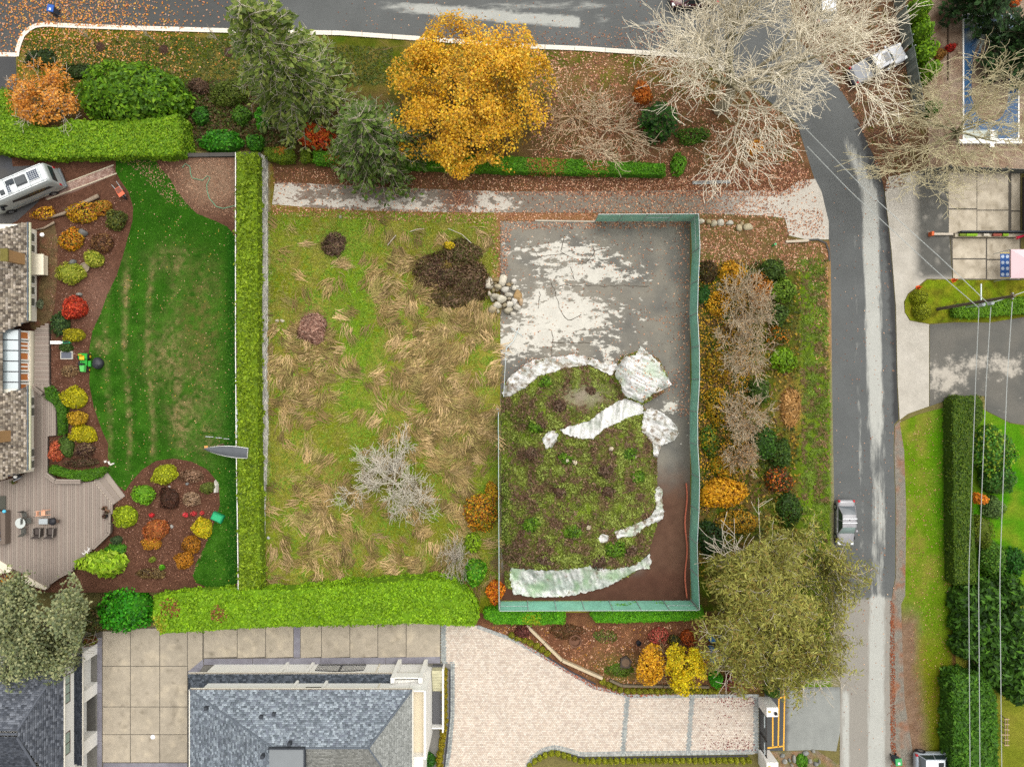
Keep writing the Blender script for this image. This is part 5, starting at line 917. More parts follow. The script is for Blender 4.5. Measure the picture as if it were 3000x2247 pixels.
def plastic(label, poly, seed, dirt=.3, green=.2, amp=.10, lift=.07):
    PLP.append(poly); q_ = []
    for i in range(len(poly)):
        a, b = np.array(poly[i], float), np.array(poly[(i+1) % len(poly)], float); m = max(1, int(np.hypot(*(b-a))/5)); q_ += [tuple(a+(b-a)*j/m+(rng.normal(0, 1.6, 2) if j else 0)) for j in range(m)]
    poly = q_
    def colf(X, Y):
        a = math.radians(seed*37 % 180); u = X*math.cos(a)+Y*math.sin(a); v = -X*math.sin(a)+Y*math.cos(a)
        r = mix(c('dcdad6'), c('8e9088'), np.clip((fbm(u/5, v/30, seed)-.38)*2.6, 0, 1)); return mix(r, c('a3b598'), np.clip((fbm(X/26, Y/26, seed+3)-.45)*3, 0, 1)*green*2)
    def zf(X, Y):
        a = math.radians(seed*37 % 180); u = X*math.cos(a)+Y*math.sin(a); v = -X*math.sin(a)+Y*math.cos(a)
        return mound_z(X, Y)+lift+amp*np.abs(fbm(u/6, v/30, seed+1)-.5)*7+.05*fbm(X/3, Y/3, seed+2)
    sheet('plastic_sheet', poly, .03, plasticm, 3.6, colf, lambda X, Y: dirt+.04+.5*(fbm(X/10, Y/10, seed+5)-.5), lambda X, Y: mix(c('6a4c3c'), c('8c8a74'), fbm(X/9, Y/9, 4)), 'thing', zf, label, 'plastic sheet')
plastic('crumpled white plastic band along the northern rim of the mound', [(1471, 1155), (1482, 1122), (1496, 1100), (1520, 1083), (1560, 1055), (1600, 1047), (1640, 1044), (1682, 1037), (1720, 1044), (1760, 1060), (1782, 1071), (1802, 1062), (1812, 1076), (1790, 1100), (1760, 1086), (1725, 1068), (1700, 1073), (1655, 1076), (1620, 1091), (1582, 1100), (1560, 1120), (1530, 1140), (1498, 1160), (1480, 1164)], 3, .42, .05)
plastic('white and green plastic tarpaulin over the small round heap', [(1806, 1075), (1830, 1047), (1864, 1041), (1876, 1012), (1896, 1030), (1935, 1065), (1951, 1100), (1968, 1126), (1946, 1140), (1920, 1151), (1892, 1170), (1882, 1182), (1856, 1170), (1830, 1160), (1816, 1122), (1803, 1100)], 8, .22, .5)
plastic('long pale plastic strip lying across the mound', [(1884, 1186), (1835, 1168), (1810, 1175), (1770, 1200), (1730, 1231), (1700, 1241), (1640, 1258), (1652, 1271), (1700, 1284), (1738, 1287), (1762, 1263), (1800, 1243), (1842, 1223), (1872, 1216), (1886, 1209)], 5, .2, .15)
plastic('crumpled white scrap at the end of the long strip', [(1588, 1288), (1600, 1270), (1622, 1262), (1636, 1272), (1628, 1295), (1616, 1312), (1598, 1314)], 11, .38, .05)
plastic('wrinkled white sheet with litter on the eastern foot of the mound', [(1886, 1205), (1905, 1195), (1936, 1206), (1962, 1226), (1984, 1250), (1990, 1270), (1976, 1290), (1937, 1304), (1930, 1325), (1926, 1342), (1914, 1336), (1912, 1300), (1896, 1280), (1880, 1262)], 13, .42, .03, .14)
plastic('white plastic rope-like roll on the southeastern foot of the mound', [(1922, 1430), (1932, 1425), (1940, 1432), (1941, 1470), (1944, 1512), (1932, 1527), (1894, 1541), (1862, 1569), (1806, 1576), (1801, 1557), (1860, 1536), (1902, 1516), (1922, 1490), (1918, 1455)], 17, .4, .3, .14)
plastic('broad greenish plastic cover on the southern foot of the mound', [(1495, 1662), (1520, 1666), (1600, 1672), (1660, 1668), (1700, 1664), (1730, 1655), (1760, 1665), (1800, 1668), (1860, 1656), (1880, 1640), (1904, 1616), (1905, 1665), (1866, 1670), (1830, 1692), (1770, 1721), (1690, 1741), (1620, 1749), (1540, 1747), (1505, 1741), (1494, 1700)], 19, .3, .55, .09)
plastic('small torn plastic scrap in the weeds', [(1752, 1575), (1768, 1563), (1785, 1570), (1780, 1588), (1758, 1590)], 23, .42, .1)
def mpt(px, py, dz=0.): z = .03+float(mound_z(np.array([px*1.]), np.array([py*1.]))[0])+dz; return W(px, py, z)
# concrete blocks weighting the plastic
mb = MB()
for x0, x1, y0, y1 in ((-.2, .2, -.1, -.065), (-.2, .2, .065, .1), (-.2, -.165, -.065, .065), (-.02, .02, -.065, .065), (.165, .2, -.065, .065)): mb.box(x0, x1, y0, y1, 0, .19)
cb = mb.build('concrete_block', P('b0a890', 'block_concrete', noise=((12, .1),)), None); mb2 = MB(); mb2.box(-.165, -.02, -.065, .065, 0, .02); mb2.box(.02, .165, -.065, .065, 0, .02)
mb2.build('core_shade', P('2a241e', 'block_core'), cb); tag(cb, 'hollow two-core concrete block holding down the torn plastic', 'concrete block', 'concrete blocks on the plastic')  # dark plates paint the shade down inside the hollow cores
for i, (x, y, a) in enumerate([(1587, 1056, 15), (1727, 1052, -5), (1834, 1042, 35), (1938, 1079, 100), (1926, 1140, 50), (1886, 1168, 15), (1818, 1115, 60), (1573, 1060, -20), (1891, 1039, 5), (1912, 1058, -40)]):
    o = cb if i == 0 else copy_tree(cb, (0, 0, 0)); o.location = [float(v) for v in mpt(x, y, .14)]; o.rotation_euler = (0, 0, math.radians(a))
# weeds on the mound: one loose mass plus single bushes
def scatter(name, poly, n, pal, size, zf=None, dens=None, hgt=.15, asp=1.5, spread=1., flatn=True, label=None, cat=None, w=None, jit=.18, kind='stuff', z=0., patch=None):
    x, y = pts_in(poly, n, dens); n = len(x); zz = (zf(x, y) if zf else np.full(n, z))+rng.uniform(.01, hgt, n)
    colr = pick(pal, n, jit, w)
    if patch is not None: q = np.clip((fbm(x/patch, y/patch, 91)-.5)*2.4+.5+rng.normal(0, .13, n), 0, .999); colr = np.array([c(h_) for h_ in pal])[(q*len(pal)).astype(int)]*(1+rng.normal(0, jit, (n, 1))).clip(.5, 1.6)
    o = leaf_mesh(name, Wn(x, y, zz), size*rng.uniform(.6, 1.4, n), colr, np.tile([0, 0, 1.], (n, 1)), spread, asp)
    return tag(o, label, cat, kind=kind)
mzz = lambda X, Y: mound_z(X, Y)+.03
scatter('weeds', MP, 20000, ['6a5440', '7a6650', '8a765a', '767040', '687434', '708030', '7c8e38', '86983c', '94a850'], .12, mzz, lambda X, Y: np.clip(1.1*fbm(X/14, Y/14, 31)-.15-.8*blob(X, Y, 1710, 1160, 55, 28)-.6*blob(X, Y, 1880, 1105, 70, 70), 0, 1)*(1-np.any([inside(q, X, Y) for q in PLP], axis=0)), .35, 2.2, 1., patch=26, label='rank green and brown weeds over the earth mound', cat='weeds')
for i, (x, y, r, h_, k, lb) in enumerate([(1600, 1120, 26, .7, 0, 'green weed clump at the top of the mound by the plastic band'), (1640, 1190, 28, .6, 1, 'brown dead weed clump on the upper mound'), (1730, 1145, 22, .6, 1, 'brown dead bush on the bare patch of the mound'), (1575, 1250, 30, .6, 0, 'green weed clump below the upper heap'), (1560, 1330, 30, .8, 1, 'withered brown weed clump on the western mound'), (1660, 1345, 30, .7, 0, 'fresh green weeds under the plastic scrap'), (1775, 1380, 32, .8, 1, 'dark dry bush in the middle of the mound'), (1840, 1330, 30, .7, 0, 'bright green weeds on the eastern mound'), (1640, 1440, 26, .8, 1, 'purple-grey dead plant on the mound crest'), (1780, 1440, 24, .9, 1, 'pinkish dead plant on the mound crest'), (1870, 1400, 30, .5, 0, 'lush grass patch above the eastern mound foot'), (1560, 1540, 36, .7, 0, 'green weed cushion on the southwestern mound'), (1680, 1560, 34, .7, 0, 'leafy green weeds on the southern mound'), (1800, 1610, 40, .7, 0, 'bright weeds beside the torn scrap'), (1600, 1640, 30, .6, 1, 'dry brush hanging over the greenish cover'), (1750, 1645, 36, .6, 1, 'dark dry brush above the greenish cover'), (1850, 1610, 26, .6, 1, 'dry stalks above the white corner of the cover')]):
    z_ = float(mpt(x, y)[2])-.1
    shrub('weed_clump', lb, x, y, r, r*.8, h_, (['4f7a14', '5f8c1a', '6f9a24', '3f6212'], ['5f4a38', '6f5a48', '4a3828', '7a6a58'])[k], .13, cat='weeds', z=z_, open_=.4, lobes=4, asp=2.4)
for x, y in ((1857, 1338), (1685, 1354), (1662, 1350), (1790, 1315), (1725, 1545)):
    shrub('white_flower_head', 'dry white flower head standing on the mound', x, y, 8, 8, .3, ['d8d4b8', 'e6e2cc'], .09, cat='flower', group='white flower heads on the mound', z=float(mpt(x, y, .3)[2]), open_=.2, lobes=2)

# ================================================================== ROCKS
def rock_mesh(name, sx, sy, sz, seed, col, pts=None):
    bm = bmesh.new(); bmesh.ops.create_icosphere(bm, subdivisions=2, radius=1); R = np.random.default_rng(seed); pl = [(Vector(R.normal(size=3)).normalized(), R.uniform(.5, .85)) for _ in range(11)]
    for v in bm.verts:
        p = v.co.copy()
        for n_, d in pl:
            s_ = p.dot(n_)
            if s_ > d: p -= n_*(s_-d)*.85
        v.co = Vector((p.x*sx, p.y*sy, max(-.35, p.z)*sz+.3*sz))
    me_ = bpy.data.meshes.new(name); bm.to_mesh(me_); bm.free(); me_.materials.append(M('rock_'+col, c(col)*.66, rough=.9, noise=((1.6, .22), (6, .25), (20, .12)), bump=.6, bscale=5))
    me_.polygons.foreach_set('use_smooth', np.ones(len(me_.polygons), bool)); return me_
def rock(px, py, rx, ry, h, seed, col, label, group=None, z=None, rz=0.):
    z0 = gz(px, py) if z is None else z; zm = z0+h*.6; k = (H-zm)/H/S; o = bpy.data.objects.new('boulder', rock_mesh('boulder', rx*k, ry*k, h*.72, seed, col)); COL.objects.link(o)
    p = W(px, py, zm); o.location = (p[0], p[1], z0); o.rotation_euler = (0, 0, rz); return tag(o, label, 'boulder', group)
hp_ = [(200, 315, 72, 120, 0, 'e0d6c0'), (200, 480, 38, 45, 1, 'd8ccb4'), (310, 240, 62, 45, 0, 'a08a60'), (430, 250, 92, 92, .1, 'e6ddc8'), (355, 355, 70, 45, 1, 'cfc2a4'), (545, 320, 50, 36, 0, 'b8a27c'), (635, 255, 48, 52, 0, 'ece6da'), (625, 375, 42, 46, 0, 'e2dccc'), (480, 400, 78, 60, .2, 'dcd6c8'), (690, 505, 80, 98, 0, 'b8986a'), (600, 300, 25, 20, 0, 'c9bca2'),
       (540, 500, 68, 42, .3, 'd8d0be'), (425, 568, 92, 64, .35, 'e6dec8'), (300, 520, 85, 50, .2, 'c4bca8'), (250, 545, 40, 60, 0, 'd6cebc'), (275, 420, 34, 40, 0, 'b0a078'), (350, 675, 80, 55, .15, 'ded6c2'), (262, 740, 72, 70, 0, 'c4b492'), (350, 780, 28, 42, 0, 'cfc4a8'), (465, 680, 48, 45, 0, 'b0a284'), (565, 660, 62, 68, .2, 'ece4d2'), (635, 610, 52, 68, .3, 'eee8dc'), (680, 695, 62, 58, .1, 'e9e2d2'), (755, 615, 38, 58, 0, 'd4b896'), (530, 765, 92, 58, 0, 'cec4ac'), (605, 835, 54, 46, 0, 'dcd4c4'), (550, 565, 35, 30, .2, 'bcb098'), (340, 405, 42, 34, .1, 'b8aa8c'), (300, 300, 30, 30, 0, '9a8a66')]
for i, (x, y, a, b, dz, cl) in enumerate(hp_):
    rock(1400+x*160/952, 780+y*160/952, a*160/952*1.28, b*160/952*1.28, .55+.35*rng.random(), 300+i, cl, 'pale sandstone boulder in the heap on the edge of the old court', 'boulders in the heap', z=.02+dz*.8)
for i, (x, y, a, b, cl) in enumerate([(1635, 255, 34, 24, 'dcd2bc'), (1700, 258, 28, 24, 'b8a47c'), (1750, 270, 32, 34, 'd4c8ac'), (1810, 263, 36, 30, 'e0d8c6'), (1885, 270, 42, 26, 'd8d2c2'), (1965, 310, 30, 36, 'd0c09c'), (1988, 275, 16, 22, 'c0ac88'), (2045, 305, 50, 34, 'd2c4a2')]):
    x, y = T(2, 1, (x, y))[0]; rock(x, y, a*.36, b*.36, .5, 400+i, cl, 'pale boulder in the row outside the court fence corner', 'boulders outside the fence corner', rz=.0)
for i, (x, y, a, b, cl) in enumerate([(90, 1075, 24, 24, 'd8ccb6'), (97, 1107, 17, 15, 'd4c8b4'), (180, 1112, 22, 15, 'd0c2a6'), (222, 1113, 24, 18, 'd6cab0'), (200, 1630, 10, 10, 'd8d0c0'), (728, 215, 22, 18, 'b0aa90')]):
    x, y = T(1, 1, (x, y))[0]; rock(x, y, a*.34, b*.34, .25, 420+i, cl, ['pale round stone against the stacked boundary wall', 'small pale stone beside the round one at the boundary wall', 'flat tan stone a step away from the boundary wall', 'round tan stone beside the flat one', 'tiny white stone in the field grass', 'grey stone at the north edge of the field'][i], 'loose stones in the field')
rock(*T(1, 2, (105, 1330))[0], 5, 5, .2, 431, 'd0d0d0', 'small whitish stone low down along the boundary wall')
for i, (x, y, a, b, h_, cl, lb) in enumerate([(237, 680, 19, 15, .6, '7a7874', 'grey boulder ringed by yellow-leaved creeper'), (210, 769, 14, 10, .5, '7c7c78', 'grey boulder between the two variegated shrubs'), (229, 862, 10, 7, .4, '9a9a92', 'small light grey boulder above the scarlet maple'), (495, 1425, 4, 4, .2, 'd0c8c0', 'tiny white stone in the island bed'), (502, 1542, 5, 8, .25, 'b8b4ac', 'pale stone beside the rust-orange heather'), (548, 1418, 6, 5, .25, '8a8a88', 'grey stone in the straw grass of the island bed')]):
    rock(x, y, a, b, h_, 440+i, cl, lb)
for i, (x, y, a, b) in enumerate([(130, 1560, 30, 22), (150, 1610, 26, 24), (230, 1590, 18, 40), (330, 1540, 34, 24), (395, 1520, 18, 16), (370, 1610, 24, 22), (420, 1630, 24, 24), (450, 1610, 12, 22), (210, 1640, 16, 14), (190, 1600, 14, 18)]):
    x, y = T(3, 3, (x, y))[0]; rock(x, y, a*.34, b*.34, .4, 460+i, ['9a9c98', 'b0aea6', 'a8a49a'][i % 3], 'angular grey rock in the rockery by the driveway entry', 'rocks in the entry rockery', z=.01)
# ================================================================== WALLS AND FENCES
def normals(o):
    bm = bmesh.new(); bm.from_mesh(o.data); bmesh.ops.recalc_face_normals(bm, faces=bm.faces); bm.to_mesh(o.data); bm.free(); return o
def bar(mb, a, b, w, z0, z1):   # straight wall piece between two world xy points
    a, b = np.array(a[:2], float), np.array(b[:2], float); d = b-a; d /= np.linalg.norm(d); n = np.array([-d[1], d[0]])*w/2
    return mb.prism([tuple(a-n), tuple(b-n), tuple(b+n), tuple(a+n)], z0, z1)
copm = P('4c4844', 'dark_coping', rough=.8, noise=((3, .08),))
wp = [W(757, 447, 1.6), W(757, 800, 1.6), W(758, 1100, 1.6), W(760, 1350, 1.6), W(765, 1560, 1.6), W(768, 1725, 1.6)]
wl = empty('boundary_wall', (wp[0][0], wp[0][1], 0), 'long stacked pale block wall with dark coping between field and terrace', 'wall')
o3 = np.array([wp[0][0], wp[0][1]])
for i in range(len(wp)-1):
    n = max(1, int(np.linalg.norm(wp[i+1]-wp[i])/2.4))
    for k in range(n):
        a, b = wp[i]+(wp[i+1]-wp[i])*(k+.004)/n, wp[i]+(wp[i+1]-wp[i])*(k+.996)/n; mb = MB(); bar(mb, a[:2]-o3, b[:2]-o3, .36, 1.52, 1.62); mb.build('coping', copm, wl)
L_ = [0]
for i in range(len(wp)-1): L_.append(L_[-1]+np.linalg.norm(wp[i+1]-wp[i]))
def along(t): return np.array([np.interp(t, L_, [p[0] for p in wp]), np.interp(t, L_, [p[1] for p in wp])])-o3
for cr in range(7):     # courses, each a row of split blocks standing slightly uneven; the foot steps out
    V, F, Cc = [], [], []; t = (cr % 2)*.2; x0 = .14+.035*(6-cr)
    while t < L_[-1]-.4:
        p = along(t); q = along(min(L_[-1], t+.40)); dx = x0+rng.uniform(-.012, .02); b = len(V); z0, z1 = .01+cr*.215, .01+cr*.215+.19
        d = (q-p)/np.linalg.norm(q-p); nn = np.array([-d[1], d[0]]); nn = nn if nn[0] > 0 else -nn
        for pt in (p, q):
            for of in (dx-.25, dx):
                for z in (z0, z1): V.append((*(pt+nn*of), z))
        F += [(b+2, b+3, b+7, b+6), (b+3, b+1, b+5, b+7), (b, b+1, b+3, b+2), (b+4, b+6, b+7, b+5)]; Cc += [pick(['b9b6aa', 'a8a69c', 'c9c6ba', '9c9a92'], 1, .05)[0]]*8; t += .42
    o = mesh_np('block_course', np.array(V), np.array(F), stonem, np.array(Cc), parent=wl, loc=True); normals(o)
nw = empty('north_coping_wall', W(340, 456), 'low dark wall along the north edge of the terrace lawn', 'wall')
a, b = W(330, 458, 1.6), W(754, 452, 1.6)
for k in range(6):
    mb = MB(); p, q = a+(b-a)*(k+.005)/6, a+(b-a)*(k+.995)/6; o_ = np.array(nw.location)[:2]; bar(mb, p[:2]-o_, q[:2]-o_, .36, 1.52, 1.62); mb.build('coping', copm, nw)
mb = MB(); bar(mb, a[:2]-o_, b[:2]-o_, .25, 0, 1.52); mb.build('wall_body', P('6a665e', 'wall_grey'), nw)
# white top rail fence on the lawn edge
wf = empty('rail_fence', W(690, 447, TZ), 'thin chain-link fence with white top rail along the strip hedge', 'fence'); o_ = np.array(wf.location)
pts = [W(690, 447, TZ+1.2), W(690, 1000, TZ+1.2), W(692, 1300, TZ+1.2), W(696, 1560, TZ+1.2), W(698, 1730, TZ+1.2)]
mb = MB(); mb.tube([p-o_ for p in pts], .045, 6); mb.build('top_rail', white, wf)
for k in range(14):
    y = 450+k*98; x = np.interp(y, [447, 1000, 1300, 1560, 1730], [690, 690, 692, 696, 698]); p = W(x, y, TZ+1.2)-o_; mb = MB(); mb.tube([(p[0], p[1], 0), (p[0], p[1], 1.24)], .03, 6); mb.build('post', galv, wf)
meshm = M('chainlink', c('9aa4a0'), rough=.6, alpha=.12)
mb = MB()
for i in range(len(pts)-1):
    a, b = pts[i]-o_, pts[i+1]-o_; mb.add([(a[0], a[1], .05), (b[0], b[1], .05), (b[0], b[1], 1.18), (a[0], a[1], 1.18)], [(0, 1, 2, 3)])
mb.build('wire_mesh', meshm, wf)
# tennis court fence
netm = M('windscreen', c('8ecdb6'), rough=.85, alpha=.9, noise=((.5, .14), (2.5, .16), (14, .14)), spec=.1)
def court_fence(name, label, a_px, b_px, n, h=3.05, net=True, wave=0., rails=True, brace=(), tilt=0.):
    a, b = W(*a_px), W(*b_px); root = empty(name, a, label, 'fence', 'windscreened court fence'); d = b-a; nn = np.array([-d[1], d[0], 0])/np.linalg.norm(d)
    P_ = [a+d*i/n+nn*wave*math.sin(i*1.7) for i in range(n+1)]
    for i, p in enumerate(P_):
        q = p-a; mb = MB(); mb.tube([(q[0], q[1], 0), (q[0]+tilt*nn[0], q[1]+tilt*nn[1], h)], .035, 6); mb.build('post', galv, root)
    mb = MB(); mb.tube([(p-a)+np.array([0, 0, h]) for p in P_], .03, 6); mb.build('top_rail', galv, root)
    for i in brace:
        p, q = P_[i]-a, P_[i+1]-a; mb = MB(); mb.tube([p+np.array([0, 0, h*.55]), q+np.array([0, 0, h*.55])], .025, 6); mb.build('brace_rail', galv, root)
    if net:
        for i in range(n):
            p, q = P_[i]-a, P_[i+1]-a; mb = MB(); m = 6; vs = []
            for k in range(m+1):
                for j in range(5):
                    t = k/m; s = j/4; r = p+(q-p)*t; bul = .06*math.sin(math.pi*t)*math.sin(math.pi*s)*rng.uniform(.3, 1.4)*(-1 if i % 2 else 1); vs.append((r[0]+nn[0]*(bul+.045), r[1]+nn[1]*(bul+.045), .06+s*(h-.1)-.05*math.sin(math.pi*t)*(s == 1)))
            mb.add(vs, [(k*5+j, (k+1)*5+j, (k+1)*5+j+1, k*5+j+1) for k in range(m) for j in range(4)]); mb.build('windscreen_panel', netm, root, smooth=True)
    return root
court_fence('court_fence', 'green windscreen fence along the north side of the court', (1742, 651), (2021, 650), 4, brace=(2,))
court_fence('court_fence', 'long green windscreen fence along the east side of the court', (2022, 650), (2021, 1756), 12, wave=.12, brace=(0,))
court_fence('court_fence', 'green windscreen fence along the south side of the court', (2021, 1757), (1466, 1759), 7, brace=(0, 6))
court_fence('court_fence', 'teal fence seen edge-on along the west side of the court', (1464, 1757), (1462, 1205), 7, h=2.9)
court_fence('court_fence', 'damaged pipe frame leaning at the broken northwest of the court', (1476, 1160), (1484, 1020), 2, h=2.2, net=False)
mb = MB()
for p, q in (((1484, 1020), (1504, 1000)), ((1504, 1000), (1520, 962)), ((1496, 960), (1532, 985)), ((1462, 1200), (1452, 1196))):
    mb.tube([W(*p, .35), W(*q, .12)], .035, 6)
o = mb.build('fallen_pipes', galv, None); tag(o, 'bent grey fence pipes fallen on the court edge', 'pipes')
mb = MB(); mb.prism([tuple(W(x, y)[:2]) for x, y in ((1568, 645), (1744, 648), (1744, 652), (1568, 650))], 0, .12); tag(mb.build('court_sill', concm, None, col=np.tile(c('a8a090'), (8, 1))), 'low pale concrete sill continuing the north court fence', 'sill')
mb = MB(); mb.tube([W(2010+3*math.sin(y/25), y, .4+.1*math.sin(y/30)) for y in range(1415, 1760, 12)], .07, 5); tag(mb.build('fallen_net', P('b0604a', 'orange_netting', rough=.9, noise=((6, .2),)), None), 'strip of faded orange netting along the foot of the east fence', 'netting')
# grey board fence top right
def board_fence(name, label, px, n, h=1.7, hexs=('7c857f', '88918a', '717a74')):
    P_ = [W(*q) for q in px]; root = empty(name, P_[0], label, 'fence'); a = P_[0]; mats = [P(h_, 'board_'+h_, rough=.9, noise=((2, .1), (14, .12))) for h_ in hexs]
    for i in range(len(P_)-1):
        d = P_[i+1]-P_[i]; L = np.linalg.norm(d); u = d/L; m = int(L/.34)
        for k in range(m):
            p = P_[i]+u*(k*.34+.01)-a; q = p+u*.32; mb = MB(); bar(mb, p, q, .03, .05, h+rng.uniform(-.02, .02)); mb.build('board', mats[(k+i) % 3], root)
        for k in range(int(L/2.7)+1):
            p = P_[i]+u*min(L-.1, k*2.7)-a+np.array([-u[1], u[0], 0])*.08; mb = MB(); mb.box(p[0]-.05, p[0]+.05, p[1]-.05, p[1]+.05, 0, h+.1); mb.build('post', mats[1], root)
        mb = MB(); q0 = P_[i]-a+np.array([-u[1], u[0], 0])*.04; bar(mb, q0, q0+u*L, .05, h-.35, h-.25); mb.build('rail', mats[2], root)
board_fence('board_fence', 'weathered grey-green board fence behind the parked pickup', [(2610, -30), (2626, 50), (2648, 160), (2680, 345)], 3)
board_fence('board_fence', 'dark grey board fence north of the neighbour patio', [(2695, 506), (2760, 500), (3060, 512)], 3, 1.3, ('6a6e6a', '757874', '60645f'))
# timber edging in the planting bed
def beams(name, label, px, w, h, mat, n=1):
    P_ = [W(*q) for q in px]; root = empty(name, P_[0], label, 'edging')
    for i in range(len(P_)-1):
        L = np.linalg.norm(P_[i+1]-P_[i]); m = max(1, int(L/2.4))
        for k in range(m):
            p, q = P_[i]+(P_[i+1]-P_[i])*(k+.01)/m-P_[0], P_[i]+(P_[i+1]-P_[i])*(k+.99)/m-P_[0]; mb = MB(); bar(mb, p, q, w, 0, h+rng.uniform(-.03, .03)); mb.build('timber', mat, root)
beams('timber_edging', 'weathered timber beams stepping down to the paved drive', T(2, 3, (125, 420), (430, 720), (780, 875)), .25, .45, P('b8a88c', 'pale_timber', rough=.9, noise=((2, .12), (12, .15))))
beams('stone_edging', 'low grey-brown block edging behind the boxwood row', T(2, 3, (840, 890), (950, 940), (1300, 945), (1700, 950)), .22, .35, P('6a5f4c', 'edging_block', rough=.9, noise=((5, .2),)))

# ================================================================== HOUSES
def shingles(parent, poly, su, sv, pal, name='shingles', jit=.1, mat=None, thick=.028):
    p = np.array(poly, float); u = p[1]-p[0]; u /= np.linalg.norm(u); n = np.cross(u, p[2]-p[0]); n /= np.linalg.norm(n)
    if n[2] < 0: n = -n
    v = np.cross(n, u); 
    if np.dot(p[2]-p[0], v) < 0: v = -v
    uv = [(float((q-p[0])@u), float((q-p[0])@v)) for q in p]; lo = np.min(uv, 0); hi = np.max(uv, 0); X, Y = [], []
    for j in range(int((hi[1]-lo[1])/sv)+1):
        x = np.arange(lo[0]+rng.uniform(0, su), hi[0]+su, su); X.append(x+rng.uniform(-.1, .1, len(x))*su); Y.append(np.full(len(x), lo[1]+j*sv))
    X = np.concatenate(X); Y = np.concatenate(Y); ok = inside(uv, X, Y+sv*.5); X, Y = X[ok], Y[ok]; m = len(X); t = thick*rng.uniform(.7, 1.3, m)
    def pt(a, b, h_): return p[0]+np.outer(a, u)+np.outer(b, v)+np.outer(h_, n)
    g_ = su*.488; z = np.zeros(m)+.006
    V = np.stack([pt(X-g_, Y, t+.006), pt(X+g_, Y, t+.006), pt(X+g_, Y+sv*1.02, z), pt(X-g_, Y+sv*1.02, z), pt(X-g_, Y, z-.005), pt(X+g_, Y, z-.005)], 1).reshape(-1, 3); b = (np.arange(m)*6)[:, None]
    F = np.concatenate([b+np.array([0, 1, 2, 3]), b+np.array([4, 5, 1, 0])]); cc = pick(pal, m, jit)*(1+.3*(fbm(X*.4, Y*.4, 13)-.5))[:, None]
    base = [tuple(q) for q in p]; nb = len(base); V2 = np.concatenate([p, p-n*.12])
    o2 = mesh_np('roof_deck', V2, [np.array([list(range(nb))]), np.array([list(range(nb, 2*nb))[::-1]]), np.array([(i, i+nb, (i+1) % nb+nb, (i+1) % nb) for i in range(nb)])], P('55585c', 'underlay'), parent=parent); normals(o2)
    o = mesh_np(name, V, F, mat or M('shingle', rough=.9, noise=((9, .12),)), np.repeat(cc, 6, 0), parent=parent); o['kind'] = 'stuff'; return o
def cap(parent, a, b, w, mat, name='ridge_cap'):
    a, b = np.array(a), np.array(b); n = max(2, int(np.linalg.norm(b-a)/.3)); mb = MB(); o_ = np.array(parent.location)
    mb.tube([a+(b-a)*i/n-o_+np.array([0, 0, .005*(i % 2)]) for i in range(n+1)], w, 6); return mb.build(name, mat, parent)
def wall_box(parent, name, x0, x1, y0, y1, z0, z1, mat): o_ = parent.location; mb = MB(); mb.box(x0-o_[0], x1-o_[0], y0-o_[1], y1-o_[1], z0-o_[2], z1-o_[2]); return mb.build(name, mat, parent)
def window(parent, axis, wc, s0, s1, z0, z1, out, panes=1, fr=None, gl=None, t=.06, d=.05):
    # axis 'x': wall faces +-x at x=wc, spans y s0..s1; axis 'y': wall faces +-y
    o_ = parent.location; g_ = gl or glassm
    def bx(mb, a, b, e, f, dd):
        lo, hi = sorted((wc, wc+out*dd))
        if axis == 'x': mb.box(lo-o_[0], hi-o_[0], a-o_[1], b-o_[1], e-o_[2], f-o_[2])
        else: mb.box(a-o_[0], b-o_[0], lo-o_[1], hi-o_[1], e-o_[2], f-o_[2])
    mb = MB(); bx(mb, s0, s1, z0, z0+t, d); bx(mb, s0, s1, z1-t, z1, d); bx(mb, s0, s0+t, z0+t, z1-t, d); bx(mb, s1-t, s1, z0+t, z1-t, d)
    for k in range(1, panes): q = s0+(s1-s0)*k/panes; bx(mb, q-t/2, q+t/2, z0+t, z1-t, d)
    w_ = mb.build('window', fr or white, parent)
    for k in range(panes): m = MB(); bx(m, s0+(s1-s0)*k/panes+t*.5, s0+(s1-s0)*(k+1)/panes-t*.5, z0+t, z1-t, d*.4); m.build('pane', g_, w_)
    return w_
# ---- west house on the terrace (brown shake roof, sunroom)
hw = empty('ranch_house', W(60, 1020, TZ), 'low cream house with brown shake roof and a glazed sunroom beside the deck', 'house')
XW = -45.43; EZ = 3.75; EX = float(W(84, 1000, EZ)[0]); shake = ['8a7f70', '7c7264', '988c7c', '6a6054', '5a5046', 'a2978a']
def Yp(py, z): return float(W(0, py, z)[1])
hwl = P('e8e2d0', 'cream_siding', rough=.7, noise=((1, .04),))
wall_box(hw, 'wall', -60, XW, Yp(938, 3), Yp(664, 3), TZ, 3.95, hwl); wall_box(hw, 'wall', -60, XW-.05, Yp(1385, 3), Yp(1140, 3), TZ, 3.95, hwl)
wall_box(hw, 'wall', -60, -47.6, Yp(1140, 3)+.02, Yp(938, 3)-.02, TZ, 3.9, hwl)
SL = .36
def rp(px, py): # point on the west roof plane seen at pixel
    # z = EZ + SL*(EX - x), x=(px-1500)/S*(1-z/H)
    a = (px-1500)/S; z = (EZ+SL*(EX-a))/(1-SL*a/H); return W(px, py, z)
for pl in ([(84, 940), (84, 650), (-60, 690), (-60, 990), (8, 975)], [(84, 1376), (84, 1128), (70, 1136), (4, 1156), (-60, 1175), (-60, 1432), (0, 1404)], [(8, 1158), (8, 976), (-60, 990), (-60, 1176)]):
    shingles(hw, [rp(*q) for q in pl], .23, .20, shake, jit=.16)
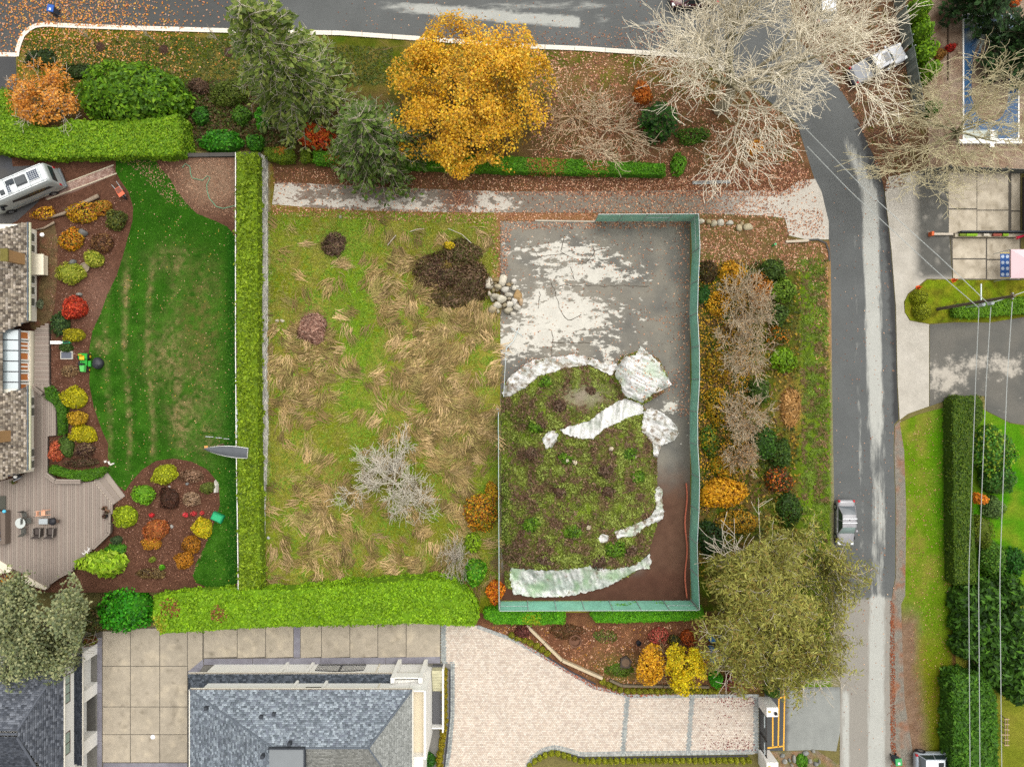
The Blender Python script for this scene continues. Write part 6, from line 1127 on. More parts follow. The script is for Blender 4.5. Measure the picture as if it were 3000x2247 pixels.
for y0, y1 in ((652, 940), (1130, 1376)):
    wall_box(hw, 'gutter', EX, EX+.14, Yp(y1, EZ), Yp(y0, EZ), EZ-.16, EZ-.03, P('b9b89a', 'gutter_green'))
    wall_box(hw, 'fascia', EX-.16, EX-.02, Yp(y1, EZ), Yp(y0, EZ), EZ-.2, EZ+.06, P('54606a', 'slate_fascia'))
for y0, y1 in T(0, 1, (0, 355), (0, 440)), T(0, 1, (0, 455), (0, 530)), T(0, 1, (0, 720), (0, 800)), T(0, 1, (0, 815), (0, 895)), T(0, 1, (0, 915), (0, 995)), T(0, 2, (0, 110), (0, 195)), T(0, 2, (0, 200), (0, 285)), T(0, 2, (0, 555), (0, 635)), T(0, 2, (0, 655), (0, 735)):
    window(hw, 'x', XW-(0 if y0[1] < 1000 else .05), Yp(y1[1], 1.9), Yp(y0[1], 1.9), 1.62, 3.1, 1, 1, P('f0ece2', 'white_frame'), P('6a6a60', 'room_glass', rough=.1, spec=.6), .1)
wall_box(hw, 'bay_window_roof', XW, XW+1.35, Yp(805, 2.5), Yp(744, 2.5), 2.35, 2.45, cream); wall_box(hw, 'bay_window', XW, XW+1.2, Yp(803, 2.5), Yp(746, 2.5), 1.6, 2.35, cream)
for y, x, hh in ((760, 66, 2.1), (1277, 24, 1.6)):
    b_ = rp(x, y); wall_box(hw, 'chimney', b_[0]-.35, b_[0]+.2, b_[1]-.5, b_[1]+.5, b_[2]-.4, b_[2]+hh, P('a8845c', 'tan_brick', noise=((6, .15), (30, .12))))
    wall_box(hw, 'chimney_cap', b_[0]-.42, b_[0]+.27, b_[1]-.57, b_[1]+.57, b_[2]+hh, b_[2]+hh+.1, P('6a6230', 'mossy_cap', noise=((6, .3),)))
# sunroom: glazed lean-to
sr = -45.62; yA, yB = Yp(1150, 2.6), Yp(968, 2.6); wall_box(hw, 'sunroom_sill', sr-.25, sr, yA, yB, TZ, TZ+.62, cream)
wall_box(hw, 'sunroom_floor', -48.2, sr-.25, yA, yB, TZ, TZ+.1, P('8a5a34', 'wood_floor', noise=((3, .15),)))
glz = P('c2763c', 'room_behind_glass', rough=.15, spec=.5); m = 6
for k in range(m):
    a, b = yA+(yB-yA)*k/m, yA+(yB-yA)*(k+1)/m; window(hw, 'x', sr-.12, a+.05, b-.05, TZ+.66, 3.32, 1, 2 if k % 2 == 0 and k else 1, white, glz, .14, .06)
    q = MB(); o_ = hw.location; z0, z1 = 3.45, 4.25; x0, x1 = sr-.05, -47.75
    q.add([(x0-o_[0], a+.05-o_[1], z0-o_[2]), (x0-o_[0], b-.05-o_[1], z0-o_[2]), (x1-o_[0], b-.05-o_[1], z1-o_[2]), (x1-o_[0], a+.05-o_[1], z1-o_[2]), (x0-o_[0], a+.05-o_[1], z0-o_[2]-.03), (x0-o_[0], b-.05-o_[1], z0-o_[2]-.03), (x1-o_[0], b-.05-o_[1], z1-o_[2]-.03), (x1-o_[0], a+.05-o_[1], z1-o_[2]-.03)], [(0, 1, 2, 3), (7, 6, 5, 4), (0, 4, 5, 1), (1, 5, 6, 2), (2, 6, 7, 3), (3, 7, 4, 0)])
    normals(q.build('roof_glass', P('a9b4b6', 'sky_glass', rough=.12, spec=.8), hw))
for k in range(m+1):
    y = yA+(yB-yA)*k/m; q = MB(); q.tube([(x0-o_[0]+.02, y-o_[1], 3.46-o_[2]), (x1-o_[0], y-o_[1], 4.26-o_[2])], .05, 4); q.build('glazing_bar', P('4a4c50', 'dark_bar'), hw)
wall_box(hw, 'sunroom_eave', sr-.12, sr+.05, yA-.05, yB+.05, 3.33, 3.47, P('6a6c70', 'grey_eave'))
wall_box(hw, 'roof_flashing', x1-.2, x1-.02, yA-.1, yB+.2, 4.1, 4.36, P('44484c', 'flashing'))
for px_, py_, r_ in ((117, 686, .2), (38, 1398, .16)):
    p = W(px_, py_, TZ+2); mb = MB(); mb.lathe([(.02, .1), (r_*.7, .12), (r_, 0), (r_*.7, -.12), (.03, -.16)], p[0]-o_[0], p[1]-o_[1], 12); ob = mb.build('wall_lamp', white, hw); ob.location.z = 1.7; normals(ob)

# ---- south house
slate = ['6e767e', '7b838b', '60686f', '868f97', '919aa1', '6a707a']; slate_lit = ['90928e', '9a9c98', '868884']  # second palette: the same slate lightened to paint light on the east slope
SB = empty('slate_house', W(900, 2100), 'two-storey white house with blue-grey slate roof and terrace above the concrete yard', 'house'); capm = P('5c636b', 'cap_slate', rough=.9)
YB, YU, EL, EU = -27.38, -27.6, 3.4, 6.3
xl, xr = float(W(597, 0, 0)[0])*1., float(W(1290, 0, 0)[0])
XL, XR = float(W(557, 0, EU)[0]), float(W(1207, 0, EU)[0])
wall_box(SB, 'ground_floor_wall', -29.0, -8.2, -50, YB, .0, 3.55, white); wall_box(SB, 'upper_wall', XL+.45, XR-.45, -50, YU, 3.5, EU+.1, white)
yl, yu = -26.9, YU+.05
shingles(SB, [(-30.0, yl, EL), (-11.1, yl, EL), (-11.1, yu-.6, EL+.6), (-29.4, yu-.6, EL+.6)], .24, .15, ['3f454c', '4a5058', '353b42', '565c64'])
shingles(SB, [(-30.0, -50, EL), (-30.0, yl, EL), (-29.0, yu-.3, EL+.5), (-29.0, -50, EL+.5)], .24, .15, ['3f454c', '4a5058', '353b42'])
ye = float(W(0, 2020, EU)[1]); rz = 8.35; yr = float(W(0, 2190, rz)[1]); rxl, rxr = float(W(800, 0, rz)[0]), float(W(1080, 0, rz)[0]); ys2 = 2*yr-ye
shingles(SB, [(XL, ye, EU), (XR, ye, EU), (rxr, yr, rz), (rxl, yr, rz)], .25, .16, slate, jit=.1)
shingles(SB, [(XR, ye, EU), (XR, yr-4.5, EU), (rxr+1.4/.6, yr-4.5, rz-1.4), (rxr, yr, rz)], .25, .16, slate_lit, jit=.05)
shingles(SB, [(XL, ys2-6, EU), (XL, ye, EU), (rxl, yr, rz), (rxl, yr-6, rz)], .25, .16, slate, jit=.12)
shingles(SB, [(rxr+1.4/.6, yr-4.5, rz-1.4), (rxl, yr-4.5, rz-1.4), (rxl, yr, rz), (rxr, yr, rz)], .25, .16, ['8a8a84', '7e7e78', '94948e'], jit=.06)  # south slope: paler slate, with the light on it put into the colour
cap(SB, (XR, ye, EU+.02), (rxr, yr, rz+.03), .09, capm); cap(SB, (XL, ye, EU+.02), (rxl, yr, rz+.03), .09, capm); cap(SB, (rxl, yr, rz+.03), (rxr, yr, rz+.03), .09, capm); cap(SB, (rxr, yr, rz+.03), (rxr+1.4/.6, yr-4.5, rz-1.38), .07, capm)
gut = P('d8d2c4', 'gutter_white'); brn = P('5a4a34', 'gutter_dark')
for nm, x0, x1, y, z in (('gutter', XL, XR, ye, EU), ('gutter', -30.0, -11.1, yl, EL)):
    wall_box(SB, nm, x0, x1, y, y+.12, z-.14, z-.01, gut); wall_box(SB, 'gutter_channel', x0, x1, y+.03, y+.09, z-.012, z-.002, brn)
wall_box(SB, 'gutter', XL-.12, XL, -45, ye, EU-.14, EU-.01, gut); wall_box(SB, 'gutter', XR, XR+.12, -45, ye, EU-.14, EU-.01, gut)
dg = P('5f6e5e', 'green_glass', rough=.12, spec=.6); df = P('3c3a36', 'dark_frame')
def Xp(px, z): return float(W(px, 0, z)[0])
window(SB, 'y', YB, Xp(828, 2.6), Xp(866, 2.6), 1.9, 3.1, 1, 2, df, dg, .05); window(SB, 'y', YB, Xp(946, 2.9), Xp(972, 2.9), 2.3, 3.0, 1, 1, df, dg, .05); window(SB, 'y', YB, Xp(1114, 2.9), Xp(1140, 2.9), 2.3, 3.0, 1, 1, df, dg, .05)
window(SB, 'y', YU, Xp(893, 5), Xp(938, 5), 4.6, 5.9, 1, 2, df, dg, .06)
for a, b, z0, z1, yb in ((815, 900, .0, 3.2, YB), (880, 972, 3.6, 5.95, YU)):     # white surround bays
    x0, x1 = Xp(a, 2.5), Xp(b, 2.5)
    for p, q in ((x0, x0+.25), (x1-.25, x1)): wall_box(SB, 'window_surround', p, q, yb+.002, yb+.22, z0, z1, white)
# dark wrought-iron gate screen on the wall
gx0, gx1 = Xp(928, 1), Xp(1068, 1); gt = MB(); o_ = SB.location
gt.box(gx0-o_[0], gx1-o_[0], YB+.03-o_[1], YB+.08-o_[1], .25, .33); gt.tube([(gx0+(gx1-gx0)*i/12-o_[0], YB+.06-o_[1], 1.55+.25*math.sin(math.pi*i/12)) for i in range(13)], .035, 5)
for i in range(33): x = gx0+(gx1-gx0)*i/32; gt.box(x-.015-o_[0], x+.015-o_[0], YB+.04-o_[1], YB+.07-o_[1], .3, 1.55+.25*math.sin(math.pi*i/32))
gt.box((gx0+gx1)/2-.05-o_[0], (gx0+gx1)/2+.05-o_[0], YB+.03-o_[1], YB+.09-o_[1], .25, 1.82); gt.build('iron_screen', P('3a3a3e', 'iron'), SB)
for px_ in (1112, 1114): pass
for z0, z1, yy in ((0, 3.3, YB+.05), (3.9, 6.1, YU+.05)): 
    mb = MB(); mb.tube([(Xp(1113, z0)-o_[0], yy-o_[1], z0), (Xp(1113, z0)-o_[0], yy-o_[1], z1)], .045, 6); mb.build('downpipe', cream, SB)
# terraces on the east side
x0, x1 = Xp(1150, 0)+.1, Xp(1248, 0)
for nm, a, b, d0, d1, z0, z1, mt in (('terrace_wall', -11.1, -10.75, YB+.02, YB+.5, 0, 4.3, white), ('terrace_wall', -8.55, -8.2, YB+.02, YB+.5, 0, 4.3, white), ('balcony_floor', -10.75, -8.55, YB-.6, YB+.45, 3.0, 3.1, P('b0a48c', 'balcony_tile', noise=((3, .1),))), ('balcony_rail', -10.75, -8.55, YB+.36, YB+.46, 3.1, 4.1, white), ('balcony_rail', -10.75, -8.55, YB-.12, YB-.05, 3.5, 3.6, white),
        ('balcony_floor', XR-.44, XR+.95, -33.5, YU+.0, 4.6, 4.7, P('e2d4b8', 'cream_tile', noise=((1.5, .05), (8, .04)))), ('parapet', XR+.95, XR+1.15, -33.6, YU+.12, 3.4, 5.6, white), ('parapet', XR-.44, XR+.95, YU+.0, YU+.12, 3.4, 5.5, white), ('parapet', XR-.44, XR+.95, -33.6, -33.45, 3.4, 5.5, white),
        ('side_wall', XR-.4, XR+1.1, -34, YU-.02, 0, 4.6, white), ('porch_floor', XR+1.15, XR+2.15, -33.0, YB+.0, .02, .5, P('5a5a5c', 'porch_paving', noise=((3, .1),))), ('porch_wall', XR+2.15, XR+2.28, -33.4, YB+.05, 0, 1.3, white), ('porch_wall', XR+1.15, XR+2.15, -33.1, -33.0, 0, 1.2, white)):
    wall_box(SB, nm, a, b, d0, d1, z0, z1, mt)
for k in range(7): wall_box(SB, 'step', XR+1.16, XR+2.14, YB-.1-.32*(k+1), YB-.1-.32*k, .5, 1.3-.11*k, P('b9b494', 'stained_step', noise=((3, .2), (9, .2))))
for x, y in ((604, 2074), (803, 2090), (848, 2178), (769, 2215), (766, 2098)):
    z_ = EU+.5*max(0, ye-W(x, y, 7)[1]); p = W(x, y, z_); mb = MB(); o_ = SB.location; mb.box(p[0]-.14-o_[0], p[0]+.14-o_[0], p[1]-.14-o_[1], p[1]+.14-o_[1], z_-.3, z_+.22, .04); mb.build('roof_vent', P('3c4046', 'vent_grey'), SB)
p0, p1 = W(789, 2262, 8.6), W(890, 2194, 8.6); wall_box(SB, 'flat_dormer', p0[0], p1[0], p0[1], p1[1], 7.0, 8.6, P('7c8082', 'membrane', noise=((1, .05),)))
wall_box(SB, 'dormer_edge', p0[0]-.08, p1[0]+.08, p1[1], p1[1]+.1, 8.3, 8.68, P('3c4046', 'edge_metal')); wall_box(SB, 'dormer_edge', p1[0], p1[0]+.1, p0[1], p1[1], 8.3, 8.68, P('3c4046', 'edge_metal'))
# ---- southwest house
SW = empty('garage_house', W(100, 2100), 'white two-storey house with dark slate hip roof beside the concrete yard', 'house'); slate2 = ['50545c', '5a5e66', '464a52', '656971', '70747c']
GX, EX2, EZ2 = -40.57, float(W(186, 0, 5.5)[0]), 5.5
wall_box(SW, 'upper_wall', -60, -40.62, -52, Yp(1930, 5), 3.2, 5.6, white)
y_top, ap = Yp(1935, EZ2), W(51, 2139, 8.2)
shingles(SW, [(EX2, Yp(2330, EZ2), EZ2), (EX2, y_top, EZ2), tuple(ap), tuple(ap+np.array([0, -.6, 0]))], .27, .17, slate2, jit=.13)
shingles(SW, [(EX2, y_top, EZ2), (-60, y_top, EZ2), (-60, ap[1], 8.2), tuple(ap)], .27, .17, slate2, jit=.13)
shingles(SW, [(-60, ap[1]-.6-8, EZ2), (EX2, ap[1]-.6-8, EZ2), tuple(ap+np.array([0, -.6, 0])), (-60, ap[1]-.6, 8.2)], .27, .17, ['4a4e56', '545860', '40444c'], jit=.13)
cap(SW, (EX2, y_top, EZ2+.02), ap+np.array([0, 0, .03]), .1, P('565a62', 'cap_dark')); cap(SW, ap+np.array([0, -.6, .03]), (EX2, ap[1]-8.6, EZ2+.02), .1, P('565a62', 'cap_dark')); cap(SW, ap+np.array([0, -.3, .03]), (-60, ap[1]-.3, 8.23), .1, P('565a62', 'cap_dark'))
wall_box(SW, 'gutter', EX2, EX2+.1, Yp(2330, EZ2), y_top, EZ2-.12, EZ2, gut)
zl = 2.9; exl = float(W(240, 0, zl)[0]); shingles(SW, [(exl, Yp(2240, zl), zl), (exl, Yp(1912, zl), zl), (-40.62, Yp(1925, zl), 3.35), (-40.62, Yp(2230, zl), 3.35)], .27, .13, ['33373f', '3c4048', '2a2e36'], jit=.1)
wall_box(SW, 'gutter', exl, exl+.09, Yp(2240, zl), Yp(1912, zl), zl-.12, zl-.01, gut)
for a, b, w_ in ((1896, 1926, 0), (2010, 2044, 0), (2155, 2195, 0)): wall_box(SW, 'garage_pier', -41.5, GX+.1, Yp(b, 1), Yp(a, 1), 0, 2.75, white)
wall_box(SW, 'garage_door', -41.6, GX-.55, Yp(2010, 1), Yp(1926, 1), .0, 2.7, P('eceae4', 'garage_white')); wall_box(SW, 'ground_wall', -60, -41.5, Yp(2300, 1), Yp(1905, 1), 0, 3.2, white)
wall_box(SW, 'bay_floor', -41.5, GX-.1, Yp(2155, .1), Yp(2044, .1), .02, .06, P('55534f', 'bay_floor', noise=((2, .15),)))
for a, b, n_ in ((1976, 2060, 3), (2145, 2210, 2)): window(SW, 'x', -40.62, Yp(b, 4.4), Yp(a, 4.4), 3.95, 5.0, 1, n_, P('5a2c24', 'maroon_frame'), P('9ab0a4', 'pale_glass', rough=.1, spec=.6), .05)
# ---- neighbour garage edge on the far east and low walls
NG = empty('neighbour_garage', W(3010, 600), 'dark eave of the neighbour garage at the patio end', 'house'); x0 = float(W(2986, 0, 0)[0])
wall_box(NG, 'wall', x0+.3, 60, Yp(690, 1), Yp(512, 1), 0, 2.5, P('4c4648', 'plum_wall')); wall_box(NG, 'fascia', x0-.3, x0+.2, Yp(688, 2.6), Yp(515, 2.6), 2.5, 2.7, P('a8a498', 'pale_fascia')); wall_box(NG, 'roof', x0+.2, 60, Yp(688, 2.6), Yp(515, 2.6), 2.5, 2.72, P('3e3a40', 'dark_roof'))
pw = empty('patio_wall', W(2720, 688), 'low patio wall with planters and dark rail', 'wall'); o_ = pw.location
def pb(name, xa, xb, ya, yb, z0, z1, mat): a, b = W(xa, yb), W(xb, ya); mb = MB(); mb.box(a[0]-o_[0], b[0]-o_[0], a[1]-o_[1], b[1]-o_[1], z0, z1); return mb.build(name, mat, pw)
pb('end_post', 2719, 2726, 682, 694, 0, .6, P('c8643c', 'orange_post')); pb('beam', 2726, 2786, 685, 691, 0, .35, P('b9ae9e', 'pale_beam')); pb('wall_body', 2790, 2990, 688, 697, 0, .45, P('b0a692', 'patio_stone', noise=((4, .1),))); pb('rail', 2800, 2990, 682, 686, .3, .9, P('3c4046', 'rail_dark'))
for xa, xb, mt in ((2799, 2816, '6a7a2a'), (2818, 2850, '7aa024'), (2868, 2884, 'b8b0a0'), (2896, 2920, '8a4a3c'), (2924, 2940, '7a9a24')): pb('planter', xa, xb, 689, 696, .45, .7, P(mt, 'planter_'+mt, noise=((8, .3),)))
# ================================================================== DECK AND FURNITURE
DZ = TZ+.35
deck_poly = [(102, 965), (142, 945), (143, 1126), (165, 1185), (165, 1275), (137, 1278), (137, 1385), (163, 1412), (237, 1414), (273, 1410), (329, 1480), (322, 1555), (271, 1609), (214, 1667), (163, 1693), (137, 1724), (66, 1680), (0, 1648), (-40, 1640), (-40, 1420), (60, 1395), (92, 1375), (92, 1130), (100, 1124)]
DP = [tuple(W(x, y, DZ)[:2]) for x, y in deck_poly]
dk_ = empty('deck', (-45, -8, TZ), 'taupe timber deck wrapping the house corner', 'deck'); boardm = [P(h_, 'deck_'+h_, rough=.8, noise=((.8, .06), (9, .08))) for h_ in ('8c8076', '867a70', '93877c', '8a7c72')]
def cuts(poly, t, ax):   # intervals of a polygon along a line at coordinate t on axis ax
    r = []; n = len(poly)
    for i in range(n):
        a, b = poly[i], poly[(i+1) % n]
        if (a[ax] > t) != (b[ax] > t): r.append(a[1-ax]+(t-a[ax])*(b[1-ax]-a[1-ax])/(b[ax]-a[ax]))
    r.sort(); return list(zip(r[::2], r[1::2]))
ysplit = W(0, 1126, DZ)[1]; bi = 0; xs_ = [p[0] for p in DP]; t = min(xs_)+.1
while t < max(xs_):
    for a, b in cuts(DP, t, 0):
        b = min(b, ysplit-.01)
        if b-a > .15: mb = MB(); mb.box(t-.089+45, t+.089+45, a+8, b+8, .22, .35); mb.build('board', boardm[bi % 4], dk_); bi += 1
    t += .2
t = ysplit+.1
while t < max(p[1] for p in DP):
    for a, b in cuts(DP, t, 1):
        if b-a > .1: mb = MB(); mb.box(a+45, b+45, t-.089+8, t+.089+8, .22, .35); mb.build('board', boardm[bi % 4], dk_); bi += 1
    t += .2
mb = MB(); ctr = np.mean(DP, 0); mb.prism([tuple((np.array(p)-ctr)*.985+ctr+np.array([45, 8])) for p in DP], .0, .2); mb.build('frame', P('3c342e', 'deck_under'), dk_)
q = [np.array(v) for v in ((273, 1410), (329, 1480), (366, 1453), (309, 1377))]
for k in range(3):
    a, b = k/3, (k+1)/3; pl = [q[0]+(q[3]-q[0])*a, q[1]+(q[2]-q[1])*a, q[1]+(q[2]-q[1])*b, q[0]+(q[3]-q[0])*b]; z = .27-.09*k
    mb = MB(); mb.prism([tuple(W(*p, TZ+z)[:2]+np.array([45, 8])) for p in pl], 0, z); mb.build('step', boardm[k], dk_); mb = MB(); e0, e1 = W(*(pl[0]+(pl[3]-pl[0])*.06), TZ+z), W(*(pl[1]+(pl[2]-pl[1])*.06), TZ+z); bar(mb, e0[:2]+np.array([45, 8]), e1[:2]+np.array([45, 8]), .06, z, z+.012); mb.build('step_nosing', P('c4b8a6', 'nosing'), dk_)
def bench(label, px, w=.42, h=.45, grp='built-in deck benches'):
    P_ = [W(x, y, DZ+h) for x, y in px]; r = empty('deck_bench', (P_[0][0], P_[0][1], DZ), label, 'bench', grp)
    for i in range(len(P_)-1):
        a, b = P_[i]-P_[0], P_[i+1]-P_[0]; d = (b-a)[:2]; d /= np.linalg.norm(d); nn = np.array([-d[1], d[0]])
        for k in (-1, 0, 1): mb = MB(); bar(mb, a[:2]+nn*k*w/3, b[:2]+nn*k*w/3, w/3-.02, h-.06, h); mb.build('seat_board', boardm[1+k], r)
        mb = MB(); bar(mb, a[:2], b[:2], w*.7, 0, h-.06); mb.build('base', P('6a5f56', 'bench_base'), r)
bench('angled deck bench in front of the curved green hedge', [(131, 1388), (160, 1410), (235, 1411)]); bench('deck bench along the eastern rail above the antlers', [(319, 1535), (318, 1562), (272, 1606)], .3); bench('deck bench along the southern rim by the ferns', [(212, 1668), (168, 1692), (150, 1705)], .3); bench('short deck bench by the house door', [(97, 1135), (122, 1155)], .3)
wl2 = empty('planter_wall', W(20, 1660, TZ), 'cream retaining wall stepping around the south of the deck', 'wall'); o_ = wl2.location
for pl in ([(0, 1643), (34, 1664), (28, 1676), (0, 1680), (-40, 1680), (-40, 1640)], [(50, 1693), (70, 1684), (137, 1722), (132, 1728), (60, 1706)]):
    mb = MB(); mb.prism([tuple(W(x, y, DZ+.1)[:2]-np.array(o_)[:2]) for x, y in pl], 0, .45); mb.build('wall_section', P('d8cdb8', 'cream_block', noise=((3, .06),)), wl2)
def place(root, px, py, z, rz=0): p = W(px, py, z); root.location = [float(v) for v in p]; root.rotation_euler = (0, 0, rz); return root
dkm = P('4a4846', 'dark_metal', rough=.5); wick = P('4c4440', 'dark_wicker', rough=.9, noise=((20, .2),))
r = empty('patio_table', (0, 0, 0), 'round pale glass-topped table on the deck', 'table'); MB().lathe([(.46, .68), (.49, .70), (.48, .72), (.02, .725)], n=28).build('table_top', P('b9bdb8', 'frosted_glass', rough=.3, noise=((3, .08),)), r)
for k in range(4): a = k*math.pi/2+.6; mb = MB(); mb.tube([(.3*math.cos(a), .3*math.sin(a), .68), (.38*math.cos(a), .38*math.sin(a), 0)], .018, 5); mb.build('leg', dkm, r)
place(r, 75, 1528, DZ)
def mesh_chair(label):
    r = empty('patio_chair', (0, 0, 0), label, 'chair', 'dark mesh patio chairs'); sm_ = M('sling_mesh', c('55554f'), rough=.8, alpha=.75)
    MB().box(-.24, .24, -.24, .24, .40, .42).build('seat', sm_, r); mb = MB(); mb.hull([(-.24, -.24, .42), (.24, -.24, .42), (.24, -.21, .42), (-.24, -.21, .42)], [(-.23, -.42, .92), (.23, -.42, .92), (.23, -.39, .92), (-.23, -.39, .92)]); mb.build('backrest', sm_, r)
    for sx in (-1, 1):
        mb = MB(); mb.tube([(sx*.27, .28, 0), (sx*.27, .24, .62), (sx*.27, -.3, .66), (sx*.25, -.43, .95)], .016, 5); mb.build('armrest', dkm, r); mb = MB(); mb.tube([(sx*.26, -.38, 0), (sx*.26, -.24, .41)], .016, 5); mb.build('leg', dkm, r)
    return r
ch = mesh_chair('dark mesh patio chair north of the round glass table'); place(ch, 80, 1505, DZ, math.pi/2*.1+math.pi)
copy_tree(ch, W(93, 1522, DZ), -math.pi/2, 'dark mesh patio chair east of the round glass table'); copy_tree(ch, W(78, 1553, DZ), .1, 'dark mesh patio chair south of the round glass table')
def armchair(label):
    r = empty('wicker_armchair', (0, 0, 0), label, 'armchair', 'wicker armchairs'); MB().box(-.27, .27, -.25, .32, .1, .42, .03).build('seat', wick, r)
    mb = MB(); mb.hull([(-.33, -.36, .1), (.33, -.36, .1), (.30, -.25, .1), (-.30, -.25, .1)], [(-.36, -.55, .9), (.36, -.55, .9), (.33, -.45, .9), (-.33, -.45, .9)]); mb.build('backrest', wick, r)
    for s in (-1, 1): mb = MB(); mb.tube([(s*.34, .34, .05), (s*.34, .34, .6), (s*.34, 0, .62), (s*.36, -.45, .72)], .045, 6); mb.build('armrest', P('7c756e', 'wicker_light', rough=.9), r); mb = MB(); mb.box(s*.3-.02, s*.3+.02, -.3, .32, .05, .55); mb.build('side_panel', wick, r)
    return r
ac = armchair('dark wicker armchair next to the mesh chair'); place(ac, 119, 1556, DZ); copy_tree(ac, W(157, 1556, DZ), 0, 'dark wicker armchair below the fire bowl')
r = empty('coffee_table', (0, 0, 0), 'grey rectangular coffee table between armchairs and wooden chair', 'table'); MB().box(-.42, .42, -.26, .26, .38, .43, .02).build('table_top', P('a2a8aa', 'slate_top', rough=.4), r)
for sx in (-1, 1):
    for sy in (-1, 1): mb = MB(); mb.box(sx*.36-.03, sx*.36+.03, sy*.2-.03, sy*.2+.03, 0, .38); mb.build('leg', dkm, r)
place(r, 135, 1525, DZ)
r = empty('fire_bowl', (0, 0, 0), 'round black covered grill beside the coffee table', 'grill'); MB().lathe([(.2, .3), (.33, .45), (.36, .6), (.3, .72), (.12, .8), (.02, .81)], n=20).build('bowl', blackp, r, True)
for k in range(3): a = k*2.094; mb = MB(); mb.tube([(.25*math.cos(a), .25*math.sin(a), .4), (.34*math.cos(a), .34*math.sin(a), 0)], .025, 5); mb.build('leg', blackp, r)
mb = MB(); mb.box(.3, .62, -.12, .16, .55, .6); mb.build('side_shelf', P('4a3a30', 'brown_shelf'), r); place(r, 166, 1524, DZ)
r = empty('wooden_chair', (0, 0, 0), 'small pinkish folding wooden chair on the deck', 'chair'); pk = P('e0a888', 'pink_wood', rough=.8)
for k in range(4): mb = MB(); mb.box(-.2+k*.1, -.12+k*.1, -.25, .2, .42, .45); mb.build('seat_slat', pk, r)
for k in range(3): mb = MB(); mb.box(-.42+k*.02, -.38+k*.02, -.2, .2, .5+k*.14, .58+k*.14); mb.build('back_slat', pk, r)
for s in (-1, 1): mb = MB(); mb.tube([(-.45, s*.22, .95), (.4, s*.24, 0)], .025, 5); mb.tube([(-.4, s*.24, 0), (.3, s*.22, .45)], .025, 5); mb.build('leg', pk, r)
place(r, 136, 1500, DZ)
r = empty('gas_grill', (0, 0, 0), 'stainless gas grill at the deck edge of the house', 'grill'); MB().box(-.35, .35, -.6, .6, .1, .85).build('cabinet', P('8a9088', 'grill_steel', rough=.35, metal=.6), r); MB().box(-.3, .25, -.55, .55, .85, 1.15, .1).build('lid', P('b4bab4', 'lid_steel', rough=.35, metal=.5), r)
for k in range(5): mb = MB(); mb.lathe([(.035, 0), (.03, .04)], .33, -.4+.2*k, 8); o = mb.build('knob', blackp, r); o.location.z = .86
place(r, 8, 1470, DZ)
r = empty('hot_tub', (0, 0, 0), 'timber-clad hot tub cut by the frame edge on the deck', 'hot tub'); MB().box(-1.3, .9, -1.6, 1.5, 0, .75, .03).build('surround', P('6f6258', 'tub_wood', noise=((8, .1),)), r); MB().box(-1.3, .35, -1.3, 1.25, .75, .82, .02).build('cover', P('a8b4b8', 'tub_cover'), r); place(r, 4, 1540, DZ)
r = empty('beach_towel', (0, 0, 0), 'long blue and white towel draped beside the hot tub', 'towel'); vs = []; 
for i in range(16):
    for j in range(5): vs.append((-.14+.28*j/4+.10*i/15, 1.3-2.6*i/15, .90+.03*math.sin(i*1.3+j)))
mb = MB(); mb.add(vs, [(i*5+j, (i+1)*5+j, (i+1)*5+j+1, i*5+j+1) for i in range(15) for j in range(4)]); cc = np.array([c('3a62a8') if (math.sin(i*.9+j*1.1) > -.25) else c('e8ecf0') for i in range(16) for j in range(5)]); mb.build('cloth', M('towel', rough=.95), r, True, col=cc); place(r, 13, 1538, DZ)
r = empty('beach_ball', (0, 0, 0), 'sky-blue ball at the head of the towel', 'ball'); MB().lathe([(.02, 0), (.12, .04), (.17, .15), (.12, .27), (.02, .31)], n=16).build('shell', P('5ab8d8', 'sky_blue', rough=.4), r, True); place(r, 16, 1497, DZ+.76)
for x, y, lb in ((311, 1487, 'terracotta flower pot on the deck rail corner'), (318, 1497, 'small dark pot beside the terracotta one'), (313, 1511, 'black watering can shaped pot on the deck rim'), (47, 1411, 'potted bush by the wall lamp at the house corner')):
    r = empty('flower_pot', (0, 0, 0), lb, 'pot'); MB().lathe([(.14, 0), (.2, .32), (.21, .34), (.17, .34), (.16, .28), (.02, .28)], n=16).build('pot', P('8a6a54', 'terracotta') if 'terra' in lb or 'potted' in lb else blackp, r)
    Pt = np.stack([rng.normal(0, .1, 60), rng.normal(0, .1, 60), rng.uniform(.3, .6, 60)], 1); leaf_mesh('plant', Pt, .09, pick(['4a5a2a', '6a7a34'] if 'potted' in lb else ['5a3a34', '4a4a34'], 60), None, parent=r); place(r, x, y, DZ)
r = empty('wall_heater', (0, 0, 0), 'black patio appliance tilted at the house corner', 'appliance'); MB().box(-.35, .35, -.2, .2, .55, .7, .03).build('head', blackp, r); MB().box(-.04, .04, -.04, .04, 0, .55).build('post', galv, r); MB().box(-.4, .4, -.25, -.2, .5, .75).build('bracket', chrome, r); place(r, 63, 1395, DZ, .5)
r = empty('antlers', (0, 0, 0), 'bleached white antlers lying on the deck bench', 'antlers'); mb = MB()
for pt in ([(-.35, -.3, .05), (-.1, -.1, .12), (.15, .1, .2), (.35, .35, .2)], [(-.1, -.1, .12), (-.15, .2, .25)], [(.15, .1, .2), (.35, .05, .3)], [(0, 0, .15), (.15, -.2, .2)], [(.25, .22, .2), (.12, .42, .25)], [(-.35, -.3, .05), (-.5, -.1, .1)]): mb.tube(pt, [.05]*(len(pt)-1)+[.02], 6)
mb.build('antler', P('dcd8d4', 'bone'), r); place(r, 257, 1614, DZ+.4)
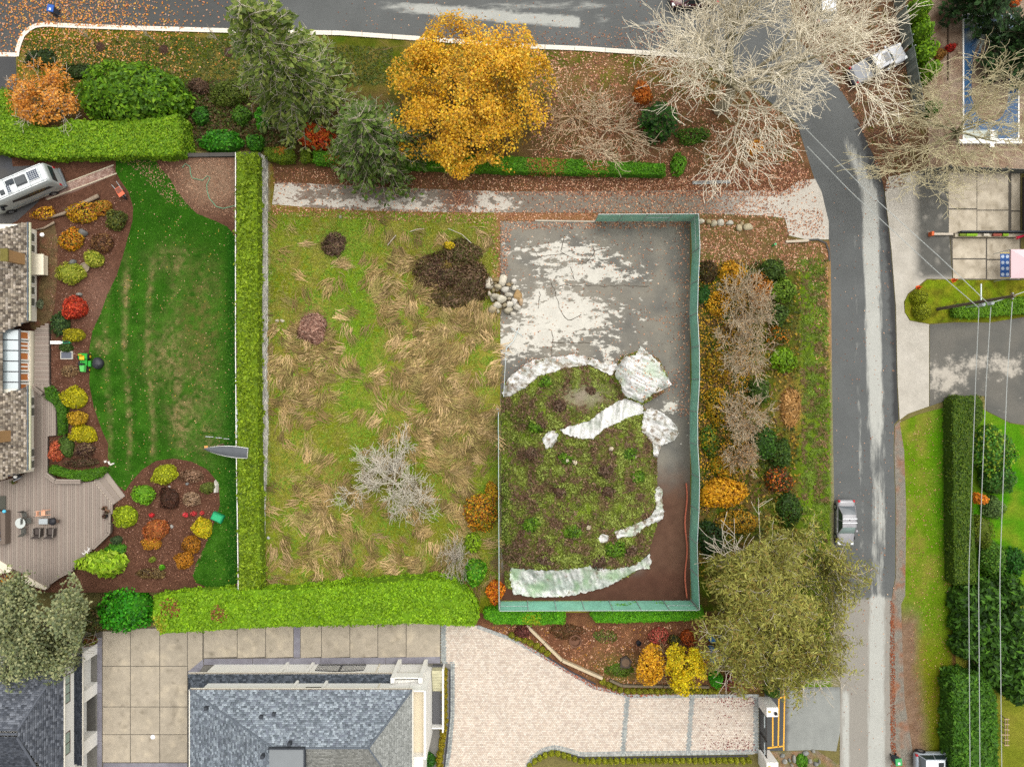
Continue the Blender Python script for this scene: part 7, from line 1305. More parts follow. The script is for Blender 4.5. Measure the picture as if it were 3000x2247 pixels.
# ================================================================== GARDEN OBJECTS
r = empty('wheelbarrow', (0, 0, 0), 'orange wheelbarrow parked on the lawn edge below the brick path', 'wheelbarrow'); og = P('d2694a', 'orange_tray', rough=.5)
normals(MB().hull([(-.28, -.16, .3), (.28, -.2, .3), (.28, .2, .3), (-.28, .16, .3)], [(-.42, -.26, .58), (.5, -.32, .62), (.5, .32, .62), (-.42, .26, .58)]).build('tray', og, r)); MB().box(-.36, .44, -.24, .24, .6, .605).build('tray_inside', P('7a4a3c', 'tray_shade'), r)
for s in (-1, 1): mb = MB(); mb.tube([(.5, s*.1, .22), (-.3, s*.22, .34), (-1.0, s*.28, .5)], .025, 5); mb.build('handle', galv, r); mb = MB(); mb.tube([(-.2, s*.2, .3), (-.35, s*.24, 0)], .02, 5); mb.build('leg', galv, r)
mb = MB(); mb.tube([(.62, -.05, .19), (.62, .05, .19)], .19, 14); mb.build('wheel', rubber, r); place(r, 360, 566, TZ, math.radians(-55))
r = empty('lawn_tractor', (0, 0, 0), 'green and yellow ride-on lawn tractor at the lawn edge', 'lawn tractor'); gn = P('2f9a34', 'tractor_green', rough=.4); gl2 = P('5cb85c', 'hood_green', rough=.4); yl2 = P('e0b428', 'tractor_yellow', rough=.4)
normals(MB().hull([(.25, -.26, .3), (.95, -.22, .3), (.95, .22, .3), (.25, .26, .3)], [(.25, -.23, .72), (.88, -.17, .66), (.88, .17, .66), (.25, .23, .72)]).build('hood', gl2, r, mod=.05)); MB().box(-.75, .3, -.33, .33, .3, .42, .03).build('deck_plate', gn, r); MB().box(-.85, -.3, -.42, .42, .42, .6, .06).build('fender', gn, r)
MB().box(-.62, -.22, -.22, .22, .6, .7, .04).build('seat', yl2, r); normals(MB().hull([(-.62, -.2, .7), (-.54, -.2, .7), (-.54, .2, .7), (-.62, .2, .7)], [(-.74, -.19, 1.02), (-.68, -.19, 1.04), (-.68, .19, 1.04), (-.74, .19, 1.02)]).build('seat_back', yl2, r, mod=.03)); MB().box(.1, .27, -.2, .2, .5, .86, .03).build('dashboard', blackp, r)
mb = MB(); mb.tube([(.02+.13*math.cos(a/12*6.283), .16*math.sin(a/12*6.283), .92) for a in range(13)], .018, 5); mb.build('steering_wheel', blackp, r)
for x, y, rr, w_ in ((-.55, .46, .25, .2), (-.55, -.46, .25, .2), (.72, .38, .18, .14), (.72, -.38, .18, .14)):
    mb = MB(); mb.tube([(x, y-w_/2, rr), (x, y+w_/2, rr)], rr, 16); w0 = mb.build('wheel', rubber, r); mb = MB(); mb.tube([(x, y-w_/2-.01, rr), (x, y+w_/2+.01, rr)], rr*.55, 14); mb.build('rim', yl2, w0)
MB().box(-.1, .35, -.6, -.34, .15, .3, .04).build('mower_deck', blackp, r); MB().box(-.15, .4, .34, .62, .15, .3, .04).build('mower_deck', gn, r); place(r, 252, 1062, TZ, -math.pi/2)
r = empty('mower_bag', (0, 0, 0), 'crumpled black grass-catcher bag beside the lawn tractor', 'bag'); bm = bmesh.new(); bmesh.ops.create_icosphere(bm, subdivisions=3, radius=1)
for v in bm.verts: k = 1+.22*(float(vn(v.co.x*2.2, v.co.y*2.2+v.co.z, 5))-.5); v.co = Vector((v.co.x*.52*k, v.co.y*.58*k, max(-.4, v.co.z)*.42*k+.17))
me_ = bpy.data.meshes.new('sack'); bm.to_mesh(me_); bm.free(); me_.materials.append(P('2e2f34', 'bag_black', rough=.45)); ob = bpy.data.objects.new('sack', me_); COL.objects.link(ob); ob.parent = r; MB().box(-.3, -.05, -.5, -.44, .2, .26).build('strap', yl2, r); place(r, 290, 1064, TZ)
def solid(name, label, cat, px, py, z, parts, rz=0, group=None):   # parts: (name, kind, args, mat)
    r = empty(name, (0, 0, 0), label, cat, group)
    for nm, kd, a, mt in parts: o = getattr(MB(), kd)(*a).build(nm, mt, r); (normals(o) if kd == 'hull' else None)
    return place(r, px, py, z, rz)
def bin_(label, px, py, col, lid, rz=0, cat='wheelie bin'):
    z = 0.; lm, bm_ = P(lid, 'bin_'+lid, rough=.5), P(col, 'bin_'+col, rough=.6)
    r = empty('wheelie_bin', (0, 0, 0), label, cat, 'wheelie bins'); normals(MB().hull([(-.22, -.22, .06), (.22, -.22, .06), (.22, .22, .06), (-.22, .22, .06)], [(-.29, -.29, .98), (.29, -.29, .98), (.29, .33, .98), (-.29, .33, .98)]).build('body', bm_, r)); MB().box(-.32, .32, -.33, .36, .98, 1.06, .03).build('lid', lm, r); MB().box(-.1, .1, -.2, .02, 1.06, 1.064).build('lid_sticker', white, r)
    mb = MB(); mb.tube([(-.25, .4, 1.0), (.25, .4, 1.0)], .02, 6); mb.build('handle', bm_, r)
    for s in (-1, 1): mb = MB(); mb.tube([(s*.26-.03, .3, .1), (s*.26+.03, .3, .1)], .1, 12); mb.build('wheel', rubber, r)
    return place(r, px, py, 0, rz)
bin_('blue-lidded recycling bin standing on the leaf-strewn street', 168, 42, '3c4450', '2f5aa8', math.radians(-10)); bin_('green-lidded bin beside the gravel shoulder near the hatchback', 2616, 2216, '38424a', '3f9a5c', .1)
solid('garden_box', 'emerald green plastic box at the island bed rim', 'box', 641, 1514, TZ, [('body', 'box', (-.55, .55, -.38, .38, 0, .45, .05), P('1f8a5a', 'emerald', rough=.5)), ('lid', 'box', (-.45, .45, -.28, .28, .45, .5, .02), P('2aa06a', 'emerald_lid', rough=.5))], math.radians(-25))
solid('pond_frame', 'small grey stone basin with pale rim in the mulch', 'basin', 197, 1041, TZ, [('rim', 'box', (-.58, .58, -.38, .38, 0, .12), P('b8b4a8', 'stone_rim')), ('water', 'box', (-.5, .5, -.3, .3, .1, .125), P('5a5e68', 'slate_water', rough=.3))])
solid('stone_bowl', 'carved grey stone bowl under the variegated shrub', 'bowl', 252, 785, TZ, [('bowl', 'lathe', ([(.2, 0), (.45, .2), (.48, .25), (.4, .25), (.36, .18), (.02, .16)],), P('8a7c6a', 'bowl_stone', noise=((6, .2),)))])
solid('white_planter', 'white plank box beside the golden oval shrub', 'box', 167, 1004, TZ, [('box', 'box', (-.5, .5, -.15, .15, 0, .25, .02), white), ('post', 'box', (.5, .7, -.08, .08, 0, .2), white)])
solid('hose_cart', 'green hose trough next to the white plank box', 'trough', 199, 1003, TZ, [('trough', 'box', (-.35, .35, -.12, .12, 0, .3, .04), P('2fa06a', 'hose_green')), ('inside', 'box', (-.28, .28, -.07, .07, .3, .305), blackp)])
mb = MB(); pl = T(0, 1, (850, 35), (700, 110), (560, 185), (460, 215), (350, 235)); mb.tube([W(x, y, TZ+.25) for x, y in pl], [.2, .19, .17, .12, .08], 8); mb.tube([W(*T(0, 1, (470, 265))[0], TZ+.2), W(*T(0, 1, (380, 315))[0], TZ+.15), W(*T(0, 1, (280, 335))[0], TZ+.12)], [.12, .1, .05], 7); tag(mb.build('driftwood_log', P('8a7a68', 'driftwood', rough=.9, noise=((3, .2), (14, .2)), bump=.5), None, True), 'bleached driftwood log lying through the yellow creeper', 'log')
mb = MB(); pl = T(0, 0, (1575, 1450), (1600, 1415), (1640, 1440), (1645, 1500), (1660, 1540), (1750, 1560), (1790, 1520), (1815, 1535), (1785, 1600), (1790, 1657))+T(0, 1, (1810, 60), (1870, 130), (1930, 145), (2030, 120)); mb.tube([W(x, y, TZ+.05) for x, y in pl], .035, 6); tag(mb.build('garden_hose', P('6a9a7a', 'hose'), None), 'pale green garden hose snaking across the bare bark bed', 'hose')
r = empty('rowing_boat', W(668, 1320, TZ), 'small white boat with grey cover lying across the rail fence', 'boat'); L2, n = 2.0, 13; lo, hi, cv = [], [], []
for i in range(n):
    t = i/(n-1); w_ = .55*(math.sin(math.pi*min(1, t*1.25+.02)/2)**.7)*(1-.35*max(0, t-.7)); x = -L2+2*L2*t; z = .35+.12*(1-t); hi.append((x, w_, z)); lo.append((x*.94, w_*.6, .0))
mb = MB(); ring_lo = lo+[(x, -y, z) for x, y, z in lo[::-1]]; ring_hi = hi+[(x, -y, z) for x, y, z in hi[::-1]]; normals(mb.hull(ring_lo, ring_hi).build('hull', white, r)); mb = MB(); vs = []
for x, y, z in hi:
    for s in (-1, -.5, 0, .5, 1): vs.append((x, y*s*.93, z+.02+.16*(1-s*s)))
mb.add(vs, [(i*5+j, (i+1)*5+j, (i+1)*5+j+1, i*5+j+1) for i in range(n-1) for j in range(4)]); mb.build('cover', P('55585c', 'grey_cover', rough=.7, noise=((2, .1),)), r, True); r.location = [float(v) for v in W(668, 1320, TZ+1.3)]; r.rotation_euler = (0, 0, math.radians(-6))
for s in (-1, 1): mb = MB(); mb.box(s*1.0-.05, s*1.0+.05, -.45, .45, -1.3, 0); mb.build('trestle', woodm, r)
solid('paddle', 'orange paddle blade sticking out past the boat bow', 'paddle', 604, 1309, TZ+1.2, [('blade', 'box', (-.16, .16, -.1, .1, .0, .03, .01), P('d89a5a', 'orange_blade')), ('shaft', 'box', (.16, .9, -.015, .015, .0, .03), woodm)], .15)
for i, (y0, y1) in enumerate(((1172, 1240), (1228, 1285))):
    a, b = W(697, y0, TZ+1.0), W(698, y1, TZ+1.0); mb = MB(); k = 9; mb.tube([a+(b-a)*j/k for j in range(k+1)], [.04+.2*math.sin(math.pi*j/k)**.8 for j in range(k+1)], 8); ob = mb.build('paddleboard', M('clear_hull', c('c8d0d4'), rough=.15, alpha=.75, spec=.6), None, True); tag(ob, ['pale translucent kayak lying on the rail fence nearer the scarlet maple end', 'pale translucent kayak lying on the rail fence next to the boat'][i], 'kayak')
    ob.scale = (1, 1, 1)
mb = MB()
for x0, x1, y in ((602, 625, 1279), (632, 650, 1282), (655, 672, 1285)): mb.tube([W(x0, y, TZ+.1), W(x1, y+1, TZ+.1)], .035, 5)
tag(mb.build('striped_pole', P('b8bcc0', 'pole_white'), None), 'broken white and dark pole on the grass beside the boat', 'pole')
solid('rock_pocket', 'white stone rim around the flat dwarf conifer', 'rock', 632, 1427, TZ, [('rim', 'hull', ([(-.15, -.55, 0), (.25, -.5, 0), (.3, .3, 0), (0, .75, 0)], [(-.05, -.5, .3), (.15, -.45, .35), (.2, .25, .35), (-.02, .6, .3)]), P('c0bab0', 'rim_stone', noise=((4, .15),)))])
solid('broken_edging', 'broken white edging stones at the deck bed corner', 'stones', 318, 1355, TZ, [('stone', 'box', (-.3, -.1, .1, .3, 0, .15, .03), P('d0ccc4', 'chalk')), ('stone', 'box', (.0, .15, -.2, .1, 0, .15, .03), P('d0ccc4', 'chalk')), ('stone', 'box', (.1, .5, -.35, -.2, 0, .18, .03), P('c8c4b8', 'chalk2'))], .4)
# bare branches lying in the lot
for k, (pl, lb) in enumerate([(T(1, 1, (1330, 345), (1390, 325), (1450, 320)), 'white bare stick lying north of the dark bramble'), (T(1, 1, (1135, 465), (1170, 420), (1210, 375)), 'pale crooked stick on the straw grass west of the bramble'), (T(1, 1, (1660, 318), (1780, 370), (1860, 445)), 'long white branch arching over the dark thicket')]):
    mb = MB(); mb.tube([W(x, y, .25+.1*k) for x, y in pl], .035, 5); tag(mb.build('fallen_branch', P('b8aca0', 'dead_wood'), None), lb, 'branch')
mb = MB(); pl = T(2, 0, (1560, 1570), (1890, 1560)); 
for dy in (0, 5, 10): mb.tube([W(pl[0][0], pl[0][1]+dy*.7, .15), W(pl[1][0], pl[1][1]+dy*.7, .15)], .03, 5)
for k in range(2): x = pl[0][0]+10+k*90; mb.tube([W(x, pl[0][1]-1, .15), W(x, pl[0][1]+9, .15)], .03, 5)
tag(mb.build('fence_panel', galv, None), 'loose galvanised pipe panel lying in the leaves beside the hedge end', 'pipe panel')
# blue barrels
def barrel(px, py, lb):
    r = empty('blue_barrel', (0, 0, 0), lb, 'barrel', 'blue barrels under the pine'); MB().lathe([(.29, 0), (.31, .05), (.31, .28), (.325, .3), (.31, .32), (.31, .58), (.325, .6), (.31, .62), (.31, .85), (.29, .89), (.27, .89), (.26, .86), (.02, .86)], n=20).build('drum', P('3a78b4', 'barrel_blue', rough=.45), r, True)
    for s in (-1, 1): mb = MB(); mb.lathe([(.035, .86), (.03, .885)], s*.15, 0, 8); mb.build('bung', P('284f7c', 'bung_blue'), r)
    return place(r, px, py, 0, rng.uniform(0, 3))
for x, y in T(2, 3, (1712, 527), (1808, 533), (1714, 620), (1815, 608), (1718, 693), (1820, 686)): barrel(x, y, 'blue plastic barrel among the six under the pine')
barrel(2048, 1915, 'blue plastic barrel half hidden behind the brilliant yellow tree')
solid('tree_ring', 'old round timber planter ring in the planting bed', 'planter', *T(2, 3, (545, 557))[0], 0, [('ring', 'lathe', ([(.62, 0), (.62, .3), (.5, .3), (.48, .1), (.02, .08)],), P('6a4a38', 'ring_wood', noise=((5, .25),)))])
solid('compost_pot', 'black tub lying in the planting bed', 'tub', *T(2, 3, (1090, 572))[0], 0, [('tub', 'lathe', ([(.2, 0), (.26, .4), (.22, .4), (.18, .1), (.02, .1)],), blackp)])
solid('dark_planter', 'dark angular planter full of leaves above the mossy mat', 'planter', *T(2, 3, (978, 742))[0], 0, [('frame', 'hull', ([(-.6, -.5, 0), (.4, -.6, 0), (.65, .1, 0), (.1, .65, 0), (-.5, .4, 0)], [(-.55, -.45, .3), (.38, -.55, .3), (.6, .1, .3), (.08, .6, .3), (-.46, .38, .3)]), P('4a4038', 'planter_dark', noise=((6, .3),))), ('soil', 'lathe', ([(.4, .29), (.38, .31), (.02, .33)],), P('6a5644', 'planter_soil', noise=((12, .4),)))])
solid('yard_cover', 'white round dome cover on the concrete yard', 'cover', 448, 2158, .045, [('rim', 'lathe', ([(.22, 0), (.22, .03), (.16, .06), (.02, .07)],), P('e8e8ec', 'cover_white')), ('cap', 'lathe', ([(.1, .06), (.09, .09), (.02, .1)],), P('c8ccd8', 'cap_white'))])
solid('utility_marker', 'short bright green marker tube leaning by the concrete apron', 'marker', 2262, 721, 0, [('tube', 'lathe', ([(.1, 0), (.1, .85), (.09, .9), (.02, .92)],), P('2fae54', 'marker_green')), ('cap', 'lathe', ([(.105, .8), (.105, .9)],), P('d8e4dc', 'marker_cap'))])
mb = MB(); a, b = W(2299, 710), W(2366, 707); bar(mb, a, b, .22, 0, .35); tag(mb.build('culvert_wall', P('b8ac98', 'culvert', noise=((3, .15),)), None), 'pale concrete culvert headwall below the apron', 'culvert')
for x, y, lb in ((2793, 822, 'orange traffic cone at the patio corner of the grass island'), (2689, 843, 'orange traffic cone at the tip of the grass island kerb')):
    solid('traffic_cone', lb, 'traffic cone', x, y, 0, [('base', 'box', (-.19, .19, -.19, .19, 0, .03), P('d85a24', 'cone_orange')), ('cone', 'lathe', ([(.15, .03), (.04, .65), (.02, .66)],), P('d85a24', 'cone_orange'))], .3, 'traffic cones')
# ---- gate, pillars
wallm = white
for nm, lb, pts in (('gate_pillar', 'white gate pillar under the dark bush', [(2222, 2036), (2247, 2076)]), ('gate_pillar', 'white gate pillar above the entry rockery', [(2222, 2192), (2247, 2236)])):
    a = W(2224, pts[0][1]+4); r = empty(nm, (a[0], a[1], 0), lb, 'pillar', 'gate pillars'); y1 = .9 if 'bush' in lb else 1.3
    MB().box(-.1, 1.0, -y1, 0, 0, 2.25, .03).build('pillar_body', white, r); MB().box(.6, .85, -y1+.25, -y1+.5, 2.25, 2.5, .04).build('lamp', blackp, r); MB().box(.02, .3, -.5, -.3, 2.25, 2.27).build('plaque', P('b8a45a', 'brass'), r)
r = empty('entry_gate', (*W(2226, 2142)[:2], 0), 'black metal double gate closing the paved drive', 'gate'); y0, y1 = W(0, 2190)[1]-W(0, 2142)[1], W(0, 2070)[1]-W(0, 2142)[1]; im = P('3a3634', 'gate_iron', rough=.5)
for lo_, hi_ in ((y0, -.04), (.04, y1)):
    mb = MB(); mb.box(-.03, .03, lo_, hi_, .1, .18); mb.box(-.03, .03, lo_, hi_, 1.75, 1.83); mb.box(-.03, .03, lo_, lo_+.07, .1, 1.9); mb.box(-.03, .03, hi_-.07, hi_, .1, 1.9); g_ = mb.build('gate_leaf', im, r)
    k = lo_+.15
    while k < hi_-.1: m = MB(); m.box(-.015, .015, k-.02, k+.02, .18, 1.75); m.build('picket', im, g_); k += .16
MB().box(-.12, -.04, y0+.1, y0+1.3, 1.4, 1.5).build('gate_motor', galv, r); MB().box(-.12, -.04, y1-1.3, y1-.1, 1.4, 1.5).build('gate_motor', galv, r)
# ---- pool
r = empty('swimming_pool', (*W(2900, 225)[:2], 0), 'rectangular swimming pool under a sagging blue winter cover', 'pool'); a, b = W(2822, 408)[:2]-np.array(r.location)[:2], W(2980, 46)[:2]-np.array(r.location)[:2]
vs = []; nx, ny = 22, 50; cc = []
for i in range(nx+1):
    for j in range(ny+1):
        u, v = i/nx, j/ny; x, y = a[0]+(b[0]-a[0])*u, a[1]+(b[1]-a[1])*v; th = math.atan2(v-.92, (u-.45)*.45); rad = math.hypot((u-.45)*.45, v-.92); vs.append((x, y, .08-.16*math.sin(math.pi*u)*math.sin(math.pi*min(1, v*1.1))+.05*math.sin(th*26)*math.exp(-((rad-.15)/.12)**2)))
        cc.append(mix(mix(c('24486e'), c('3a5f84'), fbm(np.array(x*.6), np.array(y*.6), 3)), c('c4c8b8'), np.clip(1.6*math.exp(-((rad-.13)/.06)**2)*(.5+.5*math.sin(th*9))+.8*(v < .07)*(u < .6), 0, .85)))
mb = MB(); mb.add(vs, [(i*(ny+1)+j, (i+1)*(ny+1)+j, (i+1)*(ny+1)+j+1, i*(ny+1)+j+1) for i in range(nx) for j in range(ny)]); mb.build('pool_cover', M('cover_blue', rough=.4, noise=((2, .15),)), r, True, col=np.array(cc))
for bx in ((a[0]-.12, a[0], a[1]-.12, b[1]+.12), (b[0], b[0]+.12, a[1]-.12, b[1]+.12), (a[0], b[0], b[1], b[1]+.12), (a[0], b[0], a[1]-.12, a[1])): MB().box(*bx, 0, .14).build('coping', white, r)
MB().box(a[0]-.7, b[0]+.25, a[1]-.55, a[1]-.15, .05, .35, .03).build('cover_reel', white, r); MB().box(a[0]+2.35, a[0]+2.75, a[1]-.95, a[1]+.7, .35, .42).build('diving_board', white, r)
normals(MB().lathe([(.55, .0), (.6, .15), (.5, .3), (.02, .32)], (a[0]+b[0])*.5-.2, b[1]-1.1, 18).build('cover_pillow', P('2a3c5c', 'pillow_blue'), r, True))
r = empty('garden_wall', (*W(2700, 100)[:2], 0), 'dark thin edging between path and pool strip', 'edging'); mb = MB(); mb.box(2.5, 2.58, -4.5, 2.0, 0, .15); mb.build('edging_board', P('5a4a3c', 'edge_board'), r)
# ---- canopy, rug, umbrella
r = empty('shade_canopy', (*W(3000, 775)[:2], 0), 'pale pink pop-up canopy over the neighbour patio', 'canopy'); x0 = W(2962, 0, 2.3)[0]-r.location[0]; ya, yb = W(0, 815, 2.3)[1]-r.location[1], W(0, 731, 2.3)[1]-r.location[1]
mb = MB(); ap_ = (x0+1.5, (ya+yb)/2, 2.9); vs = [(x0, ya, 2.3), (x0+3, ya, 2.3), (x0+3, yb, 2.3), (x0, yb, 2.3), ap_]; mb.add(vs, [(0, 1, 4), (1, 2, 4), (2, 3, 4), (3, 0, 4)]); mb.build('canopy_top', P('d8bcc0', 'pink_cloth', rough=.9), r); mb = MB(); mb.add([(x0, ya, 2.3), (x0, yb, 2.3), (x0, yb, 2.1), (x0, ya, 2.1), (x0+3, ya, 2.3), (x0+3, ya, 2.1)], [(0, 1, 2, 3), (0, 3, 5, 4)]); mb.build('valance', P('c8a8ae', 'pink_valance'), r)
for x, y in ((x0-.02, ya), (x0-.02, yb), (x0+3, ya), (x0+3, yb)): mb = MB(); mb.tube([(x, y, 0), (x, y, 2.3)], .03, 6); mb.build('leg', galv, r)
r = empty('patio_rug', (*W(2946, 778, .03)[:2], .03), 'blue patterned outdoor rug with yellow ends under the pink canopy', 'rug'); hx, hy = 1.2, 1.18; MB().box(-.52, hx, -hy, hy, 0, .012).build('rug_body', P('3a62a4', 'rug_blue', noise=((8, .1),)), r)
for s in (-1, 1): MB().box(-.53, hx, s*hy-.03, s*hy+.03, 0, .014).build('rug_border', P('d8c04a', 'rug_yellow'), r)
pm = P('c4d2e4', 'rug_white')
for i in range(4):
    for j in range(4): MB().lathe([(.17, .012), (.17, .016)], -.28+.5*i*.9, -.88+.58*j, 8).build('rug_motif', pm, r)
solid('closed_umbrella', 'closed red parasol lying at the garage end of the patio', 'parasol', 2994, 693, .9, [('cloth', 'hull', ([(-.6, -.15, 0), (.6, -.05, 0), (.6, .1, 0), (-.6, .15, 0)], [(-.5, -.08, .15), (.55, 0, .15), (.55, .05, .15), (-.5, .08, .15)]), P('b81c3c', 'parasol_red')), ('pole', 'box', (-.9, .7, -.02, .02, .05, .09), woodm)], .3)
r = empty('wood_trellis', (*W(2930, 2130)[:2], 0), 'low pale wooden rail trellis beside the cypress hedge', 'trellis')
for x in (-.12, .12): MB().box(x-.03, x+.03, -1.4, 1.3, .8, .86).build('rail', woodm, r)
for k in range(6): MB().box(-.5 if k == 2 else -.22, .25, -1.3+k*.5, -1.24+k*.5, .86, .92).build('slat', P('b8a080', 'trellis_wood'), r); MB().box(-.03, .03, -1.3+k*.5, -1.24+k*.5, 0, .8).build('post', woodm, r)
# ---- utility pole and wires
pb_ = W(2747, 906); r = empty('utility_pole', pb_, 'tall leaning-grey wooden utility pole on the grass island', 'utility pole'); mb = MB(); PH = 10.2; mb.tube([(0, 0, 0), (0, 0, PH)], [.17, .12], 10); mb.build('pole', P('6a5f50', 'pole_wood', rough=.95, noise=((2, .15), (20, .2))), r)
def crossarm(z, y0, y1): MB().box(-.06, .06, y0, y1, z-.06, z+.06).build('crossarm', woodm, r); [MB().lathe([(.05, z+.06), (.07, z+.14), (.03, z+.2)], 0, y, 8).build('insulator', galv, r) for y in (y0+.08, y1-.08)]
crossarm(9.9, -.3, .3)
for z, x in ((7.4, .25), (6.3, .2)): mb = MB(); mb.lathe([(.16, z-.3), (.17, z), (.15, z+.25), (.03, z+.3)], 0, -.3, 12); mb.build('cable_case', galv, r); mb = MB(); mb.tube([(0, 0, z), (0, -.35, z)], .03, 5); mb.build('bracket', galv, r)
wires = [([(2868, 905), (2858, 1124), (2838, 1686), (2842, 2260)], 6.6, 'service cable running south along the long hedge, nearest the road'), ([(2903, 900), (2889, 1124), (2867, 1686), (2871, 2260)], 7.5, 'thick cable running south over the long hedge crown'), ([(2966, 884), (2950, 1124), (2929, 1686), (2935, 2260)], 9.9, 'high power line running south over the glossy bushes'),
         ([(2868, 902), (2750, 800), (2492, 562), (2365, 430)], 6.6, 'service wire crossing the road towards the bare maple'), ([(2898, 892), (2760, 760), (2541, 562), (2345, 362)], 7.4, 'upper service wire crossing the road towards the bare maple'), ([(2905, 888), (3060, 835)], 8.0, 'cable leaving the pole towards the neighbour house')]
for pl, z, lb in wires:
    q = [W(x, y, z-(.35 if 0 < i < len(pl)-1 else 0)) for i, (x, y) in enumerate(pl)]; n = 24; mb = MB(); qq = np.array(q); tt = np.linspace(0, len(q)-1, n); mb.tube([np.array([np.interp(t, range(len(q)), qq[:, k]) for k in range(3)]) for t in tt], .032, 4); tag(mb.build('power_line', P('b4b8b4', 'wire'), None), lb, 'cable', 'overhead lines')
solid('guy_marker', 'grey metal guy strut beside the utility pole', 'strut', 2811, 875, 0, [('strut', 'box', (-.05, .05, -1.0, 1.0, 3.0, 3.1), galv), ('post', 'box', (-.04, .04, -1.0, -.92, 0, 3.0), galv)])
# ================================================================== VEHICLES
def patch(mb, p00, p10, p11, p01, n=5, bulge=(0, 0, 0)):
    p00, p10, p11, p01, bl = (np.array(v, float) for v in (p00, p10, p11, p01, bulge)); vs = []
    for i in range(n+1):
        for j in range(n+1):
            u, v = i/n, j/n; vs.append(p00*(1-u)*(1-v)+p10*u*(1-v)+p11*u*v+p01*(1-u)*v+bl*(4*u*(1-u))**.7*(4*v*(1-v))**.7)
    return mb.add(vs, [(i*(n+1)+j, (i+1)*(n+1)+j, (i+1)*(n+1)+j+1, i*(n+1)+j+1) for i in range(n) for j in range(n)])
def loft(mb, st):
    # st: (x, half width, z low, z shoulder, z top)
    R = []
    for x, w, zl, zs, zt in st: R.append([(x, -w*.86, zl), (x, -w*.99, zl+.12), (x, -w, (zl+zs)*.55), (x, -w*.96, zs), (x, -w*.80, zt), (x, -w*.4, zt+.025), (x, 0, zt+.035), (x, w*.4, zt+.025), (x, w*.80, zt), (x, w*.96, zs), (x, w, (zl+zs)*.55), (x, w*.99, zl+.12), (x, w*.86, zl)])
    k = len(R[0]); vs = [p for r_ in R for p in r_]; fs = [(i*k+j, i*k+j+1, (i+1)*k+j+1, (i+1)*k+j) for i in range(len(R)-1) for j in range(k-1)]+[(i*k+k-1, i*k, (i+1)*k, (i+1)*k+k-1) for i in range(len(R)-1)]
    fs += [tuple(range(k))[::-1], tuple(range((len(R)-1)*k, len(R)*k))]; return mb.add(vs, fs)
def wheels(r, xs_, w, rad=.33, rimm=None):
    for x in xs_:
        for s in (-1, 1):
            mb = MB(); mb.tube([(x, s*(w-.2), rad), (x, s*(w-.17), rad), (x, s*(w+.0), rad), (x, s*(w+.02), rad)], [rad*.9, rad, rad, rad*.92], 20); t = mb.build('wheel', rubber, r, True); mb = MB(); mb.tube([(x, s*(w-.1), rad), (x, s*(w+.035), rad)], rad*.62, 14); mb.build('rim', rimm or P('9a9ca0', 'alloy', rough=.35, metal=.7), t)
            mb = MB(); mb.tube([(x, s*(w-.15), rad), (x, s*(w+.012), rad)], rad*1.16, 18); mb.build('wheel_arch', blackp, r)
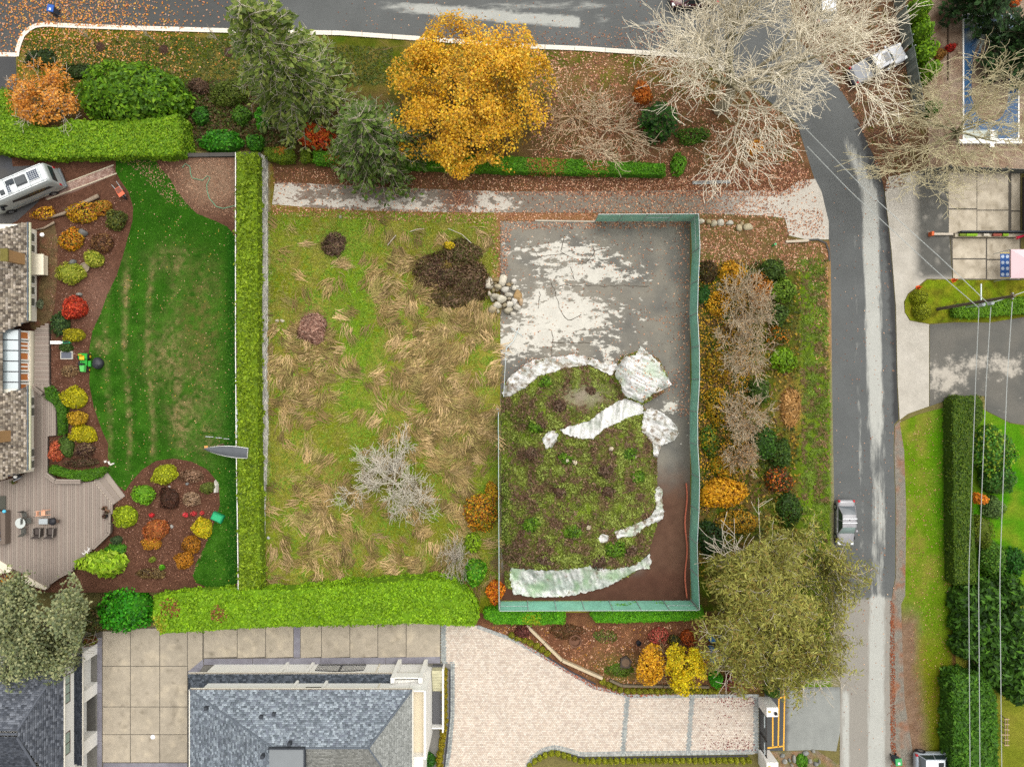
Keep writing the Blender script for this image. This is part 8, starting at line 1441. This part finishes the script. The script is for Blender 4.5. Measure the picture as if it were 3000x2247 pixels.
def car(name, label, px, py, head, L, Wd, Ht, paint, style='sedan', cat='car', sunroof=False, rails=False, roofp=None):
    r = empty(name, (0, 0, 0), label, cat); w = Wd/2; h2 = L/2; pm = P(paint, 'carpaint_'+paint, rough=.28, spec=.5, coat=.6); rp_ = P(roofp or paint, 'carpaint_'+(roofp or paint), rough=.28, spec=.5, coat=.6); trim = blackp
    bz = {'sedan': (.70, .84, .92), 'suv': (.85, .98, 1.0), 'pickup': (.95, 1.08, 1.1)}[style]; hood, belt, deck = bz
    st = [(-h2, w*.80, .42, .62, .68), (-h2+.07, w*.92, .30, deck-.14, deck-.05), (-h2+.3, w*.985, .26, deck-.08, deck+.0), (-h2+.9, w, .24, belt-.05, belt), (0, w, .24, belt-.06, belt), (h2-1.25, w, .24, belt-.07, belt-.01), (h2-.75, w*.985, .25, hood-.06, hood+.06), (h2-.28, w*.93, .28, hood-.12, hood-.02), (h2-.08, w*.8, .34, hood-.24, hood-.12), (h2, w*.66, .42, .52, .56)]
    o = loft(MB(), st).build('body', pm, r, True); normals(o); q = o.modifiers.new('s', 'SUBSURF'); q.levels = q.render_levels = 1
    if style == 'sedan': xf, xf2, xr2, xr = h2-1.25, h2-1.95, -h2+1.35, -h2+.55
    elif style == 'suv': xf, xf2, xr2, xr = h2-1.05, h2-1.65, -h2+.62, -h2+.22
    else: xf, xf2, xr2, xr = h2-1.55, h2-2.15, h2-3.75, h2-3.95
    wb, wt = w*.90, w*.72; zb = belt; zr = Ht-.05
    patch(MB(), (xf, -wb*.95, zb), (xf, wb*.95, zb), (xf2, wt, zr), (xf2, -wt, zr), 5, (.08, 0, .06)).build('windshield', P('7f918c', 'windshield_glass', rough=.08, spec=.8) if style == 'sedan' else glassm, r, True)
    patch(MB(), (xr, -wb*.92, zb), (xr, wb*.92, zb), (xr2, wt*.96, zr), (xr2, -wt*.96, zr), 5, (-.06, 0, .05)).build('rear_window', P('545a5e', 'rear_glass', rough=.1, spec=.8), r, True)
    patch(MB(), (xr2, -wt, zr), (xf2, -wt, zr), (xf2, wt, zr), (xr2, wt, zr), 6, (0, 0, .06)).build('roof', rp_, r, True)
    for s in (-1, 1):
        patch(MB(), (xr, s*wb, zb), (xf, s*wb, zb), (xf2, s*wt, zr), (xr2, s*wt, zr), 4, (0, s*.03, 0)).build('side_window', glassm, r, True)
        for a, b in (((xf, s*wb, zb), (xf2, s*wt, zr)), ((xr, s*wb, zb), (xr2, s*wt, zr)), ((xf2, s*wt, zr), (xr2, s*wt, zr)), (((xf+xr)/2, s*(wb+.01), zb), ((xf2+xr2)/2, s*(wt+.01), zr))): mb = MB(); mb.tube([a, b], .04, 5); mb.build('pillar', pm, r)
        mb = MB(); mb.box(xf-.35, xf-.15, s*(w+.02)-.08, s*(w+.02)+.1*s+.04, belt, belt+.14, .03); mb.build('mirror', pm, r)
        mb = MB(); mb.box(h2-.42, h2-.10, s*w*.70-.16, s*w*.70+.14, hood-.20, hood-.045, .03); mb.build('headlight', P('d8dcdc', 'lamp_clear', rough=.15), r); mb = MB(); mb.box(-h2+.04, -h2+.26, s*w*.80-.10, s*w*.80+.10, deck-.28, deck-.035, .03); mb.build('tail_light', redl, r)
        for x in (-.35, .55): mb = MB(); mb.box(x-.1, x+.08, s*w-.01, s*w+.03, belt-.14, belt-.10); mb.build('door_handle', chrome, r)
    wheels(r, (-h2+.78, h2-.85), w-.02, .33 if style == 'sedan' else .38)
    if sunroof: mb = MB(); xc = xf2-.42; mb.box(xc-.26, xc+.26, -wt*.62, wt*.62, zr+.035, zr+.066); mb.build('sunroof', P('1c1f22', 'sunroof_glass', rough=.08, spec=.8), r)
    if rails:
        for x in (xf2-.45, xr2+.35): mb = MB(); mb.box(x-.035, x+.035, -wt-.06, wt+.06, zr+.08, zr+.12); mb.build('roof_bar', P('e4e6e8', 'silver_bar', rough=.3), r)
    mb = MB(); mb.box(-.09+xr2+.5, .05+xr2+.5, -.02, .02, zr+.04, zr+.1); mb.build('antenna_fin', trim, r)
    if style == 'pickup':
        mb = MB(); mb.box(-h2+.14, xr-.06, -w*.80, w*.80, belt-.02, belt+.06, .02); mb.build('bed_cover', P('8a8c90', 'bed_cover_grey', rough=.6), r); mb = MB(); mb.box(-h2-.12, -h2+.05, -w*.85, w*.85, .45, .62, .04); mb.build('rear_bumper', blackp, r)
    return place(r, px, py, 0, head)
car('parked_sedan', 'silver sedan with two white roof bars parked on the roadside verge', 2468, 1527, -math.pi/2, 4.5, 1.76, 1.46, '8c8b8e', 'sedan', rails=True)
car('parked_hatchback', 'silver hatchback with white roof and black sunroof parked nose to the cypress hedge', 2728, 2219, 0, 4.1, 1.78, 1.6, '9aa2aa', 'suv', sunroof=True, roofp='d8dde2')
car('pickup_truck', 'white and silver pickup with grey bed cover parked under the bare maple', 2560, 198, math.radians(27), 5.7, 1.95, 1.85, 'a8aaae', 'pickup', 'pickup', sunroof=True)
car('parked_car', 'dark red car on the street under the bare branches', 2028, 4, math.pi+.06, 4.6, 1.8, 1.5, '5a2028', 'suv', rails=True)
car('parked_car', 'light silver car showing its red tail light beyond the bare maple', 2405, 8, math.pi/2+.05, 4.8, 1.85, 1.7, 'b8bcc2', 'suv')
# camper van
hd = math.radians(203); r = empty('camper_van', (0, 0, 0), 'silver camper van with solar panels and roof boxes parked on the terrace drive', 'van'); silv = P('a3a8a6', 'van_silver', rough=.35, spec=.5, coat=.4); wt_ = P('e6e8e8', 'van_white', rough=.4)
L, w = 6.9, 1.0; R = []
for x, ww, zt in ((-3.45, .90, 2.55), (-3.40, .97, 2.68), (-3.2, 1.0, 2.72), (0, 1.0, 2.74), (1.55, 1.0, 2.72), (2.05, .98, 2.55), (2.55, .95, 1.75), (2.75, .94, 1.38), (3.25, .88, 1.12), (3.42, .78, .92)):
    lo_ = .32; R.append([(x, -ww*.92, lo_), (x, -ww, lo_+.15), (x, -ww, min(1.2, zt*.6)), (x, -ww*.95, zt*.8), (x, -ww*.86, zt-.08), (x, -ww*.72, zt), (x, 0, zt+.03), (x, ww*.72, zt), (x, ww*.86, zt-.08), (x, ww*.95, zt*.8), (x, ww, min(1.2, zt*.6)), (x, ww, lo_+.15), (x, ww*.92, lo_)])
k = len(R[0]); mb = MB(); mb.add([p for q in R for p in q], [(i*k+j, i*k+j+1, (i+1)*k+j+1, (i+1)*k+j) for i in range(len(R)-1) for j in range(k-1)]+[tuple(range(k))[::-1], tuple(range((len(R)-1)*k, len(R)*k))]); normals(mb.build('body', silv, r, True))
MB().box(-3.3, 1.75, -.70, .70, 2.74, 2.775, .02).build('roof_panel', wt_, r)
for s in (-1, 1): mb = MB(); mb.tube([(-3.2, s*.82, 2.72), (1.7, s*.82, 2.72)], .05, 6); mb.build('roof_rail', wt_, r)
for x in (-2.9, -1.7, -.5, .5, 1.4): mb = MB(); mb.box(x-.03, x+.03, -.8, .8, 2.8, 2.84); mb.build('roof_bar', galv, r)
def solar(x0, x1, y0, y1, nx, ny):
    p = MB().box(x0, x1, y0, y1, 2.86, 2.9).build('solar_panel', P('d8dcdc', 'panel_frame'), r); dx, dy = (x1-x0-.06)/nx, (y1-y0-.06)/ny
    for i in range(nx):
        for j in range(ny): MB().box(x0+.03+i*dx+.012, x0+.03+(i+1)*dx-.012, y0+.03+j*dy+.012, y0+.03+(j+1)*dy-.012, 2.9, 2.906).build('solar_cell', P('3c4454', 'cell_blue', rough=.2), p)
solar(-2.8, -1.75, -.5, .42, 5, 5); solar(.05, .45, -.1, .66, 2, 4)
MB().box(-1.55, -.55, -.42, .38, 2.78, 3.0, .06).build('roof_air_unit', P('55585a', 'unit_grey', rough=.6), r); MB().box(-.4, .35, -.5, -.02, 2.78, 2.95, .06).build('roof_vent', P('3c4248', 'vent_dark', rough=.4), r); MB().box(.75, 1.15, .1, .55, 2.78, 2.9, .04).build('roof_vent', P('4a4e50', 'vent_dark2'), r)
for s in (-1, 1):
    patch(MB(), (-3.1, s*.985, 1.45), (1.35, s*.985, 1.45), (1.35, s*.945, 2.1), (-3.1, s*.945, 2.1), 3, (0, s*.03, 0)).build('side_window', glassm, r); patch(MB(), (1.6, s*.98, 1.45), (2.45, s*.955, 1.45), (2.1, s*.94, 2.05), (1.6, s*.94, 2.05), 3, (0, s*.03, 0)).build('door_window', glassm, r)
    mb = MB(); mb.box(-3.47, -3.3, s*.86-.08, s*.86+.1, 1.0, 1.35, .03); mb.build('tail_light', redl, r); mb = MB(); mb.box(-2.2, 1.8, s*1.02-.02, s*1.02+.02, .85, .9); mb.build('trim_strip', P('6a6e6e', 'strip_grey'), r); mb = MB(); mb.box(2.15, 2.35, s*1.05-.1, s*1.05+.12, 1.35, 1.65, .03); mb.build('mirror', blackp, r)
patch(MB(), (-3.475, -.75, 1.5), (-3.475, .75, 1.5), (-3.45, .72, 2.2), (-3.45, -.72, 2.2), 2, (-.04, 0, 0)).build('rear_window', glassm, r); patch(MB(), (2.62, -.85, 1.62), (2.62, .85, 1.62), (2.1, .8, 2.5), (2.1, -.8, 2.5), 4, (.08, 0, .04)).build('windshield', glassm, r, True)
mb = MB(); mb.box(-3.62, -3.45, -.95, .95, .4, .62, .04); mb.build('rear_bumper', P('6a6e70', 'bumper_grey'), r)
wheels(r, (-2.1, 2.3), 1.0, .36); r.location = (-42.75+3.4*math.cos(hd), 19.45+3.4*math.sin(hd), TZ); r.rotation_euler = (0, 0, hd)

# ================================================================== LONG GRASS, FALLEN LEAVES (nobody could count these)
def strands(name, label, x, y, zf, ang, ln, wd_, hgt, col, cat='grass'):
    n = len(x); z = zf(x, y); B = Wn(x, y, z+.01); d = np.stack([np.cos(ang), np.sin(ang), 0*ang], 1); s = np.stack([-d[:, 1], d[:, 0], 0*ang], 1)*(wd_*.5)[:, None]
    M_ = B+d*(ln*.5)[:, None]+np.array([0, 0, 1.])*hgt[:, None]; ang2 = ang+rng.normal(0, .35, n); d2 = np.stack([np.cos(ang2), np.sin(ang2), 0*ang], 1); E = M_+d2*(ln*.5)[:, None]-np.array([0, 0, .8])*hgt[:, None]
    V = np.stack([B-s, B+s, M_-s*.8, M_+s*.8, E], 1).reshape(-1, 3); b = (np.arange(n)*5)[:, None]
    o = mesh_np(name, V, [b+np.array([0, 1, 3, 2]), b+np.array([2, 3, 4])], M('blade', rough=.8, spec=.1, translu=.15), np.repeat(np.minimum(col*1.25, .8), 5, 0)); return tag(o, label, cat, kind='stuff')
LOT = [(785, 625), (967, 618), (1187, 626), (1442, 628), (1460, 660), (1460, 1195), (1456, 1720), (1300, 1715), (780, 1735)]
def tan_d(X, Y):
    n3 = fbm(X/30+5, Y/30, 53)
    t = blob(X, Y, 1300, 1050, 120, 170)+.9*blob(X, Y, 1330, 1230, 130, 90)+.9*blob(X, Y, 900, 1080, 90, 120)+.7*blob(X, Y, 1180, 800, 90, 80)+.7*blob(X, Y, 1340, 1420, 60, 100)+.4*blob(X, Y, 930, 1500, 110, 110)+.3*blob(X, Y, 1200, 1640, 220, 50)+.06
    return np.clip(t*(n3*3.2-1.1), 0, 1)*(1-.95*(blob(X, Y, 1310, 800, 80, 70)+np.clip(blob(X, Y, 912, 960, 40, 48), 0, 1)))
nb = 1000; cx, cy = pts_in(LOT, nb, tan_d); k = 20; a0 = 2*np.pi*1.6*fbm(cx/90, cy/90, 77, 2)+rng.normal(0, .22, len(cx)); X = np.repeat(cx, k)+rng.normal(0, 8, len(cx)*k); Y = np.repeat(cy, k)+rng.normal(0, 8, len(cx)*k); A = np.repeat(a0, k)+rng.normal(0, .2, len(X)); n = len(X)
tc_ = np.repeat(pick(['927c52', '806c44', 'a48c64', '6e5e3a', '887c4a'], len(cx), .18), k, 0)*(1+rng.normal(0, .2, (n, 1))).clip(.5, 1.5)
strands('long_grass', 'swirled tan dead grass in drifts across the vacant lot', X, Y, lambda x, y: .012+lot_z(x, y), A, rng.uniform(.6, 1.5, n), rng.uniform(.04, .09, n), rng.uniform(.1, .38, n), tc_)
x, y = pts_in(LOT, 40000, lambda X, Y: np.clip(1-.5*tan_d(X, Y)-blob(X, Y, 1310, 800, 80, 70), 0, 1)); n = len(x); gmask = np.clip((fbm(x/22, y/22, 88)-.38)*3.5+blob(x, y, 1040, 850, 80, 260), 0, 1)
strands('rough_grass', 'short green and olive grass over the vacant lot', x, y, lambda x, y: .012+lot_z(x, y), 2*np.pi*2*fbm(x/60, y/60, 78)+rng.normal(0, .9, n), rng.uniform(.18, .42, n), np.full(n, .055), rng.uniform(.04, .14, n), mix(pick(['767230', '82803a', '686a26', '8c8648', '747a2c'], n, .2), pick(['5c7a1e', '688626', '506e1a', '749030'], n, .22), gmask))
x, y = pts_in(lawn_poly, 9000, lambda X, Y: .3+.7*sm(560, 640, X)*sm(800, 1000, Y)); n = len(x)
strands('lawn_weeds', 'paler clover and weeds flecked through the terrace lawn', x, y, lambda x, y: TZ+.006+0*x, rng.uniform(0, 6.28, n), rng.uniform(.06, .16, n), np.full(n, .06), rng.uniform(.01, .03, n), pick(['2f5412', '3a6218', '264a0e', '466a24'], n, .2))
TAN = ['c09070', 'b07c58', 'd4ac8c', '946448', 'b88866', 'e0c0a0', '845640']; GOLD = ['d8a03c', 'c98a34', 'e0b45c', 'c27c44', 'd89a5c']
def litter(label, poly, n, pal=TAN, size=.12, dens=None, z=.02, zf=None): scatter('fallen_leaves', poly, n, pal, size, zf, dens, .05, 1.3, .35, label=label, cat='fallen leaves', z=z, jit=.2)
litter('golden fallen leaves strewn over the street corner and verge', [(-40, -20), (720, -20), (720, 250), (50, 250), (50, 165), (-40, 165)], 3600, GOLD+TAN[:3], .13, lambda X, Y: np.clip(.25+1.1*blob(X, Y, 200, 40, 170, 60)+.5*blob(X, Y, 250, 140, 180, 60)-.2*sm(400, 700, X), .05, 1), .03)
litter('brown fallen leaves along the verge east of the golden tree', [(1540, 145), (1703, 150), (2043, 172), (2150, 235), (2250, 305), (2335, 370), (2380, 520), (2000, 540), (1560, 520)], 8000, TAN, .12, lambda X, Y: np.clip(fbm(X/22, Y/22, 5)*1.5-.15, .1, 1))
litter('fallen leaves between the clipped hedge and the old driveway', [(800, 490), (1500, 512), (2000, 520), (2340, 470), (2380, 540), (2300, 575), (1500, 572), (800, 545)], 6000, TAN+['7a4a34', '6a3c2c'], .11, lambda X, Y: np.clip(.35+.65*sm(1200, 1900, X), 0, 1))
litter('leaves scattered on the old driveway', [(800, 540), (1000, 548), (1500, 566), (2300, 560), (2400, 560), (2420, 695), (2310, 690), (2240, 640), (1440, 628), (800, 600)], 3200, TAN, .11, lambda X, Y: np.clip(.12+.6*sm(1480, 1800, X)*sm(2330, 2200, X)+.9*blob(X, Y, 1345, 585, 40, 40)+.4*sm(608, 622, Y), 0, 1), .03)
litter('leaves drifted along the north edge of field and court', [(797, 602), (1442, 626), (1742, 634), (2020, 634), (2020, 668), (1500, 672), (1475, 900), (1440, 900), (1440, 660), (797, 630)], 2400, TAN, .11, None, .035)
litter('leaves scattered thinly over the tennis court', [(1470, 650), (2018, 650), (2018, 1240), (1960, 1200), (1900, 1020), (1470, 1150)], 1200, TAN, .10, lambda X, Y: np.clip(.12+.9*sm(1955, 2015, X)+.25*blob(X, Y, 1800, 740, 160, 60)+.5*blob(X, Y, 1920, 930, 60, 16), 0, 1), .03)
litter('leaves caught against the plastic on the mound rim', [(1475, 1150), (1500, 1090), (1560, 1048), (1680, 1030), (1780, 1064), (1830, 1035), (1900, 1020), (1990, 1130), (1890, 1180), (1800, 1075), (1680, 1050), (1570, 1070), (1490, 1120)], 500, TAN, .10, None, 0, lambda X, Y: mound_z(X, Y)+.16)
litter('leaves on the roadside verge below the concrete apron', [(2030, 640), (2300, 650), (2310, 700), (2425, 712), (2434, 1124), (2440, 1450), (2400, 1300), (2380, 800), (2300, 790), (2032, 780)], 3400, TAN, .11, lambda X, Y: np.clip((1.2-sm(700, 1150, Y)*1.05)*(fbm(X/16, Y/16, 19)*2.2-.5), .02, 1))
litter('dark leaf litter around the pickup and the road bend', [(2340, -20), (2620, -20), (2680, 345), (2650, 545), (2595, 560), (2540, 420), (2480, 290), (2350, 110)], 4000, ['7a5038', '93654a', '5c4030', 'b08a68', '6a4a38'], .12)
litter('pale leaf flecks over the terrace lawn', lawn_poly, 700, ['c8a878', 'd8b890', 'b8906a', 'c8b048'], .075, None, TZ+.02)
litter('leaf flecks on the bark beds of the terrace', [(330, 465), (688, 465), (688, 640), (500, 600), (400, 500)], 1600, ['a88468', '8a6850', 'b89a80'], .08, None, TZ+.01)
litter('bark chips and leaves in the terrace beds', [(130, 700), (360, 560), (380, 620), (300, 850), (250, 1050), (270, 1200), (310, 1340), (130, 1330), (150, 1000)], 2600, ['8a6450', 'a88068', '6a4636', 'b89a88'], .07, None, TZ+.01)
litter('bark chips and leaves in the island bed', [(330, 1480), (420, 1380), (520, 1345), (600, 1380), (640, 1460), (620, 1560), (560, 1700), (430, 1735), (350, 1600)], 2600, ['8a6450', 'a07a60', '6a4636', 'b08c78'], .07, None, TZ+.01)
litter('leaves on the planting bed south of the court', [(1420, 1835), (2230, 1830), (2230, 2025), (1850, 2025), (1740, 1995), (1600, 1905)], 4000, TAN+['6a4a30', 'b8862a'], .10, lambda X, Y: np.clip(fbm(X/18, Y/18, 6)*1.6-.3, .05, 1))
litter('dark red leaves dropped on the paved drive', [(2050, 2040), (2215, 2040), (2215, 2200), (2050, 2200)], 420, ['7a2430', '8a3438', '6a2028'], .08, lambda X, Y: np.clip(.08+blob(X, Y, 2160, 2050, 50, 16)+.7*blob(X, Y, 2150, 2185, 60, 20), 0, 1), .06)
litter('leaves blown along the drive edge', [(1500, 1868), (1600, 1922), (1745, 2008), (1850, 2034), (2000, 2034), (1850, 2042), (1740, 2018), (1600, 1934)], 420, ['a85a3c', '8a4a34', 'c07a54'], .09, None, .06)
litter('leaf specks on both streets', [(2440, 400), (2600, 560), (2620, 1000), (2620, 2200), (2470, 2200), (2440, 1400)], 420, TAN, .08, None, .02)
litter('leaf specks on the upper street', [(980, -20), (2000, -20), (2000, 150), (1260, 110), (980, 92)], 700, TAN, .09, lambda X, Y: np.clip(.1+.8*sm(60, 120, Y)*sm(1200, 1500, X), 0, 1), .02)
litter('leaves on the long roadside lawn', [(2655, 1250), (2785, 1200), (2785, 2150), (2690, 2150), (2660, 1800)], 900, TAN[:4]+['c8b868'], .08)
litter('rusty needles along the gutter of the eastern road', [(2608, 1760), (2620, 1760), (2625, 2250), (2610, 2250)], 700, ['8a4a2a', '9a5a38'], .09, None, .02)
litter('flecks of yellow on the thicket behind the windscreen', [(2040, 780), (2180, 760), (2200, 1000), (2190, 1450), (2050, 1500)], 3200, ['c8981a', 'd8a81e', '8a6a3c', '7a5a34'], .12, None, .3)
scatter('undergrowth', [(2032, 770), (2260, 760), (2345, 800), (2345, 1500), (2330, 1590), (2032, 1700)], 9000, ['3c4a18', '566a20', '6a6a28', '8a7a2c', 'a8902a', '8a7044', '6a5634'], .14, None, lambda X, Y: np.clip(fbm(X/20, Y/20, 8)*1.6-.25, .1, 1), .35, 2.2, 1, patch=30, label='tangled brown-green undergrowth between windscreen and ditch', cat='undergrowth')
scatter('undergrowth', [(540, 240), (780, 230), (900, 420), (780, 440), (540, 430)], 5000, ['4a5a20', '5a4a30', '3c4a1a', '6a5a3c', '4f6a20'], .14, None, None, .4, 2, 1, label='wild undergrowth between the false cypress and the fir', cat='undergrowth')
scatter('ditch_grass', [(2330, 760), (2425, 760), (2432, 1480), (2436, 1720), (2350, 1600), (2345, 1100)], 7000, ['7a6a44', '6a6c34', '5f7420', '5a741a', '668420', '769430'], .12, None, lambda X, Y: np.clip((fbm(X/14, Y/14, 14)-.25)*1.6*sm(2328, 2362, X)*sm(2436, 2415, X), 0, 1), .1, 3, .8, patch=24, label='lush green grass beside the eastern road', cat='grass')
scatter('verge_grass', [(60, 120), (740, 105), (900, 130), (1150, 140), (1150, 250), (520, 250), (100, 200)], 9000, ['5a6a1c', '4a5a18', '6a6a30', '3c5614'], .11, None, None, .06, 3, .8, label='rough grass on the street verge', cat='grass')
